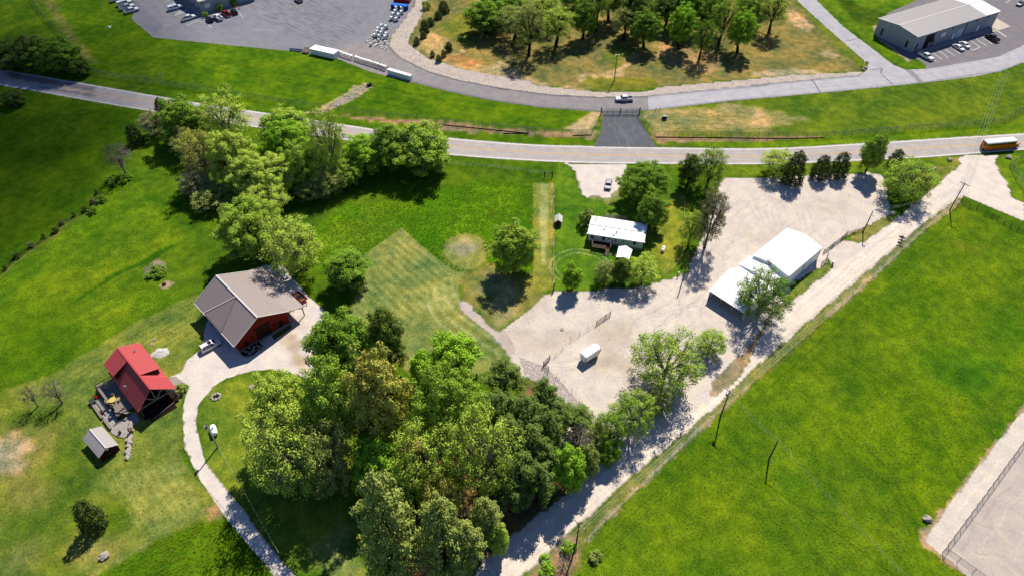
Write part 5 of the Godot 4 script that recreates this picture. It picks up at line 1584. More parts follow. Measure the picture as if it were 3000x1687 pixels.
	pipe.tube(Vector3(2.6, 6.45, -2.2), Vector3(2.6, 6.6, -2.2), 0.18, 0.12)
	part("vent_pipe", pipe, M.steel, roof)
	pipe = MB.new()
	pipe.tube(Vector3(9.2, 3.2, 3.2), Vector3(9.2, 5.2, 3.2), 0.13, 0.13)
	pipe.tube(Vector3(9.2, 5.15, 3.2), Vector3(9.2, 5.45, 3.2), 0.3, 0.22)
	part("stove_pipe", pipe, M.steel, roof)
	# the raised deck
	var d := thing("deck", "raised deck of grey weathered boards beside the red-roofed house", "deck", t.position, t.rotation.y)
	k = MB.new()
	for i in 24:
		k.box(Vector3(6.3, 1.15, 3.7 + i * 0.162), Vector3(10.4 + 0.04 * (i % 3), 0.06, 0.15))
	part("deck_board", k, M.old_wood, d).set_meta("kind", "stuff")
	k = MB.new()
	for u in [1.3, 3.8, 6.3, 8.8, 11.3]:
		for v in [4.0, 7.4]:
			k.bar(Vector3(u, 0, v), Vector3(u, 1.1, v), 0.14)
		k.bar(Vector3(u, 1.02, 3.8), Vector3(u, 1.02, 7.5), 0.1, 0.16)
	part("deck_frame", k, M.dark_wood, d)
	for q in [[1.15, 7.5, 8.0, 7.5], [1.15, 3.9, 1.15, 7.5], [11.5, 5.5, 11.5, 7.5]]:
		k = MB.new()
		var a := Vector3(q[0], 1.15, q[1])
		var b := Vector3(q[2], 1.15, q[3])
		k.bar(a + Vector3(0, 1.0, 0), b + Vector3(0, 1.0, 0), 0.14, 0.06)
		k.bar(a + Vector3(0, 0.15, 0), b + Vector3(0, 0.15, 0), 0.06)
		var n := int(a.distance_to(b) / 0.22)
		for i in n + 1:
			var w := 0.1 if i % 8 == 0 else 0.04
			k.bar(a.lerp(b, float(i) / n), a.lerp(b, float(i) / n) + Vector3(0, 1.0, 0), w)
		part("railing", k, M.dark_wood, d)
	for i in 6:
		one_box("stair_tread", Vector3(0.95 - i * 0.28, 1.0 - i * 0.17, 6.6), Vector3(0.3, 0.06, 1.5), M.old_wood, d)
	k = MB.new()
	k.bar(Vector3(9.0, 1.5, 7.9), Vector3(12.4, 1.4, 5.6), 0.4, 0.08)
	part("plank_top", k, M.old_wood, d)
	for q in [[Vector3(10.6, 1.2, 5.2), Vector3(11.4, 1.3, 3.9)], [Vector3(11.8, 1.2, 5.6), Vector3(13.0, 1.3, 4.8)]]:
		k = MB.new()
		k.bar(q[0], q[1], 0.16, 0.1)
		part("leaning_board", k, M.old_wood, d)
	# furniture on the deck
	var yl := mat(Color(0.72, 0.66, 0.36), 0.6)
	var at := func(u: float, y: float, v: float) -> Vector3: return t.transform * Vector3(u, y, v)
	var tb := thing("garden_table", "round pale yellow garden table on the old deck", "table", at.call(7.3, 1.19, 6.4))
	k = MB.new()
	k.tube(Vector3(0, 0.7, 0), Vector3(0, 0.75, 0), 0.72, 0.72, 18)
	part("tabletop", k, yl, tb)
	for i in 4:
		k = MB.new()
		k.bar(Vector3(cos(i * 1.57), 0, sin(i * 1.57)) * 0.5, Vector3(cos(i * 1.57) * 0.3, 0.7, sin(i * 1.57) * 0.3), 0.05)
		part("leg", k, yl, tb)
	var first: Node3D = null
	for i in 4:
		var an := i * 1.57 + 0.5
		var w: Vector3 = at.call(7.3 + cos(an) * 1.15, 1.19, 6.4 + sin(an) * 1.15)
		var label: String = ["yellow garden chair on the house side of the round table", "yellow garden chair by the table, nearest the deck's railing", "yellow garden chair by the table, towards the deck's stairs", "yellow garden chair by the table, towards the driveway"][i]
		if first == null:
			first = thing("garden_chair", label, "chair", w, t.rotation.y - an, "yellow chairs round the deck table")
			one_box("seat", Vector3(0, 0.43, 0), Vector3(0.5, 0.05, 0.5), yl, first)
			one_box("backrest", Vector3(0.24, 0.72, 0), Vector3(0.05, 0.55, 0.5), yl, first)
			for q in [[-0.2, -0.2], [0.2, -0.2], [0.2, 0.2], [-0.2, 0.2]]:
				k = MB.new()
				k.bar(Vector3(q[0], 0, q[1]), Vector3(q[0], 0.42, q[1]), 0.04)
				part("leg", k, yl, first)
		else:
			again(first, label, w, t.rotation.y - an)
	var gr := thing("grill", "black barbecue grill at the near corner of the deck", "grill", at.call(9.6, 1.19, 7.3), t.rotation.y)
	k = MB.new()
	k.lathe(Vector3(-0.35, 0.9, 0), Vector3.RIGHT, [[0.0, 0.05], [0.02, 0.28], [0.68, 0.28], [0.7, 0.05]], 10)
	part("lid", k, M.black, gr)
	one_box("cart", Vector3(0, 0.35, 0), Vector3(0.6, 0.65, 0.45), M.black, gr)
	# patio below, its bench and low wall
	var patio := solo_at("patio", [3.2, 7.7, 3.2, 10.0, 8.2, 9.9, 12.4, 9.75, 13.8, 9.9, 15.4, 9.4, 16.4, 8.6, 16.9, 7.6, 15.2, 6.4, 14.4, 4.4, 11.8, 4.2, 11.8, 7.7], 0.03, 0.14, M.concrete, "concrete patio with a curved end below the deck", "patio", t)
	patio.name = "patio"
	var bench := thing("bench", "long plank bench along the patio's outer edge", "bench", t.position, t.rotation.y)
	one_box("seat", Vector3(6.2, 0.5, 9.75), Vector3(5.4, 0.07, 0.5), M.old_wood, bench)
	one_box("seat", Vector3(11.0, 0.5, 9.6), Vector3(3.4, 0.07, 0.5), M.old_wood, bench)
	for u in [3.8, 5.5, 7.2, 8.7, 9.6, 11.2, 12.5]:
		one_box("leg", Vector3(u, 0.3, 9.7), Vector3(0.12, 0.36, 0.4), M.wood, bench)
	one_box("wood_box", Vector3(0, 0.3, 0), Vector3(0.9, 0.6, 0.5), M.rust, thing("planter_box", "brown wooden box on the patio beside the long bench", "box", at.call(7.4, 0.14, 9.2), t.rotation.y))
	var st := thing("storage_box", "dark covered box beside the deck's stairs", "box", at.call(3.4, 0, 9.6), t.rotation.y)
	one_box("body", Vector3(0, 0.35, 0), Vector3(1.4, 0.7, 0.8), M.black, st)
	one_box("lid", Vector3(0, 0.74, 0), Vector3(1.5, 0.08, 0.9), mat(Color(0.2, 0.22, 0.22), 0.7), st)
	one_box("cushion", Vector3(0, 0.2, 0), Vector3(0.9, 0.4, 0.5), M.red, thing("cart", "small red cart at the foot of the deck's stairs", "cart", at.call(2.6, 0, 8.4), t.rotation.y + 0.5))
	var rk := thing("rocker", "brown wooden chair at the edge of the curved patio", "chair", at.call(16.3, 0.14, 7.0), t.rotation.y + 2.0)
	one_box("seat", Vector3(0, 0.4, 0), Vector3(0.6, 0.06, 0.55), M.rust, rk)
	one_box("backrest", Vector3(-0.3, 0.75, 0), Vector3(0.06, 0.7, 0.55), M.rust, rk)
	one_box("base", Vector3(0, 0.19, 0), Vector3(0.5, 0.38, 0.5), M.rust, rk)
	var pt := thing("flower_pot", "dark pot with a small plant on the curved patio", "pot", at.call(14.9, 0.14, 8.7))
	k = MB.new()
	k.tube(Vector3.ZERO, Vector3(0, 0.4, 0), 0.2, 0.3, 12)
	part("pot", k, M.black, pt)
	k = MB.new()
	for i in 24:
		k.bar(Vector3(0, 0.35, 0), Vector3(rng.randf_range(-0.4, 0.4), rng.randf_range(0.5, 0.9), rng.randf_range(-0.4, 0.4)), 0.05, 0.02)
	part("plant", k, M.pot_plant, pt)
	# stones beside the patio steps and along the bed
	rng.seed = 55
	var line := V([-77.98, -80.57, -77.86, -79.73, -77.19, -78.79, -77.36, -78.09, -76.85, -77.39, -76.97, -76.69, -76.47, -76.01, -76.54, -75.32, -76.07, -74.64, -76.10, -73.97, -75.69, -73.30, -75.72, -72.75])
	var words := ["first", "second", "third", "fourth", "fifth", "sixth", "seventh", "eighth", "ninth", "tenth", "eleventh", "last"]
	for i in line.size():
		boulder(Vector3(line[i].x, 0, line[i].y), rng.randf_range(0.45, 0.75), "%s stone in the row that leads down from the patio" % words[i], "stones in a row below the patio")
	var path := MB.new()
	path.slab(V([-74.52, -92.35, -73.21, -92.89, -71.66, -91.81, -71.18, -91.02, -72.51, -90.23, -73.54, -90.75]), 0.005, 0.06)
	solo("stone_path", path, M.concrete, "pale stone path from the driveway to the house porch", "path")
	for q in [[-71.76, -88.66, "rough stone beside the porch steps, upper one"], [-70.88, -87.63, "rough stone beside the porch steps, lower one"]]:
		boulder(Vector3(q[0], 0, q[1]), 0.7, q[2], "")


var rock_shapes: Array = []


func boulder(at: Vector3, r: float, label: String, group: String):
	if rock_shapes.is_empty():
		for s in 3:
			var k := MB.new()
			var n := FastNoiseLite.new()
			n.seed = 70 + s
			n.frequency = 0.8
			var rings := 5
			var pts := []
			for j in rings + 1:
				var row: Array[Vector3] = []
				for i in 9:
					var d := Vector3(cos(TAU * i / 9) * sin(PI * j / rings), cos(PI * j / rings), sin(TAU * i / 9) * sin(PI * j / rings))
					row.append(d * Vector3(1.0, 0.6, 0.8) * (1.0 + 0.6 * n.get_noise_3dv(d * 1.5)) + Vector3(0, 0.3, 0))
				pts.append(row)
			for j in rings:
				for i in 9:
					k.quad(pts[j][i], pts[j][(i + 1) % 9], pts[j + 1][(i + 1) % 9], pts[j + 1][i])
			rock_shapes.append(k.done())
	var o := mesh_node("stone", rock_shapes[used.get("stone", 0) % 3], M.rock, self)
	o.position = at
	o.rotation.y = at.x * 3.0
	o.scale = Vector3.ONE * r
	tag(o, label, "stone", group)


func garden_shed():
	var t := thing("shed", "small dark red shed with a pale grey gambrel roof", "shed", P(-83.77, -77.29), -0.7069)
	var k := MB.new()
	for u in [0.1, 6.2]:
		var p := [Vector3(u, 0, -1.8), Vector3(u, 1.85, -1.8), Vector3(u, 2.1, -1.3), Vector3(u, 2.85, 0), Vector3(u, 2.1, 1.3), Vector3(u, 1.85, 1.8), Vector3(u, 0, 1.8)]
		for i in range(1, 6):
			k.tri(p[0], p[i], p[i + 1])
	for v in [-1.8, 1.8]:
		k.quad(Vector3(0.1, 0, v), Vector3(6.2, 0, v), Vector3(6.2, 1.85, v), Vector3(0.1, 1.85, v))
	part("wall", k, M.shed_wall, t)
	k = MB.new()
	var o := [Vector3(0, 1.75, -2.0), Vector3(0, 2.16, -1.35), Vector3(0, 2.95, 0), Vector3(0, 2.16, 1.35), Vector3(0, 1.75, 2.0)]
	for i in 4:
		k.plate([o[i] + Vector3(-0.25, 0, 0), o[i + 1] + Vector3(-0.25, 0, 0), o[i + 1] + Vector3(6.45, 0, 0), o[i] + Vector3(6.45, 0, 0)], 0.07)
	var roof := part("roof", k, M.grey_roof, t)
	one_box("ridge_cap", Vector3(3.1, 2.97, 0), Vector3(6.7, 0.05, 0.25), M.tin, roof)
	one_box("vent", Vector3(6.28, 2.35, 0), Vector3(0.1, 0.35, 0.4), M.white, t)
	var d := one_box("door", Vector3(6.25, 0.95, 0), Vector3(0.1, 1.8, 1.6), M.barn_door, t)
	one_box("handle", Vector3(6.32, 0.95, 0.1), Vector3(0.05, 0.25, 0.05), M.steel, d)


func mobile_home():
	var t := thing("mobile_home", "long white mobile home with a white roof and grey skirting", "house", P(19.54, -136.76), -0.2381)
	shell(t, M.siding, 0.25, 14.45, -7.35, -0.25, 3.0, 3.0, -3.3, 3.5, 0.75)
	one_box("skirting", Vector3(7.35, 0.4, -3.8), Vector3(14.1, 0.8, 7.0), M.skirt, t)
	var k := MB.new()
	k.plate([Vector3(0, 3.05, 0), Vector3(0, 3.62, -3.3), Vector3(14.75, 3.62, -3.3), Vector3(14.75, 3.05, 0)], 0.1)
	k.plate([Vector3(0, 3.62, -3.3), Vector3(0, 3.05, -7.65), Vector3(14.75, 3.05, -7.65), Vector3(14.75, 3.62, -3.3)], 0.1)
	var roof := part("roof", k, M.white_panel, t)
	k = MB.new()
	k.bar(Vector3(0.1, 3.64, -3.3), Vector3(14.6, 3.64, -3.3), 0.16, 0.06)
	part("ridge_cap", k, M.skirt, roof)
	for q in [[7.3, 3.55, -2.0], [1.2, 3.45, -5.2], [1.3, 3.4, -6.0], [6.8, 3.3, -1.0], [4.0, 3.5, -2.4]]:
		k = MB.new()
		k.tube(Vector3(q[0], q[1] - 0.3, q[2]), Vector3(q[0], q[1] + 0.3, q[2]), 0.14, 0.14)
		k.tube(Vector3(q[0], q[1] + 0.28, q[2]), Vector3(q[0], q[1] + 0.38, q[2]), 0.22, 0.16)
		part("roof_vent", k, M.steel, roof)
	for q in [[1.3, 0.8], [4.3, 0.8], [7.4, 0.5], [9.4, 0.45], [12.3, 0.8]]:
		window_on(t, Vector3(q[0], 2.1, -0.23), q[1], 0.9 if q[1] > 0.6 else 0.5, true, M.white)
	var d := one_box("door", Vector3(5.8, 1.95, -0.22), Vector3(0.95, 2.0, 0.08), M.white, t)
	one_box("pane", Vector3(5.8, 2.35, -0.17), Vector3(0.5, 0.6, 0.04), M.glass, d)
	one_box("handle", Vector3(6.15, 1.9, -0.16), Vector3(0.06, 0.12, 0.06), M.steel, d)
	for q in [[2.5, 0.2, -7.5], [8.5, 14.5, -3.9]]:
		window_on(t, Vector3(q[1], 2.1, q[2] if q[1] > 10.0 else -4.5), 0.9, 0.9, false, M.white)
	for side in [-0.1, 14.8]:
		for v in [-0.2, -7.4, -3.4]:
			one_box("gutter_end", Vector3(side, 2.95, v), Vector3(0.2, 0.25, 0.3), M.white, t)
	# front deck and stairs
	var red_floor := worn(Color(0.30, 0.13, 0.12), 0.85, 0.7, 62, 1.5)
	var f := thing("front_deck", "front deck with white railing and reddish floor at the mobile home's door", "deck", t.position, t.rotation.y)
	k = MB.new()
	for i in 17:
		k.box(Vector3(4.05, 0.95, -0.05 + i * 0.152), Vector3(4.8, 0.05, 0.14))
	part("floor_board", k, red_floor, f).set_meta("kind", "stuff")
	for q in [[1.7, 2.45, 5.35, 2.45], [1.7, -0.1, 1.7, 2.45], [6.45, -0.1, 6.45, 2.45]]:
		k = MB.new()
		var a := Vector3(q[0], 0.97, q[1])
		var b := Vector3(q[2], 0.97, q[3])
		for y in [0.12, 0.55, 0.95]:
			k.bar(a + Vector3(0, y, 0), b + Vector3(0, y, 0), 0.09, 0.14 if y > 0.9 else 0.08)
		for i in 4:
			k.bar(a.lerp(b, i / 3.0), a.lerp(b, i / 3.0) + Vector3(0, 1.0, 0), 0.1)
		part("railing", k, M.old_wood, f)
	for q in [[1.75, 2.4], [4.0, 2.4], [6.4, 2.4], [1.75, 0.1], [6.4, 0.1]]:
		one_box("post", Vector3(q[0], 0.47, q[1]), Vector3(0.14, 0.94, 0.14), M.dark_wood, f)
	for i in 5:
		one_box("stair_tread", Vector3(5.9, 0.86 - i * 0.17, 2.65 + i * 0.3), Vector3(1.1, 0.06, 0.28), M.old_wood, f)
	one_box("stair_stringer", Vector3(5.33, 0.45, 3.25), Vector3(0.06, 0.2, 1.5), M.dark_wood, f)
	var b := thing("back_deck", "pale railing of the back deck behind the white roof", "deck", t.position, t.rotation.y)
	one_box("floor", Vector3(6.3, 0.8, -9.3), Vector3(5.8, 0.1, 3.2), M.old_wood, b)
	for q in [[3.5, -10.9, 9.2, -10.9], [3.5, -10.9, 3.5, -7.8], [9.2, -10.9, 9.2, -7.8]]:
		k = MB.new()
		var a := Vector3(q[0], 0.85, q[1])
		var e := Vector3(q[2], 0.85, q[3])
		for y in [0.15, 0.6, 1.0]:
			k.bar(a + Vector3(0, y, 0), e + Vector3(0, y, 0), 0.1)
		for i in 6:
			k.bar(a.lerp(e, i / 5.0), a.lerp(e, i / 5.0) + Vector3(0, 1.05, 0), 0.1)
		part("railing", k, M.old_wood, b)
	for q in [[3.6, -10.8], [9.1, -10.8], [6.3, -10.8]]:
		one_box("post", Vector3(q[0], 0.4, q[1]), Vector3(0.14, 0.8, 0.14), M.dark_wood, b)
	# white canopy
	var c := thing("canopy", "small white gabled canopy beside the mobile home's front stairs", "canopy", t.position, t.rotation.y)
	k = MB.new()
	k.plate([Vector3(8.5, 2.1, 1.9), Vector3(10.3, 2.75, 1.9), Vector3(10.2, 2.75, 6.3), Vector3(8.4, 2.1, 6.2)], 0.05)
	k.plate([Vector3(10.3, 2.75, 1.9), Vector3(12.1, 2.1, 2.4), Vector3(11.7, 2.1, 6.1), Vector3(10.2, 2.75, 6.3)], 0.05)
	part("roof_sheet", k, M.white_panel, c)
	for q in [[8.6, 2.0], [12.0, 2.5], [11.6, 6.0], [8.5, 6.1]]:
		k = MB.new()
		k.bar(Vector3(q[0], 0, q[1]), Vector3(q[0], 2.1, q[1]), 0.06)
		part("leg", k, M.steel, c)
	# pump house on the lawn
	var s := thing("pump_house", "tiny wooden pump house with a white metal roof on the lawn", "shed", t.transform * Vector3(-8.7, 0, -6.2), -0.1)
	k = MB.new()
	for v in [-1.3, 1.2]:
		var p := [Vector3(-0.85, 0, v), Vector3(-0.85, 1.35, v), Vector3(0, 2.05, v), Vector3(0.85, 1.35, v), Vector3(0.85, 0, v)]
		for i in range(1, 4):
			k.tri(p[0], p[i], p[i + 1])
	for u in [-0.85, 0.85]:
		k.quad(Vector3(u, 0, -1.3), Vector3(u, 0, 1.2), Vector3(u, 1.35, 1.2), Vector3(u, 1.35, -1.3))
	part("wall", k, M.wood, s)
	k = MB.new()
	k.plate([Vector3(-1.05, 1.25, -1.5), Vector3(0, 2.15, -1.5), Vector3(0, 2.15, 1.35), Vector3(-1.05, 1.25, 1.35)], 0.06)
	k.plate([Vector3(0, 2.15, -1.5), Vector3(1.05, 1.25, -1.5), Vector3(1.05, 1.25, 1.35), Vector3(0, 2.15, 1.35)], 0.06)
	part("roof", k, M.tin, s)
	one_box("door", Vector3(0, 0.65, 1.22), Vector3(0.7, 1.2, 0.06), M.dark_wood, s)


func workshop():
	var t := thing("workshop", "white metal workshop of three joined gabled parts beside the dirt road", "workshop", P(59.93, -127.54), 0.7348)
	var w: Material = M.white_panel
	# the tall north-east hall
	var roofs := []
	shell(t, w, 0.15, 15.2, 0.15, 10.05, 3.9, 3.9, 5.0, 4.9)
	var k := MB.new()
	k.plate([Vector3(0, 4.0, 0), Vector3(0, 5.05, 5.0), Vector3(15.4, 5.05, 5.0), Vector3(15.4, 4.0, 0)], 0.1)
	k.plate([Vector3(0, 5.05, 5.0), Vector3(0, 4.0, 10.2), Vector3(15.4, 4.0, 10.2), Vector3(15.4, 5.05, 5.0)], 0.1)
	roofs.append(part("roof", k, w, t))
	seams("roof_seam", roofs[0], w, Vector3(0, 5.05, 5.0), Vector3(15.4, 5.05, 5.0), Vector3(0, 4.0, 10.2), Vector3(15.4, 4.0, 10.2), 0.9, 0.03)
	seams("roof_seam", roofs[0], w, Vector3(0, 5.05, 5.0), Vector3(15.4, 5.05, 5.0), Vector3(0, 4.0, 0), Vector3(15.4, 4.0, 0), 0.9, 0.03)
	k = MB.new()
	k.bar(Vector3(0, 3.93, 10.25), Vector3(15.4, 3.93, 10.25), 0.14)
	part("gutter", k, M.skirt, t)
	for u in [0.3, 7.7, 15.1]:
		one_box("downspout", Vector3(u, 2.0, 10.12), Vector3(0.1, 3.8, 0.1), M.skirt, t)
	# the low link
	k = MB.new()
	for u in [-4.25, 0.1]:
		var p := [Vector3(u, 0, -0.7), Vector3(u, 2.95, -0.7), Vector3(u, 3.95, 4.7), Vector3(u, 3.0, 9.0), Vector3(u, 0, 9.0)]
		for i in range(1, 4):
			k.tri(p[0], p[i], p[i + 1])
	for v in [-0.7, 9.0]:
		k.quad(Vector3(-4.25, 0, v), Vector3(0.1, 0, v), Vector3(0.1, 2.95, v), Vector3(-4.25, 2.95, v))
	part("link_wall", k, w, t)
	k = MB.new()
	k.plate([Vector3(-4.4, 3.0, -0.95), Vector3(-4.4, 4.05, 4.7), Vector3(0.14, 4.05, 4.7), Vector3(0.14, 3.0, -0.95)], 0.08)
	k.plate([Vector3(-4.4, 4.05, 4.7), Vector3(-4.4, 3.05, 9.2), Vector3(0.14, 3.05, 9.2), Vector3(0.14, 4.05, 4.7)], 0.08)
	part("link_roof", k, w, t)
	one_box("vent", Vector3(-0.05, 4.2, 4.9), Vector3(0.35, 0.45, 0.35), M.steel, t)
	# the open-fronted south-west bay: roof, back and side walls, posts
	k = MB.new()
	k.plate([Vector3(-17.1, 2.8, -0.4), Vector3(-17.1, 2.8, 9.6), Vector3(-9.6, 5.0, 9.7), Vector3(-9.6, 5.0, -0.5)], 0.1)
	k.plate([Vector3(-9.6, 5.0, -0.5), Vector3(-9.6, 5.0, 9.7), Vector3(-4.3, 2.7, 9.7), Vector3(-4.3, 2.7, -0.3)], 0.1)
	var r := part("bay_roof", k, w, t)
	seams("roof_seam", r, w, Vector3(-9.6, 5.0, -0.5), Vector3(-9.6, 5.0, 9.7), Vector3(-17.1, 2.8, -0.4), Vector3(-17.1, 2.8, 9.6), 0.9, 0.03)
	k = MB.new()
	for v in [-0.1, 9.4]:
		var p := [Vector3(-16.9, 0, v), Vector3(-16.9, 2.75, v), Vector3(-9.6, 4.9, v), Vector3(-4.3, 2.65, v), Vector3(-4.3, 0, v)]
		for i in range(1, 4):
			k.tri(p[0], p[i], p[i + 1])
	part("bay_wall", k, w, t)
	for v in [0.0, 3.2, 6.4, 9.4]:
		one_box("bay_post", Vector3(-17.0, 1.35, v), Vector3(0.2, 2.7, 0.2), M.skirt, t)
	window_on(t, Vector3(15.25, 2.0, 7.5), 1.0, 0.9, false, M.skirt)
	one_box("door", Vector3(6.0, 1.05, 0.1), Vector3(1.0, 2.1, 0.1), M.skirt, t)
	one_box("roll_door", Vector3(11.0, 1.6, 0.1), Vector3(3.4, 3.2, 0.08), M.skirt, t)
	var cr := thing("steel_drum", "dark drum stored in the open bay of the white workshop", "drum", t.transform * Vector3(-14.5, 0, 3.0))
	k = MB.new()
	k.tube(Vector3.ZERO, Vector3(0, 0.9, 0), 0.3, 0.3, 12)
	part("body", k, M.rust, cr)
	k = MB.new()
	k.tube(Vector3(0, 0.9, 0), Vector3(0, 0.94, 0), 0.31, 0.31, 12)
	part("lid", k, M.black, cr)


func metal_buildings():
	var t := thing("metal_building", "long grey metal building with a ribbed roof in the north-east lot", "building", P(147.92, -242.89), 0.4938)
	shell(t, M.blue_grey_wall, 0.3, 46.6, -17.6, -0.4, 6.15, 6.15, -8.6, 7.15)
	var k := MB.new()
	k.plate([Vector3(0, 6.3, 0), Vector3(0, 7.3, -8.6), Vector3(39.2, 7.3, -8.6), Vector3(38.6, 6.3, 0)], 0.14)
	k.plate([Vector3(0, 7.3, -8.6), Vector3(0, 6.3, -18.0), Vector3(39.9, 6.3, -18.0), Vector3(39.2, 7.3, -8.6)], 0.14)
	var roof := part("roof", k, M.tin, t)
	seams("roof_seam", roof, M.tin_rib, Vector3(0, 7.3, -8.6), Vector3(39.2, 7.3, -8.6), Vector3(0, 6.3, 0), Vector3(38.6, 6.3, 0), 0.62, 0.09, 0.16)
	seams("roof_seam", roof, M.tin_rib, Vector3(0, 7.3, -8.6), Vector3(39.2, 7.3, -8.6), Vector3(0, 6.3, -18.0), Vector3(39.9, 6.3, -18.0), 0.62, 0.09, 0.16)
	k = MB.new()
	k.plate([Vector3(38.65, 6.31, 0.02), Vector3(39.25, 7.31, -8.6), Vector3(46.9, 7.31, -8.6), Vector3(46.9, 6.31, 0.02)], 0.14)
	k.plate([Vector3(39.25, 7.31, -8.6), Vector3(39.95, 6.31, -18.02), Vector3(46.9, 6.31, -18.02), Vector3(46.9, 7.31, -8.6)], 0.14)
	part("coated_roof", k, M.white, t)
	k = MB.new()
	k.bar(Vector3(0, 7.34, -8.6), Vector3(46.9, 7.34, -8.6), 0.5, 0.08)
	part("ridge_cap", k, M.tin_rib, roof)
	k = MB.new()
	k.bar(Vector3(0, 6.2, 0.1), Vector3(46.9, 6.2, 0.1), 0.18)
	part("gutter", k, M.tin_rib, roof)
	for q in [[8.6, 2.6, 4.6, 5.0]]:
		one_box("recessed_entry", Vector3(q[0], q[1], -0.36), Vector3(q[2], q[3], 0.08), M.black, t)
	one_box("entry_panel", Vector3(10.2, 1.0, -0.3), Vector3(2.6, 1.8, 0.1), M.skirt, t)
	one_box("entry_post", Vector3(11.4, 1.5, -0.2), Vector3(0.2, 3.0, 0.2), M.black, t)
	var rd := one_box("roll_door", Vector3(26.4, 1.8, -0.35), Vector3(3.6, 3.5, 0.1), mat(Color(0.72, 0.8, 0.86), 0.5), t)
	for i in 5:
		one_box("panel_joint", Vector3(26.4, 0.5 + i * 0.65, -0.3), Vector3(3.6, 0.04, 0.03), M.skirt, rd)
	for u in [23.2, 37.4]:
		var d := one_box("door", Vector3(u, 1.1, -0.35), Vector3(1.1, 2.2, 0.1), M.white, t)
		one_box("handle", Vector3(u + 0.4, 1.1, -0.28), Vector3(0.1, 0.12, 0.05), M.black, d)
	one_box("sign_board", Vector3(16.3, 3.4, -0.33), Vector3(2.2, 1.5, 0.08), M.white, t)
	var tm := TextMesh.new()
	tm.text = "Co"
	tm.font_size = 60
	tm.pixel_size = 0.011
	tm.depth = 0.03
	var lettering := mesh_node("sign_lettering", tm, M.black, t)
	lettering.position = Vector3(16.3, 3.4, -0.27)
	for q in [[20.5, 5.0], [34.3, 5.0], [41.0, 5.2]]:
		one_box("wall_lamp", Vector3(q[0], q[1], -0.25), Vector3(0.5, 0.35, 0.3), M.black, t)
	for u in [0.5, 19.0, 28.9, 40.5, 46.4]:
		one_box("downspout", Vector3(u, 3.0, -0.3), Vector3(0.14, 6.0, 0.14), M.tin_rib if u != 28.9 else M.black, t)
	window_on(t, Vector3(2.4, 1.7, -0.38), 0.6, 2.2, true, M.black)
	for v in [-3.2, -14.6]:
		window_on(t, Vector3(0.28, 2.2, v), 0.7, 2.4, false, M.black)
	solo_at("sidewalk", [3.0, 0.0, 46.0, 0.0, 46.0, 2.2, 3.0, 2.2], 0.03, 0.16, M.concrete, "concrete walk along the front of the long grey metal building", "pavement", t)
	# the building cut by the top edge
	t = thing("metal_building", "pale blue-grey office building cut by the photo's top edge", "building", P(-125.29, -276.91), 0.6852)
	shell(t, M.blue_grey_wall, 0.0, 24.0, -24.0, 0.0, 5.2, 5.2, -12.0, 6.8)
	k = MB.new()
	k.plate([Vector3(-0.5, 5.2, 0.5), Vector3(-0.5, 6.9, -12.0), Vector3(24.4, 6.9, -12.0), Vector3(24.4, 5.2, 0.5)], 0.14)
	k.plate([Vector3(-0.5, 6.9, -12.0), Vector3(-0.5, 5.2, -24.5), Vector3(24.4, 5.2, -24.5), Vector3(24.4, 6.9, -12.0)], 0.14)
	roof = part("roof", k, M.tin, t)
	seams("roof_seam", roof, M.tin_rib, Vector3(-0.5, 6.9, -12.0), Vector3(24.4, 6.9, -12.0), Vector3(-0.5, 5.2, 0.5), Vector3(24.4, 5.2, 0.5), 0.7, 0.08, 0.14)
	one_box("wall_sign", Vector3(2.7, 2.7, 0.06), Vector3(2.0, 1.3, 0.08), M.white, t)
	var word := one_box("sign_stroke", Vector3(2.7, 2.75, 0.12), Vector3(1.3, 0.25, 0.03), M.black, t)
	word.name = "sign_stroke"
	window_on(t, Vector3(0.7, 4.1, 0.04), 0.4, 0.5, true, M.black)
	for v in [-3.0, -8.0, -14.0]:
		window_on(t, Vector3(-0.04, 1.6, v), 1.2, 1.4, false, M.white)
	solo_at("sidewalk", [-0.2, 0.1, 24.0, 0.1, 24.0, 1.8, -2.0, 1.8, -2.0, -24.0, -0.2, -24.0], 0.02, 0.14, M.concrete, "walk round the corner of the building at the top edge", "pavement", t)


# ---------------------------------------------------------------- vehicles

var wheel_mesh := {}


func wheel(parent: Node3D, x: float, z: float, r: float, w := 0.26):
	var key := "%.2f %.2f" % [r, w]
	if not wheel_mesh.has(key):
		var k := MB.new()
		k.lathe(Vector3(0, 0, -w / 2), Vector3.BACK, [[0.0, r * 0.62], [0.0, r * 0.93], [0.04, r], [w - 0.04, r], [w, r * 0.93], [w, r * 0.62]], 14)
		var tyre := k.done()
		k = MB.new()
		k.lathe(Vector3(0, 0, -w / 2 + 0.02), Vector3.BACK, [[0.0, 0.01], [0.0, r * 0.2], [0.03, r * 0.6], [w - 0.07, r * 0.6], [w - 0.04, r * 0.2], [w - 0.04, 0.01]], 10)
		wheel_mesh[key] = [tyre, k.done()]
	var t := mesh_node("wheel", wheel_mesh[key][0], M.rubber, parent)
	t.position = Vector3(x, r, z)
	mesh_node("rim", wheel_mesh[key][1], M.chrome, t)


func face(called: String, p: Array, m: Material, parent: Node3D):
	var k := MB.new()
	k.plate(p, 0.02)
	return part(called, k, m, parent)


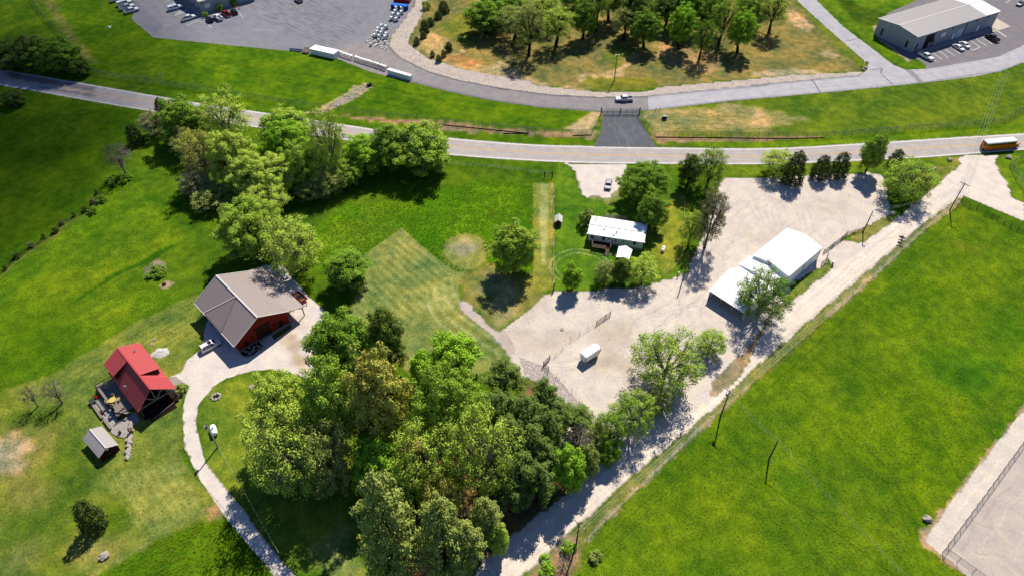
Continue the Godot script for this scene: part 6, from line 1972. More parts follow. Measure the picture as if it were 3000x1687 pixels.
# windows on a cabin whose outline runs along p: [x, y] front bottom, front top, rear top, rear bottom; w0 half width below, w1 above
func glaze(parent: Node3D, p: Array, w0: float, w1: float, split: Array):
	var cab := MB.new()
	var out := 0.015
	for s in [-1.0, 1.0]:
		for q in split:
			var at := func(t: float, up: float) -> Vector3:
				var lo := Vector3(lerpf(p[3][0], p[0][0], t), lerpf(p[3][1], p[0][1], t), s * w0)
				var hi := Vector3(lerpf(p[2][0], p[1][0], t), lerpf(p[2][1], p[1][1], t), s * w1)
				return lo.lerp(hi, up) + Vector3(0, 0, s * out)
			face("side_window", [at.call(q[0], 0.08), at.call(q[0], 0.88), at.call(q[1], 0.88), at.call(q[1], 0.08)], M.glass, parent)
	for e in [[0, 1, 1.0], [3, 2, -1.0]]:
		var lo := Vector3(p[e[0]][0], p[e[0]][1], 0)
		var hi := Vector3(p[e[1]][0], p[e[1]][1], 0)
		var n := Vector3(e[2] * out, out, 0)
		face("windscreen" if e[2] > 0.0 else "rear_window", [lo.lerp(hi, 0.1) + n + Vector3(0, 0, -w0 * 0.88), lo.lerp(hi, 0.9) + n + Vector3(0, 0, -w1 * 0.86), lo.lerp(hi, 0.9) + n + Vector3(0, 0, w1 * 0.86), lo.lerp(hi, 0.1) + n + Vector3(0, 0, w0 * 0.88)], M.glass, parent)


func lamps(parent: Node3D, xf: float, yf: float, xr: float, yr: float, w: float):
	for s in [-1.0, 1.0]:
		one_box("headlight", Vector3(xf, yf, s * w), Vector3(0.1, 0.2, 0.36), M.lamp_glass, parent)
		one_box("tail_light", Vector3(xr, yr, s * w), Vector3(0.08, 0.3, 0.18), M.red, parent)


# style: "bed" open, "cap" covered, "rack" with a ladder rack, "service" with high side boxes
func pickup(label: String, category: String, rear: Vector3, front: Vector3, paint: Material, style := "bed", group := "") -> Node3D:
	var t := thing("pickup_truck", label, category, (rear + front) * 0.5, aim(rear.x, rear.z, front.x, front.z), group)
	var k := MB.new()
	var sec := func(y0: float, y1: float, w: float) -> Array: return [[w * 0.9, y0], [w, y0 + 0.15], [w, y1 - 0.1], [w * 0.94, y1]]
	k.loft([[2.9, sec.call(0.5, 0.98, 0.86)], [2.75, sec.call(0.42, 1.1, 0.96)], [1.35, sec.call(0.42, 1.2, 1.0)], [-0.85, sec.call(0.42, 1.2, 1.0)]])
	part("body", k, paint, t)
	k = MB.new()
	k.loft([[1.35, [[0.93, 1.18], [0.93, 1.2]]], [0.75, [[0.93, 1.18], [0.76, 1.86]]], [0.45, [[0.93, 1.18], [0.74, 1.92]]], [-0.65, [[0.93, 1.18], [0.74, 1.92]]], [-0.85, [[0.93, 1.18], [0.78, 1.84]]]])
	var cab := part("cab", k, paint, t)
	glaze(cab, [[1.3, 1.24], [0.72, 1.87], [-0.8, 1.87], [-0.87, 1.24]], 0.94, 0.77, [[0.06, 0.46], [0.52, 0.94]])
	k = MB.new()
	k.box(Vector3(-1.85, 0.62, 0), Vector3(2.0, 0.3, 1.9))
	for s in [-1.0, 1.0]:
		k.box(Vector3(-1.87, 0.86, s * 0.95), Vector3(2.05, 0.72, 0.12))
	k.box(Vector3(-2.86, 0.86, 0), Vector3(0.1, 0.7, 1.8))
	k.box(Vector3(-0.9, 0.86, 0), Vector3(0.06, 0.7, 1.8))
	part("bed", k, paint, t)
	one_box("bed_liner", Vector3(-1.87, 0.79, 0), Vector3(1.9, 0.03, 1.76), M.black if style != "service" else M.skirt, t)
	if style == "bed":
		one_box("tool_box", Vector3(-1.2, 1.1, 0), Vector3(0.5, 0.3, 1.75), M.black, t)
	elif style == "cap":
		k = MB.new()
		k.loft([[-0.95, [[0.96, 1.2], [0.86, 1.9]]], [-2.75, [[0.96, 1.2], [0.86, 1.88]]], [-2.9, [[0.94, 1.2], [0.8, 1.75]]]])
		var c := part("cap", k, paint, t)
		glaze(c, [[-0.95, 1.3], [-0.95, 1.85], [-2.75, 1.85], [-2.9, 1.3]], 0.955, 0.88, [[0.2, 0.8]])
	elif style == "rack":
		k = MB.new()
		for x in [-0.95, -2.8]:
			for s in [-1.0, 1.0]:
				k.bar(Vector3(x, 1.2, s * 0.95), Vector3(x, 1.95, s * 0.85), 0.06)
			k.bar(Vector3(x, 1.95, -0.9), Vector3(x, 1.95, 0.9), 0.06)
		for s in [-0.85, -0.3, 0.3, 0.85]:
			k.bar(Vector3(-2.9, 1.98, s), Vector3(1.0, 2.02, s), 0.06)
		for i in 7:
			k.bar(Vector3(-2.6 + i * 0.35, 2.03, -0.25), Vector3(-2.6 + i * 0.35, 2.03, 0.25), 0.05)
		part("ladder_rack", k, M.steel, t)
	elif style == "service":
		for s in [-1.0, 1.0]:
			one_box("side_box", Vector3(-1.87, 1.2, s * 0.8), Vector3(2.0, 0.6, 0.36), paint, t)
	one_box("front_bumper", Vector3(2.93, 0.55, 0), Vector3(0.16, 0.24, 1.8), M.chrome, t)
	one_box("rear_bumper", Vector3(-2.95, 0.55, 0), Vector3(0.16, 0.2, 1.8), M.chrome, t)
	one_box("grille", Vector3(2.9, 0.85, 0), Vector3(0.08, 0.28, 1.1), M.black, t)
	lamps(t, 2.84, 0.92, -2.92, 0.95, 0.75)
	for s in [-1.0, 1.0]:
		one_box("mirror", Vector3(1.0, 1.3, s * 1.1), Vector3(0.14, 0.2, 0.24), M.black, t)
		wheel(t, 1.9, s * 0.92, 0.4)
		wheel(t, -1.85, s * 0.92, 0.4)
	return t


func car(called: String, label: String, category: String, rear: Vector3, front: Vector3, paint: Material, tall: bool, group := "") -> Node3D:
	var t := thing(called, label, category, (rear + front) * 0.5, aim(rear.x, rear.z, front.x, front.z), group)
	var k := MB.new()
	var top := 1.72 if tall else 1.45
	var belt := 1.05 if tall else 0.92
	var sec := func(y0: float, y1: float, w: float) -> Array: return [[w * 0.88, y0], [w, y0 + 0.18], [w, y1 - 0.12], [w * 0.92, y1]]
	var stern := -2.38 if tall else -2.35
	k.loft([[2.4, sec.call(0.42, 0.72, 0.72)], [2.2, sec.call(0.3, 0.86, 0.88)], [1.2, sec.call(0.28, belt, 0.95)], [-1.7, sec.call(0.28, belt + 0.03, 0.95)], [stern + 0.1, sec.call(0.32, belt, 0.9)], [stern, sec.call(0.42, belt - 0.15, 0.82)]])
	part("body", k, paint, t)
	k = MB.new()
	var rx := -2.05 if tall else -1.25
	var rb := -2.3 if tall else -1.9
	k.loft([[1.3, [[0.86, belt - 0.05], [0.86, belt]]], [0.55, [[0.86, belt - 0.05], [0.68, top - 0.06]]], [0.2, [[0.86, belt - 0.05], [0.66, top]]], [rx + 0.3, [[0.86, belt - 0.05], [0.66, top - 0.02]]], [rx, [[0.86, belt - 0.05], [0.68, top - 0.1]]], [rb, [[0.84, belt - 0.05], [0.8, belt]]]])
	var cab := part("cab", k, paint, t)
	glaze(cab, [[1.25, belt + 0.03], [0.5, top - 0.05], [rx, top - 0.08], [rb, belt + 0.03]], 0.87, 0.69, [[0.1, 0.34], [0.38, 0.6], [0.64, 0.9]])
	if tall:
		one_box("sunroof", Vector3(0.0, top + 0.005, 0), Vector3(0.8, 0.02, 0.9), M.glass, cab)
		for s in [-1.0, 1.0]:
			one_box("roof_rail", Vector3(-0.7, top + 0.04, s * 0.6), Vector3(2.0, 0.05, 0.05), M.black, cab)
	one_box("front_bumper", Vector3(2.36, 0.45, 0), Vector3(0.14, 0.22, 1.4), M.black, t)
	one_box("rear_bumper", Vector3(stern - 0.02, 0.45, 0), Vector3(0.12, 0.22, 1.5), M.black, t)
	lamps(t, 2.24, 0.76, stern - 0.01, belt - 0.2, 0.66)
	for s in [-1.0, 1.0]:
		one_box("mirror", Vector3(0.85, belt + 0.08, s * 1.0), Vector3(0.12, 0.14, 0.2), paint, t)
		wheel(t, 1.45, s * 0.86, 0.34, 0.22)
		wheel(t, -1.42, s * 0.86, 0.34, 0.22)
	return t


func paint_mat(c: Color) -> StandardMaterial3D:
	var m := mat(c, 0.3)
	m.clearcoat_enabled = true
	m.clearcoat = 0.6
	m.clearcoat_roughness = 0.1
	return m


func build_vehicles():
	M.lamp_glass = mat(Color(0.8, 0.82, 0.82), 0.15)
	var white := paint_mat(Color(0.84, 0.85, 0.86))
	var black := paint_mat(Color(0.03, 0.03, 0.035))
	var red := paint_mat(Color(0.45, 0.05, 0.05))
	var silver := paint_mat(Color(0.6, 0.62, 0.64))
	var dark := paint_mat(Color(0.06, 0.075, 0.07))
	pickup("white pickup driving on the plant road above the gate", "pickup truck", P(40.74, -209.06), P(34.59, -208.71), white)
	var g := "work trucks parked in the north-west lot"
	pickup("white pickup with an open bed nearest the grass edge of the lot", "pickup truck", P(-157.42, -276.35), P(-152.14, -281.09), white, "bed", g)
	pickup("white work truck with a ladder rack, second from the grass", "pickup truck", P(-160.53, -279.69), P(-155.24, -284.51), white, "rack", g)
	pickup("white capped truck, third from the grass in the row of trucks", "pickup truck", P(-163.44, -283.36), P(-157.65, -288.56), white, "cap", g)
	pickup("white truck at the far end of the row, cut by the photo's top", "pickup truck", P(-167.86, -287.39), P(-162.68, -292.70), white, "service", g)
	pickup("white truck with a pale covered bed beside the hatched bay", "pickup truck", P(-140.57, -279.41), P(-135.34, -283.65), white, "cap")
	pickup("white crew-cab pickup parked alone below the hatched bay", "pickup truck", P(-131.58, -269.32), P(-126.77, -274.16), white)
	pickup("white service truck with high bed sides, parked nose to the building", "pickup truck", P(-114.13, -268.26), P(-121.26, -276.08), white, "service")
	pickup("red pickup parked nose to the building", "pickup truck", P(-112.70, -272.54), P(-118.31, -278.85), red)
	car("car", "dark green car at the left end of the bays by the building", "car", P(-118.27, -267.47), P(-122.79, -273.08), dark, true)
	car("car", "dark car right of the red pickup", "car", P(-110.43, -274.44), P(-115.27, -280.25), dark, true)
	car("car", "silver car at the photo's top edge in the middle of the lot", "car", P(-86.38, -286.01), P(-91.81, -292.18), silver, true)
	pickup("white pickup at the corner of the long grey metal building", "pickup truck", P(150.23, -241.87), P(153.08, -236.21), white)
	car("car", "left of the two white cars parked before the grey building", "car", P(165.91, -248.97), P(167.89, -243.56), white, false)
	car("car", "right of the two white cars parked before the grey building", "car", P(169.47, -251.23), P(170.95, -245.76), white, false)
	pickup("black pickup near the pale apron of the grey building", "pickup truck", P(184.34, -250.73), P(182.14, -257.39), black)
	car("car", "grey car at the photo's right edge in the north-east lot", "car", P(213.62, -288.16), P(207.43, -283.04), silver, true)
	car("car", "white sport utility car parked in the barn's shade", "car", P(-69.54, -99.69), P(-66.38, -102.49), white, true)
	car("car", "pale car on the gravel driveway beside the tall layered tree", "car", P(28.24, -164.05), P(27.13, -158.90), silver, false)
	school_bus()
	cargo_trailer()


func school_bus():
	var t := thing("school_bus", "yellow school bus with a white roof on the county road", "bus", P(144.43, -178.90), 0.1462)
	var y: Material = M.yellow
	var z := -1.0
	var k := MB.new()
	var o := Vector3(0, 0, z)
	k.box(Vector3(4.45, 1.25, z), Vector3(9.7, 1.5, 2.4))
	part("body", k, y, t)
	k = MB.new()
	for x in [-0.4, 9.3]:
		k.box(Vector3(x + (0.06 if x < 0.0 else -0.06), 2.35, z), Vector3(0.12, 0.75, 2.34))
	for i in 13:
		for s in [-1.0, 1.0]:
			k.box(Vector3(0.1 + i * 0.76, 2.35, z + s * 1.14), Vector3(0.1, 0.75, 0.08))
	part("window_post", k, y, t)
	k = MB.new()
	k.loft([[-0.45, [[1.15, 2.65], [1.12, 2.85], [0.8, 3.02]]], [0.0, [[1.2, 2.65], [1.16, 2.9], [0.85, 3.1]]], [9.0, [[1.2, 2.65], [1.16, 2.9], [0.85, 3.1]]], [9.35, [[1.15, 2.65], [1.1, 2.82], [0.8, 3.0]]]])
	var roof := part("roof", k, M.white, t)
	roof.position = o
	for i in 12:
		for s in [-1.0, 1.0]:
			one_box("side_window", Vector3(0.48 + i * 0.76, 2.35, z + s * 1.12), Vector3(0.64, 0.62, 0.04), M.glass, t)
	for s in [-1.0, 1.0]:
		for q in [[0.75, 0.08], [1.2, 0.08], [1.85, 0.1]]:
			one_box("rub_rail", Vector3(4.45, q[0], z + s * 1.215), Vector3(9.6, q[1], 0.04), M.black, t)
	for q in [-0.75, 0.0, 0.75]:
		one_box("rear_window", Vector3(-0.42, 2.3, z + q), Vector3(0.04, 0.6, 0.6), M.glass, t)
	var d := one_box("emergency_door", Vector3(-0.44, 1.35, z), Vector3(0.05, 1.3, 0.8), y, t)
	one_box("pane", Vector3(-0.47, 1.7, z), Vector3(0.03, 0.45, 0.6), M.glass, d)
	for s in [-1.0, 1.0]:
		one_box("tail_light", Vector3(-0.44, 1.2, z + s * 0.95), Vector3(0.05, 0.35, 0.25), M.red, t)
	one_box("rear_bumper", Vector3(-0.5, 0.5, z), Vector3(0.16, 0.25, 2.3), M.black, t)
	k = MB.new()
	k.loft([[9.3, [[1.0, 0.55], [1.05, 1.2], [0.9, 1.6]]], [10.6, [[0.9, 0.55], [0.95, 1.1], [0.75, 1.4]]], [10.95, [[0.8, 0.6], [0.8, 1.0], [0.6, 1.25]]]])
	var hood := part("hood", k, y, t)
	hood.position = o
	one_box("windscreen", Vector3(9.33, 2.2, z), Vector3(0.05, 0.9, 2.0), M.glass, t)
	one_box("front_bumper", Vector3(11.0, 0.55, z), Vector3(0.16, 0.3, 2.1), M.black, t)
	for s in [-1.0, 1.0]:
		one_box("headlight", Vector3(10.9, 0.95, z + s * 0.62), Vector3(0.1, 0.25, 0.3), M.lamp_glass, t)
		wheel(t, 10.0, z + s * 1.0, 0.48, 0.3)
		wheel(t, 2.2, z + s * 1.0, 0.48, 0.4)
		k = MB.new()
		k.bar(Vector3(9.4, 2.0, z + s * 1.2), Vector3(10.2, 1.9, z + s * 1.45), 0.05)
		k.box(Vector3(10.2, 1.9, z + s * 1.45), Vector3(0.08, 0.4, 0.25))
		part("mirror", k, M.black, t)
	for q in [1.5, 6.0]:
		one_box("roof_hatch", Vector3(q, 3.12, z), Vector3(0.7, 0.06, 0.7), M.white, t)


func cargo_trailer():
	var t := thing("cargo_trailer", "white enclosed cargo trailer standing on the gravel lot", "trailer", P(16.56, -96.31), 0.6661)
	var k := MB.new()
	var p := V([-0.45, -1.85, -0.45, 0.0, 3.5, 0.0, 4.0, -0.75, 3.95, -1.2, 3.5, -1.85])
	k.slab(p, 0.5, 2.55)
	part("body", k, M.white_panel, t)
	k = MB.new()
	k.slab(V([-0.5, -1.9, -0.5, 0.05, 3.55, 0.05, 4.06, -0.75, 4.0, -1.22, 3.55, -1.9]), 2.551, 2.63)
	part("roof", k, M.white, t)
	for v in [-1.42, -0.48]:
		var d := one_box("rear_door", Vector3(-0.47, 1.5, v), Vector3(0.06, 1.9, 0.86), M.white_panel, t)
		one_box("lock_bar", Vector3(-0.52, 1.5, v + 0.3), Vector3(0.05, 1.8, 0.05), M.steel, d)
	one_box("door_gap", Vector3(-0.49, 1.5, -0.95), Vector3(0.04, 1.9, 0.05), M.black, t)
	one_box("corner_trim", Vector3(-0.46, 1.5, 0.0), Vector3(0.1, 2.1, 0.08), M.black, t)
	var sd := one_box("side_door", Vector3(2.9, 1.45, 0.02), Vector3(0.8, 1.8, 0.05), M.white_panel, t)
	for u in [2.48, 3.32]:
		one_box("door_edge", Vector3(u, 1.45, 0.05), Vector3(0.05, 1.8, 0.03), M.black, sd)
	one_box("side_trim", Vector3(1.5, 0.62, 0.02), Vector3(4.0, 0.16, 0.06), M.steel, t)
	for u in [1.05, 1.75]:
		for v in [-1.75, -0.08]:
			wheel(t, u, v, 0.33, 0.2)
	one_box("fender", Vector3(1.4, 0.76, 0.1), Vector3(1.6, 0.08, 0.28), M.steel, t)
	k = MB.new()
	k.bar(Vector3(3.4, 0.45, -0.3), Vector3(5.0, 0.45, -0.95), 0.1)
	k.bar(Vector3(3.4, 0.45, -1.6), Vector3(5.0, 0.45, -0.95), 0.1)
	k.bar(Vector3(5.0, 0.0, -0.95), Vector3(5.0, 0.6, -0.95), 0.08)
	part("tongue", k, M.black, t)

# ---------------------------------------------------------------- things standing about

func drum(label: String, at: Vector3, r: float, l: float, turn: float, group: String, proto: Array):
	if proto.is_empty():
		var t := thing("steel_drum", label, "steel drum", at, turn, group)
		var k := MB.new()
		k.lathe(Vector3(-l / 2, r, 0), Vector3.RIGHT, [[0.0, 0.02], [0.0, r], [0.06, r], [0.08, r * 0.95], [l * 0.5, r * 0.95], [l - 0.08, r * 0.95], [l - 0.06, r], [l, r], [l, 0.02]], 16)
		part("shell", k, mat(Color(0.78, 0.79, 0.8), 0.4, 0.1), t)
		for s in [-1.0, 1.0]:
			k = MB.new()
			k.lathe(Vector3(s * l / 2, r, 0), Vector3(s, 0, 0), [[0.0, r * 0.3], [0.04, r * 0.28], [0.04, 0.01]], 10)
			part("hub", k, M.black, t)
		one_box("skid", Vector3(0, 0.04, r * 0.6), Vector3(l, 0.08, 0.12), M.wood, t)
		one_box("skid", Vector3(0, 0.04, -r * 0.6), Vector3(l, 0.08, 0.12), M.wood, t)
		proto.append(t)
	else:
		again(proto[0], label, at, turn)


# a long stack of white wrapped boards: rows side by side, each a bundle with straps
func bundle(label: String, org: Vector3, turn: float, l: float, w: float, hgt: float, rows: int, group := ""):
	var t := thing("bundle_stack", label, "stack", org, turn, group)
	for i in rows:
		for j in 2:
			var hh := hgt / 2 - 0.08
			var b := one_box("bundle", Vector3(l / 2 + 0.03 * (i - j), 0.12 + j * (hh + 0.08) + hh / 2, -(i + 0.5) * w), Vector3(l, hh, w - 0.08), M.white_panel, t)
			for k in 5:
				one_box("strap", Vector3(l * (k + 0.5) / 5, 0.12 + j * (hh + 0.08) + hh / 2, -(i + 0.5) * w), Vector3(0.06, hh + 0.01, w - 0.06), M.skirt, b)
	for k in 6:
		one_box("bearer", Vector3(l * (k + 0.5) / 6, 0.06, -rows * w / 2), Vector3(0.12, 0.12, rows * w), M.wood, t)


func tank(label: String, at: Vector3, turn: float, l: float, r: float):
	var t := thing("propane_tank", label, "propane tank", at, turn)
	var k := MB.new()
	var y := r + 0.18
	k.lathe(Vector3(-l / 2, y, 0), Vector3.RIGHT, [[0.0, 0.01], [0.05, r * 0.5], [0.2, r * 0.87], [0.42, r], [l - 0.42, r], [l - 0.2, r * 0.87], [l - 0.05, r * 0.5], [l, 0.01]], 16)
	part("tank", k, M.white, t)
	k = MB.new()
	k.tube(Vector3(0, y + r - 0.05, 0), Vector3(0, y + r + 0.18, 0), 0.22, 0.2, 12)
	part("valve_cover", k, M.steel, t)
	for s in [-1.0, 1.0]:
		one_box("foot", Vector3(s * l * 0.3, 0.12, 0), Vector3(0.2, 0.24, r * 1.4), M.steel, t)


func build_yard():
	rng.seed = 88
	# steel drums beside the gravel shoulder, two lots of them
	var proto := []
	var top := V([-47.33, -280.92, -45.04, -280.62, -47.32, -277.69, -44.74, -276.82, -47.84, -274.80, -45.64, -273.94, -48.00, -271.10, -46.07, -270.26])
	var low := V([-51.12, -264.18, -49.21, -263.37, -52.07, -261.48, -50.29, -260.68, -52.06, -258.82, -50.42, -258.03, -52.49, -255.94, -50.74, -255.16, -48.27, -256.98, -48.44, -254.64])
	for i in top.size():
		drum("grey drum, %s of the eight by the blue container" % ["far left", "far right", "left in the second row", "right in the second row", "left in the third row", "right in the third row", "near left", "near right"][i], P(top[i].x, top[i].y), 0.85, 1.3, 0.35, "steel drums beside the blue container", proto)
	for i in low.size():
		drum("grey drum, %s of the ten before the jumble of posts" % ["far left", "far right", "left in the second row", "right in the second row", "left in the third row", "right in the third row", "near left", "near middle", "upper right", "near right"][i], P(low[i].x, low[i].y), 0.85, 1.3, 0.35, "steel drums before the jumble of posts", proto)
	# jumble of white posts, cans and frames
	var spots := V([-54.07, -253.86, -54.78, -251.56, -53.10, -248.79, -52.38, -251.82, -51.41, -249.04, -50.70, -252.33, -49.21, -247.29, -50.24, -249.79, -47.95, -250.80, -47.17, -249.29, -47.48, -246.30, -53.59, -255.42])
	for i in spots.size():
		var t := thing("scrap_post", "%s piece in the jumble of white posts and grey cans" % ["first", "second", "third", "fourth", "fifth", "sixth", "seventh", "eighth", "ninth", "tenth", "eleventh", "last"][i], "metal scrap", P(spots[i].x, spots[i].y), rng.randf() * 3.0, "jumble of posts on the lot")
		var k := MB.new()
		if i % 3 == 2:
			k.tube(Vector3(0, 0, 0), Vector3(0, 1.1, 0), 0.5, 0.5, 14)
			part("can", k, M.tin, t)
			k = MB.new()
			k.tube(Vector3(0, 1.1, 0), Vector3(0, 1.18, 0), 0.53, 0.4, 14)
			part("lid", k, M.tin, t)
		else:
			for j in 3:
				k = MB.new()
				k.bar(Vector3(-0.9, 0.15 + j * 0.2, j * 0.35 - 0.3), Vector3(0.9, 0.2 + j * 0.22, j * 0.3 - 0.2), 0.16)
				part("rail", k, M.white if j != 1 else M.wood, t)
			k = MB.new()
			k.bar(Vector3(0.5, 0, 0), Vector3(0.6, 1.0, 0.1), 0.18)
			part("upright", k, M.white, t)
	# containers
	var blue := mat(Color(0.03, 0.16, 0.55), 0.5)
	var sky_blue := mat(Color(0.08, 0.42, 0.75), 0.5)
	var t := thing("waste_container", "blue steel waste container with a light blue cover", "container", P(-49.78, -281.51), -0.241)
	var k := MB.new()
	k.slab(V([0.1, -2.3, 0.1, -0.1, 6.9, -0.1, 7.3, -0.9, 6.9, -2.3]), 0.25, 1.75)
	part("body", k, blue, t)
	k = MB.new()
	k.plate([Vector3(0, 1.76, -0.2), Vector3(0, 2.0, -1.2), Vector3(7.0, 2.0, -1.2), Vector3(7.0, 1.76, -0.2)], 0.05)
	k.plate([Vector3(0, 2.0, -1.2), Vector3(0, 1.76, -2.4), Vector3(7.0, 1.76, -2.4), Vector3(7.0, 2.0, -1.2)], 0.05)
	part("cover", k, sky_blue, t)
	for u in [1.0, 2.5, 4.0, 5.5]:
		one_box("rib", Vector3(u, 1.0, -0.06), Vector3(0.12, 1.4, 0.1), blue, t)
	t = thing("waste_container", "open red waste container behind the blue one", "container", P(-49.37, -288.46), -0.241)
	for q in [[Vector3(3.4, 0.9, 0), Vector3(6.8, 1.4, 0.1)], [Vector3(3.4, 0.9, -2.4), Vector3(6.8, 1.4, 0.1)], [Vector3(0, 0.9, -1.2), Vector3(0.1, 1.4, 2.4)], [Vector3(6.8, 0.9, -1.2), Vector3(0.1, 1.4, 2.4)]]:
		one_box("side", q[0], q[1], M.red, t)
	one_box("floor", Vector3(3.4, 0.2, -1.2), Vector3(6.7, 0.1, 2.3), M.black, t)
	one_box("rim", Vector3(3.4, 1.63, 0.0), Vector3(6.9, 0.08, 0.2), mat(Color(0.85, 0.6, 0.6), 0.6), t)
	# stacks along the lot's grass edge
	bundle("three long white wrapped stacks side by side at the lot's edge", P(-74.56, -242.15), -0.4119, 10.6, 1.2, 2.1, 3)
	bundle("long white wrapped stack at the east end of the row on the kerb", P(-44.09, -226.88), -0.5083, 9.8, 1.5, 1.8, 1)
	var ends := V([-64.47, -241.42, -58.39, -237.38, -57.71, -237.38, -53.72, -234.58, -53.64, -234.81, -50.35, -232.74, -50.13, -232.74, -47.93, -231.14, -47.71, -231.14, -45.06, -229.33])
	for i in 5:
		var a := ends[i * 2]
		var b := ends[i * 2 + 1]
		t = thing("steel_rack", "steel rack under white panels, %s in the row along the kerb" % ["first", "second", "third", "fourth", "fifth"][i], "rack", P(a.x, a.y), aim(a.x, a.y, b.x, b.y), "racks along the lot's kerb")
		var l := a.distance_to(b)
		for s in [0.0, -1.3]:
			for j in 5:
				k = MB.new()
				k.bar(Vector3(l * j / 4.0, 0, s), Vector3(l * j / 4.0, 1.35, s), 0.1)
				part("upright", k, M.steel, t)
			k = MB.new()
			for j in 4:
				k.bar(Vector3(l * j / 4.0, 0.1, s), Vector3(l * (j + 1) / 4.0, 1.3, s), 0.06)
				k.bar(Vector3(l * j / 4.0, 1.3, s), Vector3(l * (j + 1) / 4.0, 0.1, s), 0.06)
			part("brace", k, M.steel, t)
		var n := int(maxf(1.0, l / 1.2))
		for j in n:
			one_box("panel", Vector3(l * (j + 0.5) / n, 1.45 + 0.05 * (j % 2), -0.65), Vector3(l / n - 0.25, 0.14, 0.8), M.white_panel, t)
	var pal := V([-77.34, -244.58, -75.82, -243.84, -77.36, -246.30, -75.49, -245.56, -77.31, -243.36, -75.39, -242.87])
	for i in 3:
		t = thing("pallet_stack", "wooden pallets and white beams, %s pile left of the white stacks" % ["middle", "back", "front"][i], "pallet", P(pal[i * 2].x, pal[i * 2].y), -0.4, "pallets by the white stacks")
		for j in 3:
			for s in 4:
				one_box("slat", Vector3(0.9, 0.18 + j * 0.28, s * 0.35 - 0.5), Vector3(2.4, 0.06, 0.2), M.old_wood, t)
			one_box("bearer", Vector3(0.2, 0.08 + j * 0.28, 0), Vector3(0.14, 0.14, 1.3), M.wood, t)
			one_box("bearer", Vector3(1.6, 0.08 + j * 0.28, 0), Vector3(0.14, 0.14, 1.3), M.wood, t)
	for q in [[-79.67, -244.82, 3.0, "blue-grey tarped pipe load left of the wooden pallets"], [-82.17, -245.31, 1.5, "small blue-grey load at the west end of the row"]]:
		t = thing("pipe_load", q[3], "pipes", P(q[0], q[1]), -0.25)
		for j in 5:
			k = MB.new()
			k.tube(Vector3(-q[2] / 2, 0.25 + 0.3 * (j / 3), (j % 3) * 0.42 - 0.4), Vector3(q[2] / 2, 0.25 + 0.3 * (j / 3), (j % 3) * 0.42 - 0.4), 0.2, 0.2, 10)
			part("pipe", k, M.steel if j < 4 else mat(Color(0.2, 0.35, 0.6), 0.6), t)
	t = thing("sawhorse", "orange-tan wooden frame beside the dark parked car", "frame", P(-112.53, -281.09), 0.6)
	for s in [-0.8, 0.8]:
		k = MB.new()
		k.bar(Vector3(s, 0, -0.3), Vector3(s, 1.1, 0), 0.12)
		k.bar(Vector3(s, 0, 0.3), Vector3(s, 1.1, 0), 0.12)
		part("leg", k, mat(Color(0.75, 0.45, 0.2), 0.7), t)
	one_box("beam", Vector3(0, 1.1, 0), Vector3(1.9, 0.14, 0.14), mat(Color(0.75, 0.45, 0.2), 0.7), t)
	# by the roads
	t = thing("warning_sign", "yellow road sign on a post seen from the side, west roadside", "sign", P(-128.20, -221.17), 0.5)
	k = MB.new()
	k.bar(Vector3(0, 0, 0), Vector3(0, 2.4, 0), 0.07)
	part("post", k, M.steel, t)
	one_box("board", Vector3(0.05, 2.1, 0), Vector3(0.03, 0.8, 0.8), mat(Color(0.95, 0.6, 0.02), 0.5), t).rotation.x = PI / 4
	t.get_child(1).position = Vector3(0.06, 0.6, 1.48)
	one_box("plate", Vector3(0.06, 1.3, 0), Vector3(0.03, 0.5, 0.5), mat(Color(0.95, 0.6, 0.02), 0.5), t)
	t = thing("site_sign", "dark notice board on two posts where the side road joins", "sign", P(126.03, -233.11), 1.1)
	for s in [-0.8, 0.8]:
		k = MB.new()
		k.bar(Vector3(s, 0, 0), Vector3(s, 2.4, 0), 0.14)
		part("post", k, M.dark_wood, t)
	one_box("board", Vector3(0, 1.6, 0), Vector3(1.6, 1.3, 0.1), mat(Color(0.1, 0.14, 0.13), 0.6), t)
	for y in [1.35, 1.6, 1.85]:
		one_box("lettering_strip", Vector3(0, y, 0.06), Vector3(1.1, 0.1, 0.02), M.white, t)
	for q in [[125.45, -230.17, "low stone edging stone at the foot of the notice board"], [126.92, -231.63, "dark stone right of the notice board"], [129.07, -235.60, "dark stone on the side road's edge"]]:
		boulder(Vector3(q[0], 0, q[1]), 0.7, q[2], "")
	t = thing("transformer_box", "dark green transformer box on the dry grass right of the gate", "utility box", P(49.39, -197.46), 0.0)
	one_box("body", Vector3(0, 0.55, 0), Vector3(1.4, 1.1, 1.1), mat(Color(0.08, 0.14, 0.1), 0.5), t)
	one_box("lid", Vector3(0, 1.13, 0), Vector3(1.5, 0.06, 1.2), mat(Color(0.45, 0.5, 0.46), 0.5), t)
	one_box("pad", Vector3(0, 0.04, 0), Vector3(1.8, 0.08, 1.5), M.concrete, t)
	for q in [[47.37, -202.33, "yellow marker post at the plant road's edge, left one"], [48.69, -202.74, "yellow marker post at the plant road's edge, right one"]]:
		t = thing("marker_post", q[2], "post", P(q[0], q[1]), 0.0, "yellow marker posts")
		k = MB.new()
		k.tube(Vector3.ZERO, Vector3(0, 1.2, 0), 0.09, 0.09, 8)
		part("tube", k, mat(Color(0.8, 0.6, 0.1), 0.5), t)
		k = MB.new()
		k.tube(Vector3(0, 1.2, 0), Vector3(0, 1.26, 0), 0.1, 0.05, 8)
		part("cap", k, M.black, t)
	k = MB.new()
	k.tube(Vector3(-0.5, 0.5, 0.4), Vector3(0.6, 0.55, -0.5), 0.6, 0.6, 16, false)
	k.tube(Vector3(-0.5, 0.5, 0.4), Vector3(-0.52, 0.5, 0.42), 0.5, 0.01, 12)
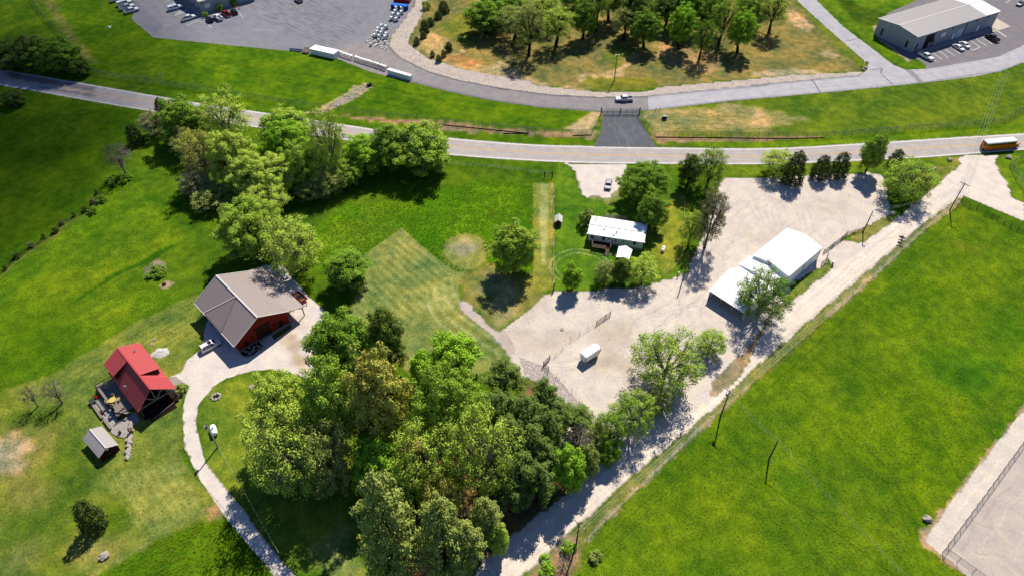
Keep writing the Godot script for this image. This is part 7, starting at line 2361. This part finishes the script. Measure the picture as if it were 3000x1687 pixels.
	solo("culvert", k, M.black, "dark culvert mouth at the head of the stony wash", "culvert", P(-49.36, -218.69))
	k = MB.new()
	for q in [[-0.7, 0, 0.7, 0.3], [-0.7, 0.3, -0.2, -0.7], [0.7, 0.3, 0.4, -0.6], [-0.2, -0.7, 0.4, -0.6]]:
		k.bar(Vector3(q[0], 0.1, q[1]), Vector3(q[2], 0.3, q[3]), 0.08)
		k.bar(Vector3(q[0], 0.0, q[1]), Vector3(q[0], 0.7, q[1]), 0.07)
	solo("wire_frame", k, M.concrete, "small pale metal frame on the shaded grass by the fence", "frame", P(-124.13, -225.85))
	k = MB.new()
	k.bar(Vector3(-0.9, 0.15, 0.2), Vector3(0.8, 0.35, -0.3), 0.22)
	k.bar(Vector3(0.0, 0.2, 0.0), Vector3(0.5, 0.3, 0.9), 0.3)
	k.box(Vector3(0.5, 0.2, 0.9), Vector3(0.5, 0.4, 0.4))
	solo("broken_post", k, M.white, "broken white post lying on the grass below the trucks", "post", P(-158.23, -264.86))
	# house and barn yards
	tank("white propane tank beside the bend of the drive", P(-60.34, -78.64), -1.05, 2.6, 0.62)
	tank("small white propane tank on the mobile home's lawn", P(39.11, -133.65), 1.2, 2.1, 0.42)
	k = MB.new()
	for j in 4:
		for i in 22:
			var pt := func(a: int, b: int) -> Vector3:
				var an := TAU * a / 22.0
				var rr := (1.0 - b / 4.0) * (1.75 + 0.5 * ground_noise.get_noise_2d(cos(an) * 3.0, sin(an) * 3.0))
				return Vector3(cos(an) * rr, 0.4 * sin(b / 4.0 * PI / 2) + 0.08 * ground_noise.get_noise_2d(a * 2.0, b * 3.0), sin(an) * rr)
			k.quad(pt.call(i, j), pt.call(i + 1, j), pt.call(i + 1, j + 1), pt.call(i, j + 1))
	var heap := solo("gravel_heap", k, M.white_gravel, "heap of white gravel near the red-roofed house", "gravel heap", P(-78.82, -99.42), 0.4)
	heap.scale = Vector3(1.1, 1.0, 0.85)
	for q in [[-81.65, -101.94, 0.4, "green-rimmed tank lid in the lawn above the gravel heap"], [-81.68, -103.41, 0.35, "pale tank lid in the lawn, further from the heap"], [-55.89, -90.06, 0.6, "round bare manhole cover on the grass inside the drive's bend"], [11.53, -106.43, 0.5, "white well cover out on the gravel lot"]]:
		k = MB.new()
		k.tube(Vector3.ZERO, Vector3(0, 0.14, 0), q[2], q[2] * 0.9, 14)
		solo("tank_lid", k, M.concrete, q[3], "cover", P(q[0], q[1]))
	for i in 9:
		var c := Vector2(-62.72, -87.40)
		boulder(Vector3(c.x + cos(i * 0.7) * 0.9, 0, c.y + sin(i * 0.7) * 0.8), 0.3 + 0.06 * (i % 3), "stone of the fire ring on the grass inside the drive's bend", "stones of the fire ring")
	k = MB.new()
	k.bar(Vector3(-0.5, 0.2, 0), Vector3(0.5, 0.2, 0.2), 0.2)
	k.bar(Vector3(-0.3, 0.2, 0.4), Vector3(0.4, 0.3, -0.4), 0.2)
	solo("fire_logs", k, M.dark_bark, "charred logs in the fire ring", "logs", P(-62.72, -87.40))
	boulder(P(-71.95, -53.02), 0.9, "pale boulder on the grass at the bottom left, right half", "")
	boulder(P(-72.01, -52.59), 0.6, "smaller pale boulder beside the one at the bottom left", "")
	k = MB.new()
	k.tube(Vector3.ZERO, Vector3(0, 0.35, 0), 0.55, 0.45, 12)
	solo("stump", k, M.dark_bark, "dark tree stump in a ring of bare soil", "stump", P(-85.75, -121.17))
	# trailer and metal sheets behind the barn
	t = thing("utility_trailer", "red utility trailer behind the barn in tree shade", "trailer", P(-51.06, -116.23), -0.75)
	one_box("bed", Vector3(0, 0.55, 0), Vector3(3.4, 0.12, 1.8), M.wood, t)
	for q in [[Vector3(0, 0.8, 0.9), Vector3(3.4, 0.4, 0.06)], [Vector3(0, 0.8, -0.9), Vector3(3.4, 0.4, 0.06)], [Vector3(-1.7, 0.8, 0), Vector3(0.06, 0.4, 1.8)], [Vector3(1.7, 0.8, 0), Vector3(0.06, 0.4, 1.8)]]:
		one_box("side_rail", q[0], q[1], M.red, t)
	k = MB.new()
	k.bar(Vector3(1.7, 0.5, 0.6), Vector3(3.0, 0.5, 0), 0.1)
	k.bar(Vector3(1.7, 0.5, -0.6), Vector3(3.0, 0.5, 0), 0.1)
	part("tongue", k, M.red, t)
	for s in [-1.0, 1.0]:
		wheel(t, 0.0, s * 1.05, 0.33, 0.2)
	t = thing("roof_sheet_pile", "pile of shiny metal roofing sheets behind the barn", "metal sheets", P(-57.16, -124.83), -0.95)
	for i in 7:
		one_box("sheet", Vector3(0.05 * i, 0.15 + i * 0.06, 0.22 * (i % 3) - 0.2), Vector3(3.6, 0.03, 0.9), M.tin if i % 2 == 0 else M.white, t, 0.05 * (i % 3))
	for u in [-1.2, 1.2]:
		one_box("bearer", Vector3(u, 0.06, 0), Vector3(0.12, 0.12, 1.2), M.wood, t)
	# lawn of the mobile home
	k = MB.new()
	k.lathe(Vector3.ZERO, Vector3.UP, [[0.0, 0.01], [0.0, 0.36], [0.3, 0.41], [0.6, 0.41], [0.9, 0.36], [0.9, 0.01]], 14)
	solo("barrel", k, mat(Color(0.08, 0.3, 0.65), 0.4), "bright blue barrel under the lawn's southern trees", "barrel", P(22.45, -122.67))
	k = MB.new()
	k.lathe(Vector3.ZERO, Vector3.UP, [[0.0, 0.3], [0.0, 0.45], [0.25, 0.45], [0.25, 0.3], [0.05, 0.3]], 14)
	solo("fire_pit", k, M.black, "small black fire pit between the stairs and the canopy", "fire pit", P(26.15, -132.16))
	t = thing("meter_post", "short dark post with a white meter at the lawn's corner", "meter", P(41.36, -124.12))
	one_box("post", Vector3(0, 0.7, 0), Vector3(0.14, 1.4, 0.14), M.dark_wood, t)
	one_box("meter", Vector3(0, 1.3, 0.1), Vector3(0.3, 0.4, 0.2), M.white, t)
	t = thing("meter_post", "white-topped meter post at the lot entrance by the dirt road", "meter", P(81.24, -128.21))
	one_box("post", Vector3(0, 0.5, 0), Vector3(0.25, 1.0, 0.25), M.black, t)
	one_box("meter", Vector3(0, 1.1, 0), Vector3(0.5, 0.3, 0.4), M.white, t)
	# concrete rubble by the bright trees
	for i in 14:
		var c := Vector2(-16.38, -95.16)
		boulder(Vector3(c.x + rng.randf_range(-1.6, 1.8), 0, c.y + rng.randf_range(-2.4, 2.6)), rng.randf_range(0.4, 1.1), "broken slab in the rubble heap between the two bright green trees", "slabs of the rubble heap")
	for q in [[10.48, -83.45, "white boulder at the foot of the stony bank"], [76.33, -59.93, "grey boulder on the grass by the corner lot"], [14.22, -79.11, "pale scrap sheet under the lone pine"], [131.53, -174.19, "dark stump on the grass by the junction"], [124.67, -169.46, "small stone on the grass by the junction"], [149.85, -175.53, "rusty rock on the grass east of the junction"]]:
		boulder(Vector3(q[0], 0, q[1]), 0.9, q[2], "")
	k = MB.new()
	k.box(Vector3(0, 0.03, 0), Vector3(2.6, 0.05, 4.0))
	solo("tarpaulin", k, mat(Color(0.25, 0.42, 0.38), 0.6), "blue-green tarpaulin lying under the open trees", "tarpaulin", P(-2.07, -70.83), 0.6)
	build_poles()
	stony("rip_rap", V([1.54, -98.44, 6.94, -95.79, 9.78, -92.75, 12.97, -87.79, 15.57, -84.12, 13.39, -83.27, 10.98, -84.12, 8.87, -88.68, 5.50, -90.92, 2.97, -92.75]), 2600, Vector2(0.05, 0.14), 501, "loose stones of the bank at the gravel lot's corner")
	stony("wash_stones", V([-54.77, -218.87, -49.08, -220.52, -48.25, -217.96, -51.70, -210.87, -58.49, -204.06, -61.34, -200.77, -63.23, -201.58, -60.70, -206.58, -56.15, -213.49]), 500, Vector2(0.08, 0.28), 502, "stones in the wash below the culvert")
	stony("shoulder_stones", loose()["gravel_shoulder"], 1400, Vector2(0.06, 0.2), 503, "coarse stones on the plant road's shoulder")
	stony("lot_stones", loose()["gravel_lot"], 2500, Vector2(0.04, 0.12), 504, "stray stones on the gravel lot")


func stony(called: String, p: PackedVector2Array, n: int, size: Vector2, seed_: int, label: String):
	rng.seed = seed_
	var lo := Vector2(1e9, 1e9)
	var hi := -lo
	for v in p:
		lo = lo.min(v)
		hi = hi.max(v)
	var mm := MultiMesh.new()
	mm.transform_format = MultiMesh.TRANSFORM_3D
	mm.use_colors = true
	var k := MB.new()
	k.loft([[-1.0, [[0.3, 0.0], [0.2, 0.4]]], [-0.3, [[0.8, 0.0], [0.55, 0.8]]], [0.5, [[0.7, 0.0], [0.4, 0.7]]], [1.0, [[0.3, 0.0], [0.2, 0.3]]]])
	mm.mesh = k.done()
	mm.instance_count = n
	var i := 0
	var tries := 0
	while i < n:
		tries += 1
		var v := Vector2(rng.randf_range(lo.x, hi.x), rng.randf_range(lo.y, hi.y))
		if tries < n * 40 and not Geometry2D.is_point_in_polygon(v, p):
			continue
		var s := rng.randf_range(size.x, size.y)
		mm.set_instance_transform(i, Transform3D(Basis(Vector3.UP, rng.randf() * TAU).scaled(Vector3(s, s * 0.8, s)), Vector3(v.x, 0.01, v.y)))
		var c := rng.randf_range(0.7, 1.25)
		mm.set_instance_color(i, Color(0.43 * c, 0.37 * c, 0.345 * c))
		i += 1
	var o := MultiMeshInstance3D.new()
	o.name = numbered(called)
	o.multimesh = mm
	o.material_override = mat(Color.WHITE, 0.95)
	add_child(o)
	tag(o, label, "stones", "", "stuff")


# ---------------------------------------------------------------- poles and wires

func pole(label: String, x: float, z: float, hgt: float, arm := 0.0, can := false) -> Node3D:
	var t := thing("utility_pole", label, "utility pole", P(x, z))
	var k := MB.new()
	k.tube(Vector3(0, -0.1, 0), Vector3(0, hgt, 0), 0.17, 0.11, 9)
	part("pole", k, M.pole, t)
	if arm != 0.0:
		var d := Vector3(cos(arm), 0, -sin(arm)) * 1.25
		k = MB.new()
		k.bar(Vector3(0, hgt - 0.3, 0) - d, Vector3(0, hgt - 0.3, 0) + d, 0.12)
		k.bar(Vector3(0, hgt - 0.9, 0), Vector3(0, hgt - 0.35, 0) + d * 0.5, 0.05)
		k.bar(Vector3(0, hgt - 0.9, 0), Vector3(0, hgt - 0.35, 0) - d * 0.5, 0.05)
		part("crossarm", k, M.old_wood, t)
		for s in [-0.9, -0.4, 0.4, 0.9]:
			k = MB.new()
			k.tube(Vector3(0, hgt - 0.24, 0) + d * s, Vector3(0, hgt - 0.05, 0) + d * s, 0.05, 0.06, 8)
			part("insulator", k, M.white, t)
	if can:
		k = MB.new()
		k.tube(Vector3(-0.35, hgt - 1.6, 0.1), Vector3(-0.35, hgt - 0.7, 0.1), 0.24, 0.24, 12)
		part("transformer", k, M.steel, t)
	return t


func wires(label: String, spans: Array, sag: float, r := 0.02):
	var t := thing("overhead_line", label, "power line")
	for s in spans:
		var k := MB.new()
		var p: Vector3 = s[0]
		for i in 12:
			var u := (i + 1) / 12.0
			var q: Vector3 = s[0].lerp(s[1], u) - Vector3(0, sag * 4.0 * u * (1.0 - u), 0)
			k.tube(p, q, r, r, 4, false)
			p = q
		part("wire", k, M.wire, t)


func build_poles():
	var a := Vector2(120.97, -150.37)
	var b := Vector2(43.11, -82.44)
	var c := Vector2(11.39, -54.68)
	var run := atan2(-(b.y - a.y), b.x - a.x) + PI / 2
	pole("tall pole with a crossarm in the pasture corner by the junction", a.x, a.y, 9.2, run)
	pole("pole with a crossarm and transformer midway along the dirt road", b.x, b.y, 9.0, run, true)
	pole("pole with a crossarm at the lower end of the dirt road", c.x, c.y, 9.0, run)
	var d := Vector3(cos(run), 0, -sin(run)) * 1.25
	var A := P(a.x, a.y, 9.1)
	var B := P(b.x, b.y, 8.9)
	var C := P(c.x, c.y, 8.9)
	var down := C + (C - B) * 0.9
	var away := A + Vector3(42, 0, -62)
	for q in [[A, B, "power line between the junction pole and the transformer pole"], [B, C, "power line between the transformer pole and the lower pole"], [C, down, "power line leaving the picture at the bottom"], [A, away, "power line crossing over the school bus"]]:
		var list := []
		for s in [-0.9, 0.4, 0.9]:
			list.append([q[0] + d * s, q[1] + d * s])
		list.append([q[0] - Vector3(0, 2.2, 0), q[1] - Vector3(0, 2.2, 0)])
		wires(q[2], list, 0.5)
	var f := Vector2(50.51, -72.43)
	pole("bare pole alone in the right-hand pasture", f.x, f.y, 6.8)
	var F := P(f.x, f.y, 6.7)
	wires("pair of wires from the road over the pasture to the bare pole", [[B + Vector3(0.3, -0.4, 0), F + Vector3(0.15, 0, 0)], [B + Vector3(0.3, -1.0, 0.2), F + Vector3(-0.15, -0.3, 0)]], 0.6)
	wires("pair of wires from the bare pole towards the corner lot", [[F + Vector3(0.15, 0, 0), F + (F - B) * 2.8], [F + Vector3(-0.15, -0.3, 0), F + (F - B) * 2.8 + Vector3(0, -0.4, 0.3)]], 0.6)
	var g := Vector2(93.66, -141.00)
	var t := pole("wooden pole with a lamp at the lot entrance", g.x, g.y, 7.2)
	var k := MB.new()
	k.bar(Vector3(0, 6.3, 0), Vector3(0.1, 6.4, 0.7), 0.06)
	part("lamp_arm", k, M.steel, t)
	k = MB.new()
	k.lathe(Vector3(0.1, 6.15, 0.8), Vector3.UP, [[0.0, 0.02], [0.02, 0.24], [0.2, 0.18], [0.3, 0.02]], 10)
	part("lamp_head", k, M.white, t)
	wires("wires from the junction pole to the lot's lamp pole", [[A - Vector3(0, 1.5, 0), P(g.x, g.y, 7.0)], [A - Vector3(0, 2.2, 0), P(g.x, g.y, 6.6)]], 0.4)
	var h := Vector2(42.38, -122.80)
	pole("pole at the corner of the mobile home's lawn by the gravel", h.x, h.y, 8.0)
	var m := Vector2(35.74, -222.0)
	t = pole("tall thin pole with two floodlights on the plant road's verge", m.x, m.y, 9.8)
	for s in [-0.45, 0.45]:
		k = MB.new()
		k.bar(Vector3(s * 0.2, 9.7, 0), Vector3(s, 9.75, 0), 0.06)
		k.box(Vector3(s, 9.75, 0), Vector3(0.4, 0.12, 0.5))
		part("floodlight", k, M.steel, t)
	t = pole("pole with a transformer beside the drive and the propane tank", -58.65, -75.26, 8.1, 0.0, true)
	wires("cable from the drive's pole to the south", [[P(-58.65, -75.26, 8.0), P(-40.35, -52.27, 3.0)]], 0.3, 0.03)
	# two black birds on the road verge
	for q in [[102.77, -138.15, "black vulture on the dirt road's verge, upper one"], [101.42, -135.90, "black vulture on the dirt road's verge, lower one"]]:
		bird(q[2], P(q[0], q[1]))


func bird(label: String, at: Vector3):
	var t := thing("black_bird", label, "bird", at, 0.9, "two black birds at the roadside")
	var k := MB.new()
	k.lathe(Vector3(-0.5, 0.42, 0), Vector3(0.96, 0.28, 0).normalized(), [[0.0, 0.03], [0.15, 0.1], [0.4, 0.24], [0.7, 0.26], [0.92, 0.16], [1.05, 0.09], [1.15, 0.1], [1.24, 0.07], [1.32, 0.015]], 12)
	for s in [-1.0, 1.0]:
		k.tube(Vector3(0.05, 0.45, s * 0.1), Vector3(0.08, 0.0, s * 0.1), 0.05, 0.025, 6)
		k.bar(Vector3(0.02, 0.02, s * 0.1), Vector3(0.2, 0.02, s * 0.1), 0.06, 0.02)
	part("body", k, M.black, t)
	for s in [-1.0, 1.0]:
		k = MB.new()
		k.plate([Vector3(0.3, 0.72, s * 0.2), Vector3(0.05, 0.75, s * 0.85), Vector3(-0.45, 0.6, s * 0.7), Vector3(-0.4, 0.5, s * 0.2)], 0.03)
		part("wing", k, M.black, t)


# ---------------------------------------------------------------- fences

var mesh_mat: StandardMaterial3D


# a chain-link fence along p: every post a part, then the rail and the netting of each run
func chain_fence(label: String, p: PackedVector2Array, hgt: float, step: float, leaning := false) -> Node3D:
	var t := thing("chain_fence", label, "chain-link fence")
	var pm := MB.new()
	pm.tube(Vector3(0, -0.05, 0), Vector3(0, hgt, 0), 0.045, 0.045, 6)
	var post := pm.done()
	var rail := MB.new()
	for i in p.size() - 1:
		var a := P(p[i].x, p[i].y)
		var b := P(p[i + 1].x, p[i + 1].y)
		var l := a.distance_to(b)
		var n := maxi(1, int(round(l / step)))
		for j in n + (1 if i == p.size() - 2 else 0):
			mesh_node("post", post, M.fence_post, t).position = a.lerp(b, float(j) / n)
		rail.tube(a + Vector3(0, hgt - 0.05, 0), b + Vector3(0, hgt - 0.05, 0), 0.04, 0.04, 6, false)
		var st := SurfaceTool.new()
		st.begin(Mesh.PRIMITIVE_TRIANGLES)
		for q in [[0, 0], [1, 0], [1, 1], [0, 0], [1, 1], [0, 1]]:
			st.set_uv(Vector2(q[0] * l / 0.6, q[1] * hgt / 0.6))
			st.add_vertex(a.lerp(b, q[0]) + Vector3(0, 0.05 + q[1] * (hgt - 0.1), 0))
		st.generate_normals()
		mesh_node("netting", st.commit(), mesh_mat, t)
	part("top_rail", rail, M.fence_post, t)
	return t


# a fence of pipes: posts and level rails, each a part
func pipe_fence(label: String, p: PackedVector2Array, hgt: float, rails: int, step: float, m: Material, called := "pipe_fence", category := "fence"):
	var t := thing(called, label, category)
	for i in p.size() - 1:
		var a := P(p[i].x, p[i].y)
		var b := P(p[i + 1].x, p[i + 1].y)
		var n := maxi(1, int(round(a.distance_to(b) / step)))
		for j in n + (1 if i == p.size() - 2 else 0):
			var k := MB.new()
			k.tube(a.lerp(b, float(j) / n) - Vector3(0, 0.05, 0), a.lerp(b, float(j) / n) + Vector3(0, hgt + 0.1, 0), 0.07, 0.07, 6)
			part("post", k, m, t)
		for j in rails:
			var k := MB.new()
			var y := Vector3(0, hgt * (j + 0.6) / rails, 0)
			k.tube(a + y, b + y, 0.035, 0.035, 5, false)
			part("rail", k, m, t)
	return t


# posts of a wire fence, each a thing of its own, and its wires
func wire_fence(post_label: String, group: String, wire_label: String, p: PackedVector2Array, step: float, hgt: float, r: float, m: Material, strands: int):
	var k := MB.new()
	k.tube(Vector3(0, -0.05, 0), Vector3(0, hgt, 0), r, r * 0.85, 6)
	var post := k.done()
	var w := thing("fence_wire", wire_label, "fence wire")
	for i in p.size() - 1:
		var a := P(p[i].x, p[i].y)
		var b := P(p[i + 1].x, p[i + 1].y)
		var n := maxi(1, int(round(a.distance_to(b) / step)))
		for j in n + (1 if i == p.size() - 2 else 0):
			var o := mesh_node("fence_post", post, m, self)
			o.position = a.lerp(b, float(j) / n)
			o.rotation.z = rng.randf_range(-0.05, 0.05)
			tag(o, post_label, "fence post", group)
		for s in strands:
			k = MB.new()
			var y := Vector3(0, hgt * (s + 1.0) / (strands + 0.4), 0)
			k.tube(a + y, b + y, 0.012, 0.012, 3, false)
			part("strand", k, M.wire, w)


func build_fences():
	# netting: a diamond weave, mostly holes
	var im := Image.create(64, 64, false, Image.FORMAT_RGBA8)
	im.fill(Color(0.5, 0.55, 0.52, 0.0))
	for y in 64:
		for x in 64:
			if (x + y) % 16 < 2 or (x - y + 64) % 16 < 2:
				im.set_pixel(x, y, Color(0.55, 0.6, 0.56, 1.0))
	mesh_mat = StandardMaterial3D.new()
	mesh_mat.albedo_texture = ImageTexture.create_from_image(im)
	mesh_mat.transparency = BaseMaterial3D.TRANSPARENCY_ALPHA
	mesh_mat.roughness = 0.6
	mesh_mat.metallic = 0.2
	mesh_mat.cull_mode = BaseMaterial3D.CULL_DISABLED
	chain_fence("chain-link fence slanting down the shaded field in the north-west", V([-203.99, -293.31, -188.04, -273.32, -165.55, -248.06, -147.07, -226.13]), 2.1, 3.0)
	chain_fence("chain-link fence along the county road west of the stony wash", V([-147.07, -226.13, -143.26, -225.37, -127.74, -221.17, -112.53, -216.88, -79.88, -207.60, -71.91, -205.57, -59.95, -202.57]), 2.1, 3.0)
	chain_fence("chain-link fence between the stony wash and the gate drive", V([-59.95, -202.57, -40.23, -197.69, -21.18, -194.21, 5.39, -189.28, 4.60, -189.12, 18.67, -187.77, 25.12, -188.07]), 2.1, 3.0)
	chain_fence("short chain-link wing left of the gate", V([25.12, -188.07, 28.95, -198.34]), 2.1, 2.6)
	chain_fence("short chain-link wing right of the gate", V([41.08, -198.34, 44.75, -187.02]), 2.1, 2.6)
	chain_fence("long chain-link fence along the county road east of the gate", V([44.75, -187.02, 80.01, -186.27, 95.20, -185.97, 115.21, -188.82, 156.56, -194.21]), 2.1, 3.0)
	chain_fence("chain-link fence turning up and away at the right edge", V([156.56, -194.21, 168.45, -202.41, 181.85, -212.61]), 2.1, 3.0)
	chain_fence("chain-link fence of the yard right of the junction", V([154.35, -174.90, 147.78, -170.98, 146.82, -165.19, 145.75, -158.68]), 2.2, 3.0)
	chain_fence("chain-link fence along the corner lot's gravel strip", V([111.96, -84.77, 102.58, -76.32, 88.53, -64.14, 76.37, -53.68]), 1.9, 2.2)
	chain_fence("open run of fence at the bottom of the corner lot", V([76.37, -53.68, 78.12, -51.88, 79.87, -49.94, 81.65, -47.95]), 1.9, 3.0)
	# silt barrier: low black cloth at the foot of the fence
	for q in [[V([44.85, -186.57, 64.76, -186.27, 79.90, -185.82, 86.92, -185.82, 97.77, -186.27]), "low black silt barrier along the fence foot east of the gate"], [V([19.07, -187.47, 25.09, -187.77]), "low black silt barrier left of the gate drive"], [V([-27.15, -194.76, -21.13, -193.58, 5.38, -188.67, -2.88, -188.67]), "low black silt barrier along the fence west of the gate"]]:
		var k := MB.new()
		for i in q[0].size() - 1:
			k.bar(P(q[0][i].x, q[0][i].y, 0.12), P(q[0][i + 1].x, q[0][i + 1].y, 0.12), 0.06, 0.3)
		solo("silt_barrier", k, M.rust, q[1], "barrier")
	# the double gate
	var g := V([29.08, -200.20, 41.67, -200.20])
	var a := P(g[0].x, g[0].y)
	var b := P(g[1].x, g[1].y)
	var t := thing("double_gate", "wide double steel gate across the top of the asphalt drive", "gate")
	for q in [[0.0, 2.6, 0.16], [0.5, 2.4, 0.1], [1.0, 2.6, 0.16]]:
		var k := MB.new()
		k.tube(a.lerp(b, q[0]), a.lerp(b, q[0]) + Vector3(0, q[1], 0), q[2], q[2], 8)
		part("gate_post", k, M.black, t)
	for h in 2:
		var p := a.lerp(b, 0.02 + h * 0.5)
		var e := a.lerp(b, 0.48 + h * 0.5)
		var leaf := MB.new()
		for y in [0.2, 1.2, 2.1]:
			leaf.tube(p + Vector3(0, y, 0), e + Vector3(0, y, 0), 0.06, 0.06, 6)
		var lf := part("gate_leaf", leaf, M.steel, t)
		for j in 4:
			var k := MB.new()
			k.tube(p.lerp(e, j / 3.0) + Vector3(0, 0.15, 0), p.lerp(e, j / 3.0) + Vector3(0, 2.15, 0), 0.05, 0.05, 6)
			part("upright", k, M.black, lf)
		var st := SurfaceTool.new()
		st.begin(Mesh.PRIMITIVE_TRIANGLES)
		for q in [[0, 0], [1, 0], [1, 1], [0, 0], [1, 1], [0, 1]]:
			st.set_uv(Vector2(q[0] * 8.0, q[1] * 3.3))
			st.add_vertex(p.lerp(e, q[0]) + Vector3(0, 0.2 + q[1] * 1.9, 0.02))
		st.generate_normals()
		mesh_node("netting", st.commit(), mesh_mat, lf)
	# pipe fences and gates of the gravel lot
	pipe_fence("pipe fence from the workshop's corner to the lot entrance gate", V([78.39, -128.13, 79.95, -129.39, 80.96, -131.39]), 1.3, 4, 2.2, M.rust)
	pipe_fence("long pipe gate closing the lot entrance beside the workshop", V([80.31, -132.61, 83.43, -135.07, 86.57, -137.70]), 1.3, 5, 3.2, M.fence_post, "pipe_gate", "gate")
	pipe_fence("pipe fence from the entrance gate to the lamp pole", V([86.57, -137.70, 88.75, -139.72, 91.14, -140.55, 93.65, -141.53]), 1.3, 5, 2.4, M.rust)
	pipe_fence("pipe gate standing open at the north end of the lot's cross fence", V([19.65, -107.90, 21.84, -109.82]), 1.4, 5, 3.4, M.rust, "pipe_gate", "gate")
	pipe_fence("short pipe panel beside the open gate on the lot", V([21.84, -109.82, 23.25, -110.99]), 1.4, 5, 2.0, M.rust)
	pipe_fence("bent pipe panels at the corner of the lot's cross fence", V([8.41, -97.71, 6.90, -95.75, 8.04, -94.33]), 1.4, 5, 2.2, M.rust)
	pipe_fence("board fence along the top of the right-hand pasture", V([123.50, -151.82, 125.88, -154.08, 126.72, -151.33, 128.44, -150.76, 129.60, -147.90, 131.08, -147.35, 131.89, -146.11, 132.75, -144.28, 133.77, -142.88, 135.02, -141.55, 136.56, -140.50]), 1.25, 3, 2.6, M.dark_wood, "board_fence")
	wire_fence("thin steel post of the cross fence on the gravel lot", "posts of the gravel lot's cross fence", "wires of the cross fence on the gravel lot", V([19.60, -107.82, 17.65, -106.38, 15.49, -104.82, 13.43, -102.95, 11.38, -100.45, 9.77, -98.56, 8.41, -97.66]), 3.2, 1.2, 0.035, M.rust, 3)
	wire_fence("thin steel post above the stony bank", "posts above the stony bank", "wires above the stony bank", V([8.04, -94.33, 9.70, -92.87, 11.24, -90.81, 12.75, -88.57, 14.20, -86.05, 15.65, -84.12]), 3.2, 1.2, 0.035, M.rust, 3)
	wire_fence("thin steel post between the dirt road's verge and the pasture", "posts along the dirt road's pasture", "wires along the dirt road's pasture", V([124.13, -153.51, 110.97, -142.41, 89.91, -123.64, 74.89, -110.71, 41.03, -81.76, 24.36, -66.45, 13.52, -56.04]), 5.0, 1.25, 0.035, M.fence_post, 4)
	wire_fence("stout wooden post west of the mobile home's lawn", "wooden posts along the mown strip", "wires along the mown strip", V([12.00, -161.45, 11.47, -150.00, 10.97, -138.91, 10.48, -128.20, 10.14, -118.57]), 4.5, 1.3, 0.07, M.wood, 3)
	wire_fence("low wooden post of the roadside fence", "wooden posts of the roadside fence", "wires of the roadside fence south of the county road", V([-19.69, -172.15, -7.45, -170.46, 5.02, -168.47, 4.67, -167.81, 9.69, -167.15, 11.59, -166.50]), 4.0, 1.2, 0.06, M.wood, 3)
	wire_fence("thin post on the lawn's edge by the gravel", "posts on the lawn's east edge", "wires on the lawn's east edge", V([48.57, -155.30, 45.80, -141.59, 44.07, -132.68, 42.12, -128.20, 39.80, -126.26, 36.39, -123.41]), 4.0, 1.2, 0.04, M.rust, 3)
	t = thing("brace_post", "braced corner post of tall timber at the mown strip's top", "fence post", P(11.79, -165.53))
	var k := MB.new()
	k.tube(Vector3.ZERO, Vector3(0, 2.2, 0), 0.13, 0.12, 8)
	part("post", k, M.dark_wood, t)
	k = MB.new()
	k.tube(Vector3(-2.3, 0, 0.1), Vector3(-2.3, 2.0, 0.1), 0.13, 0.12, 8)
	part("post", k, M.dark_wood, t)
	k = MB.new()
	k.bar(Vector3(-2.3, 1.5, 0.1), Vector3(0, 1.6, 0), 0.12)
	part("brace", k, M.dark_wood, t)
	k = MB.new()
	k.tube(Vector3.ZERO, Vector3(0, 2.4, 0), 0.15, 0.13, 8)
	solo("corner_post", k, M.dark_wood, "dark tall corner post where the mown strip meets the gravel", "fence post", P(10.20, -119.25))
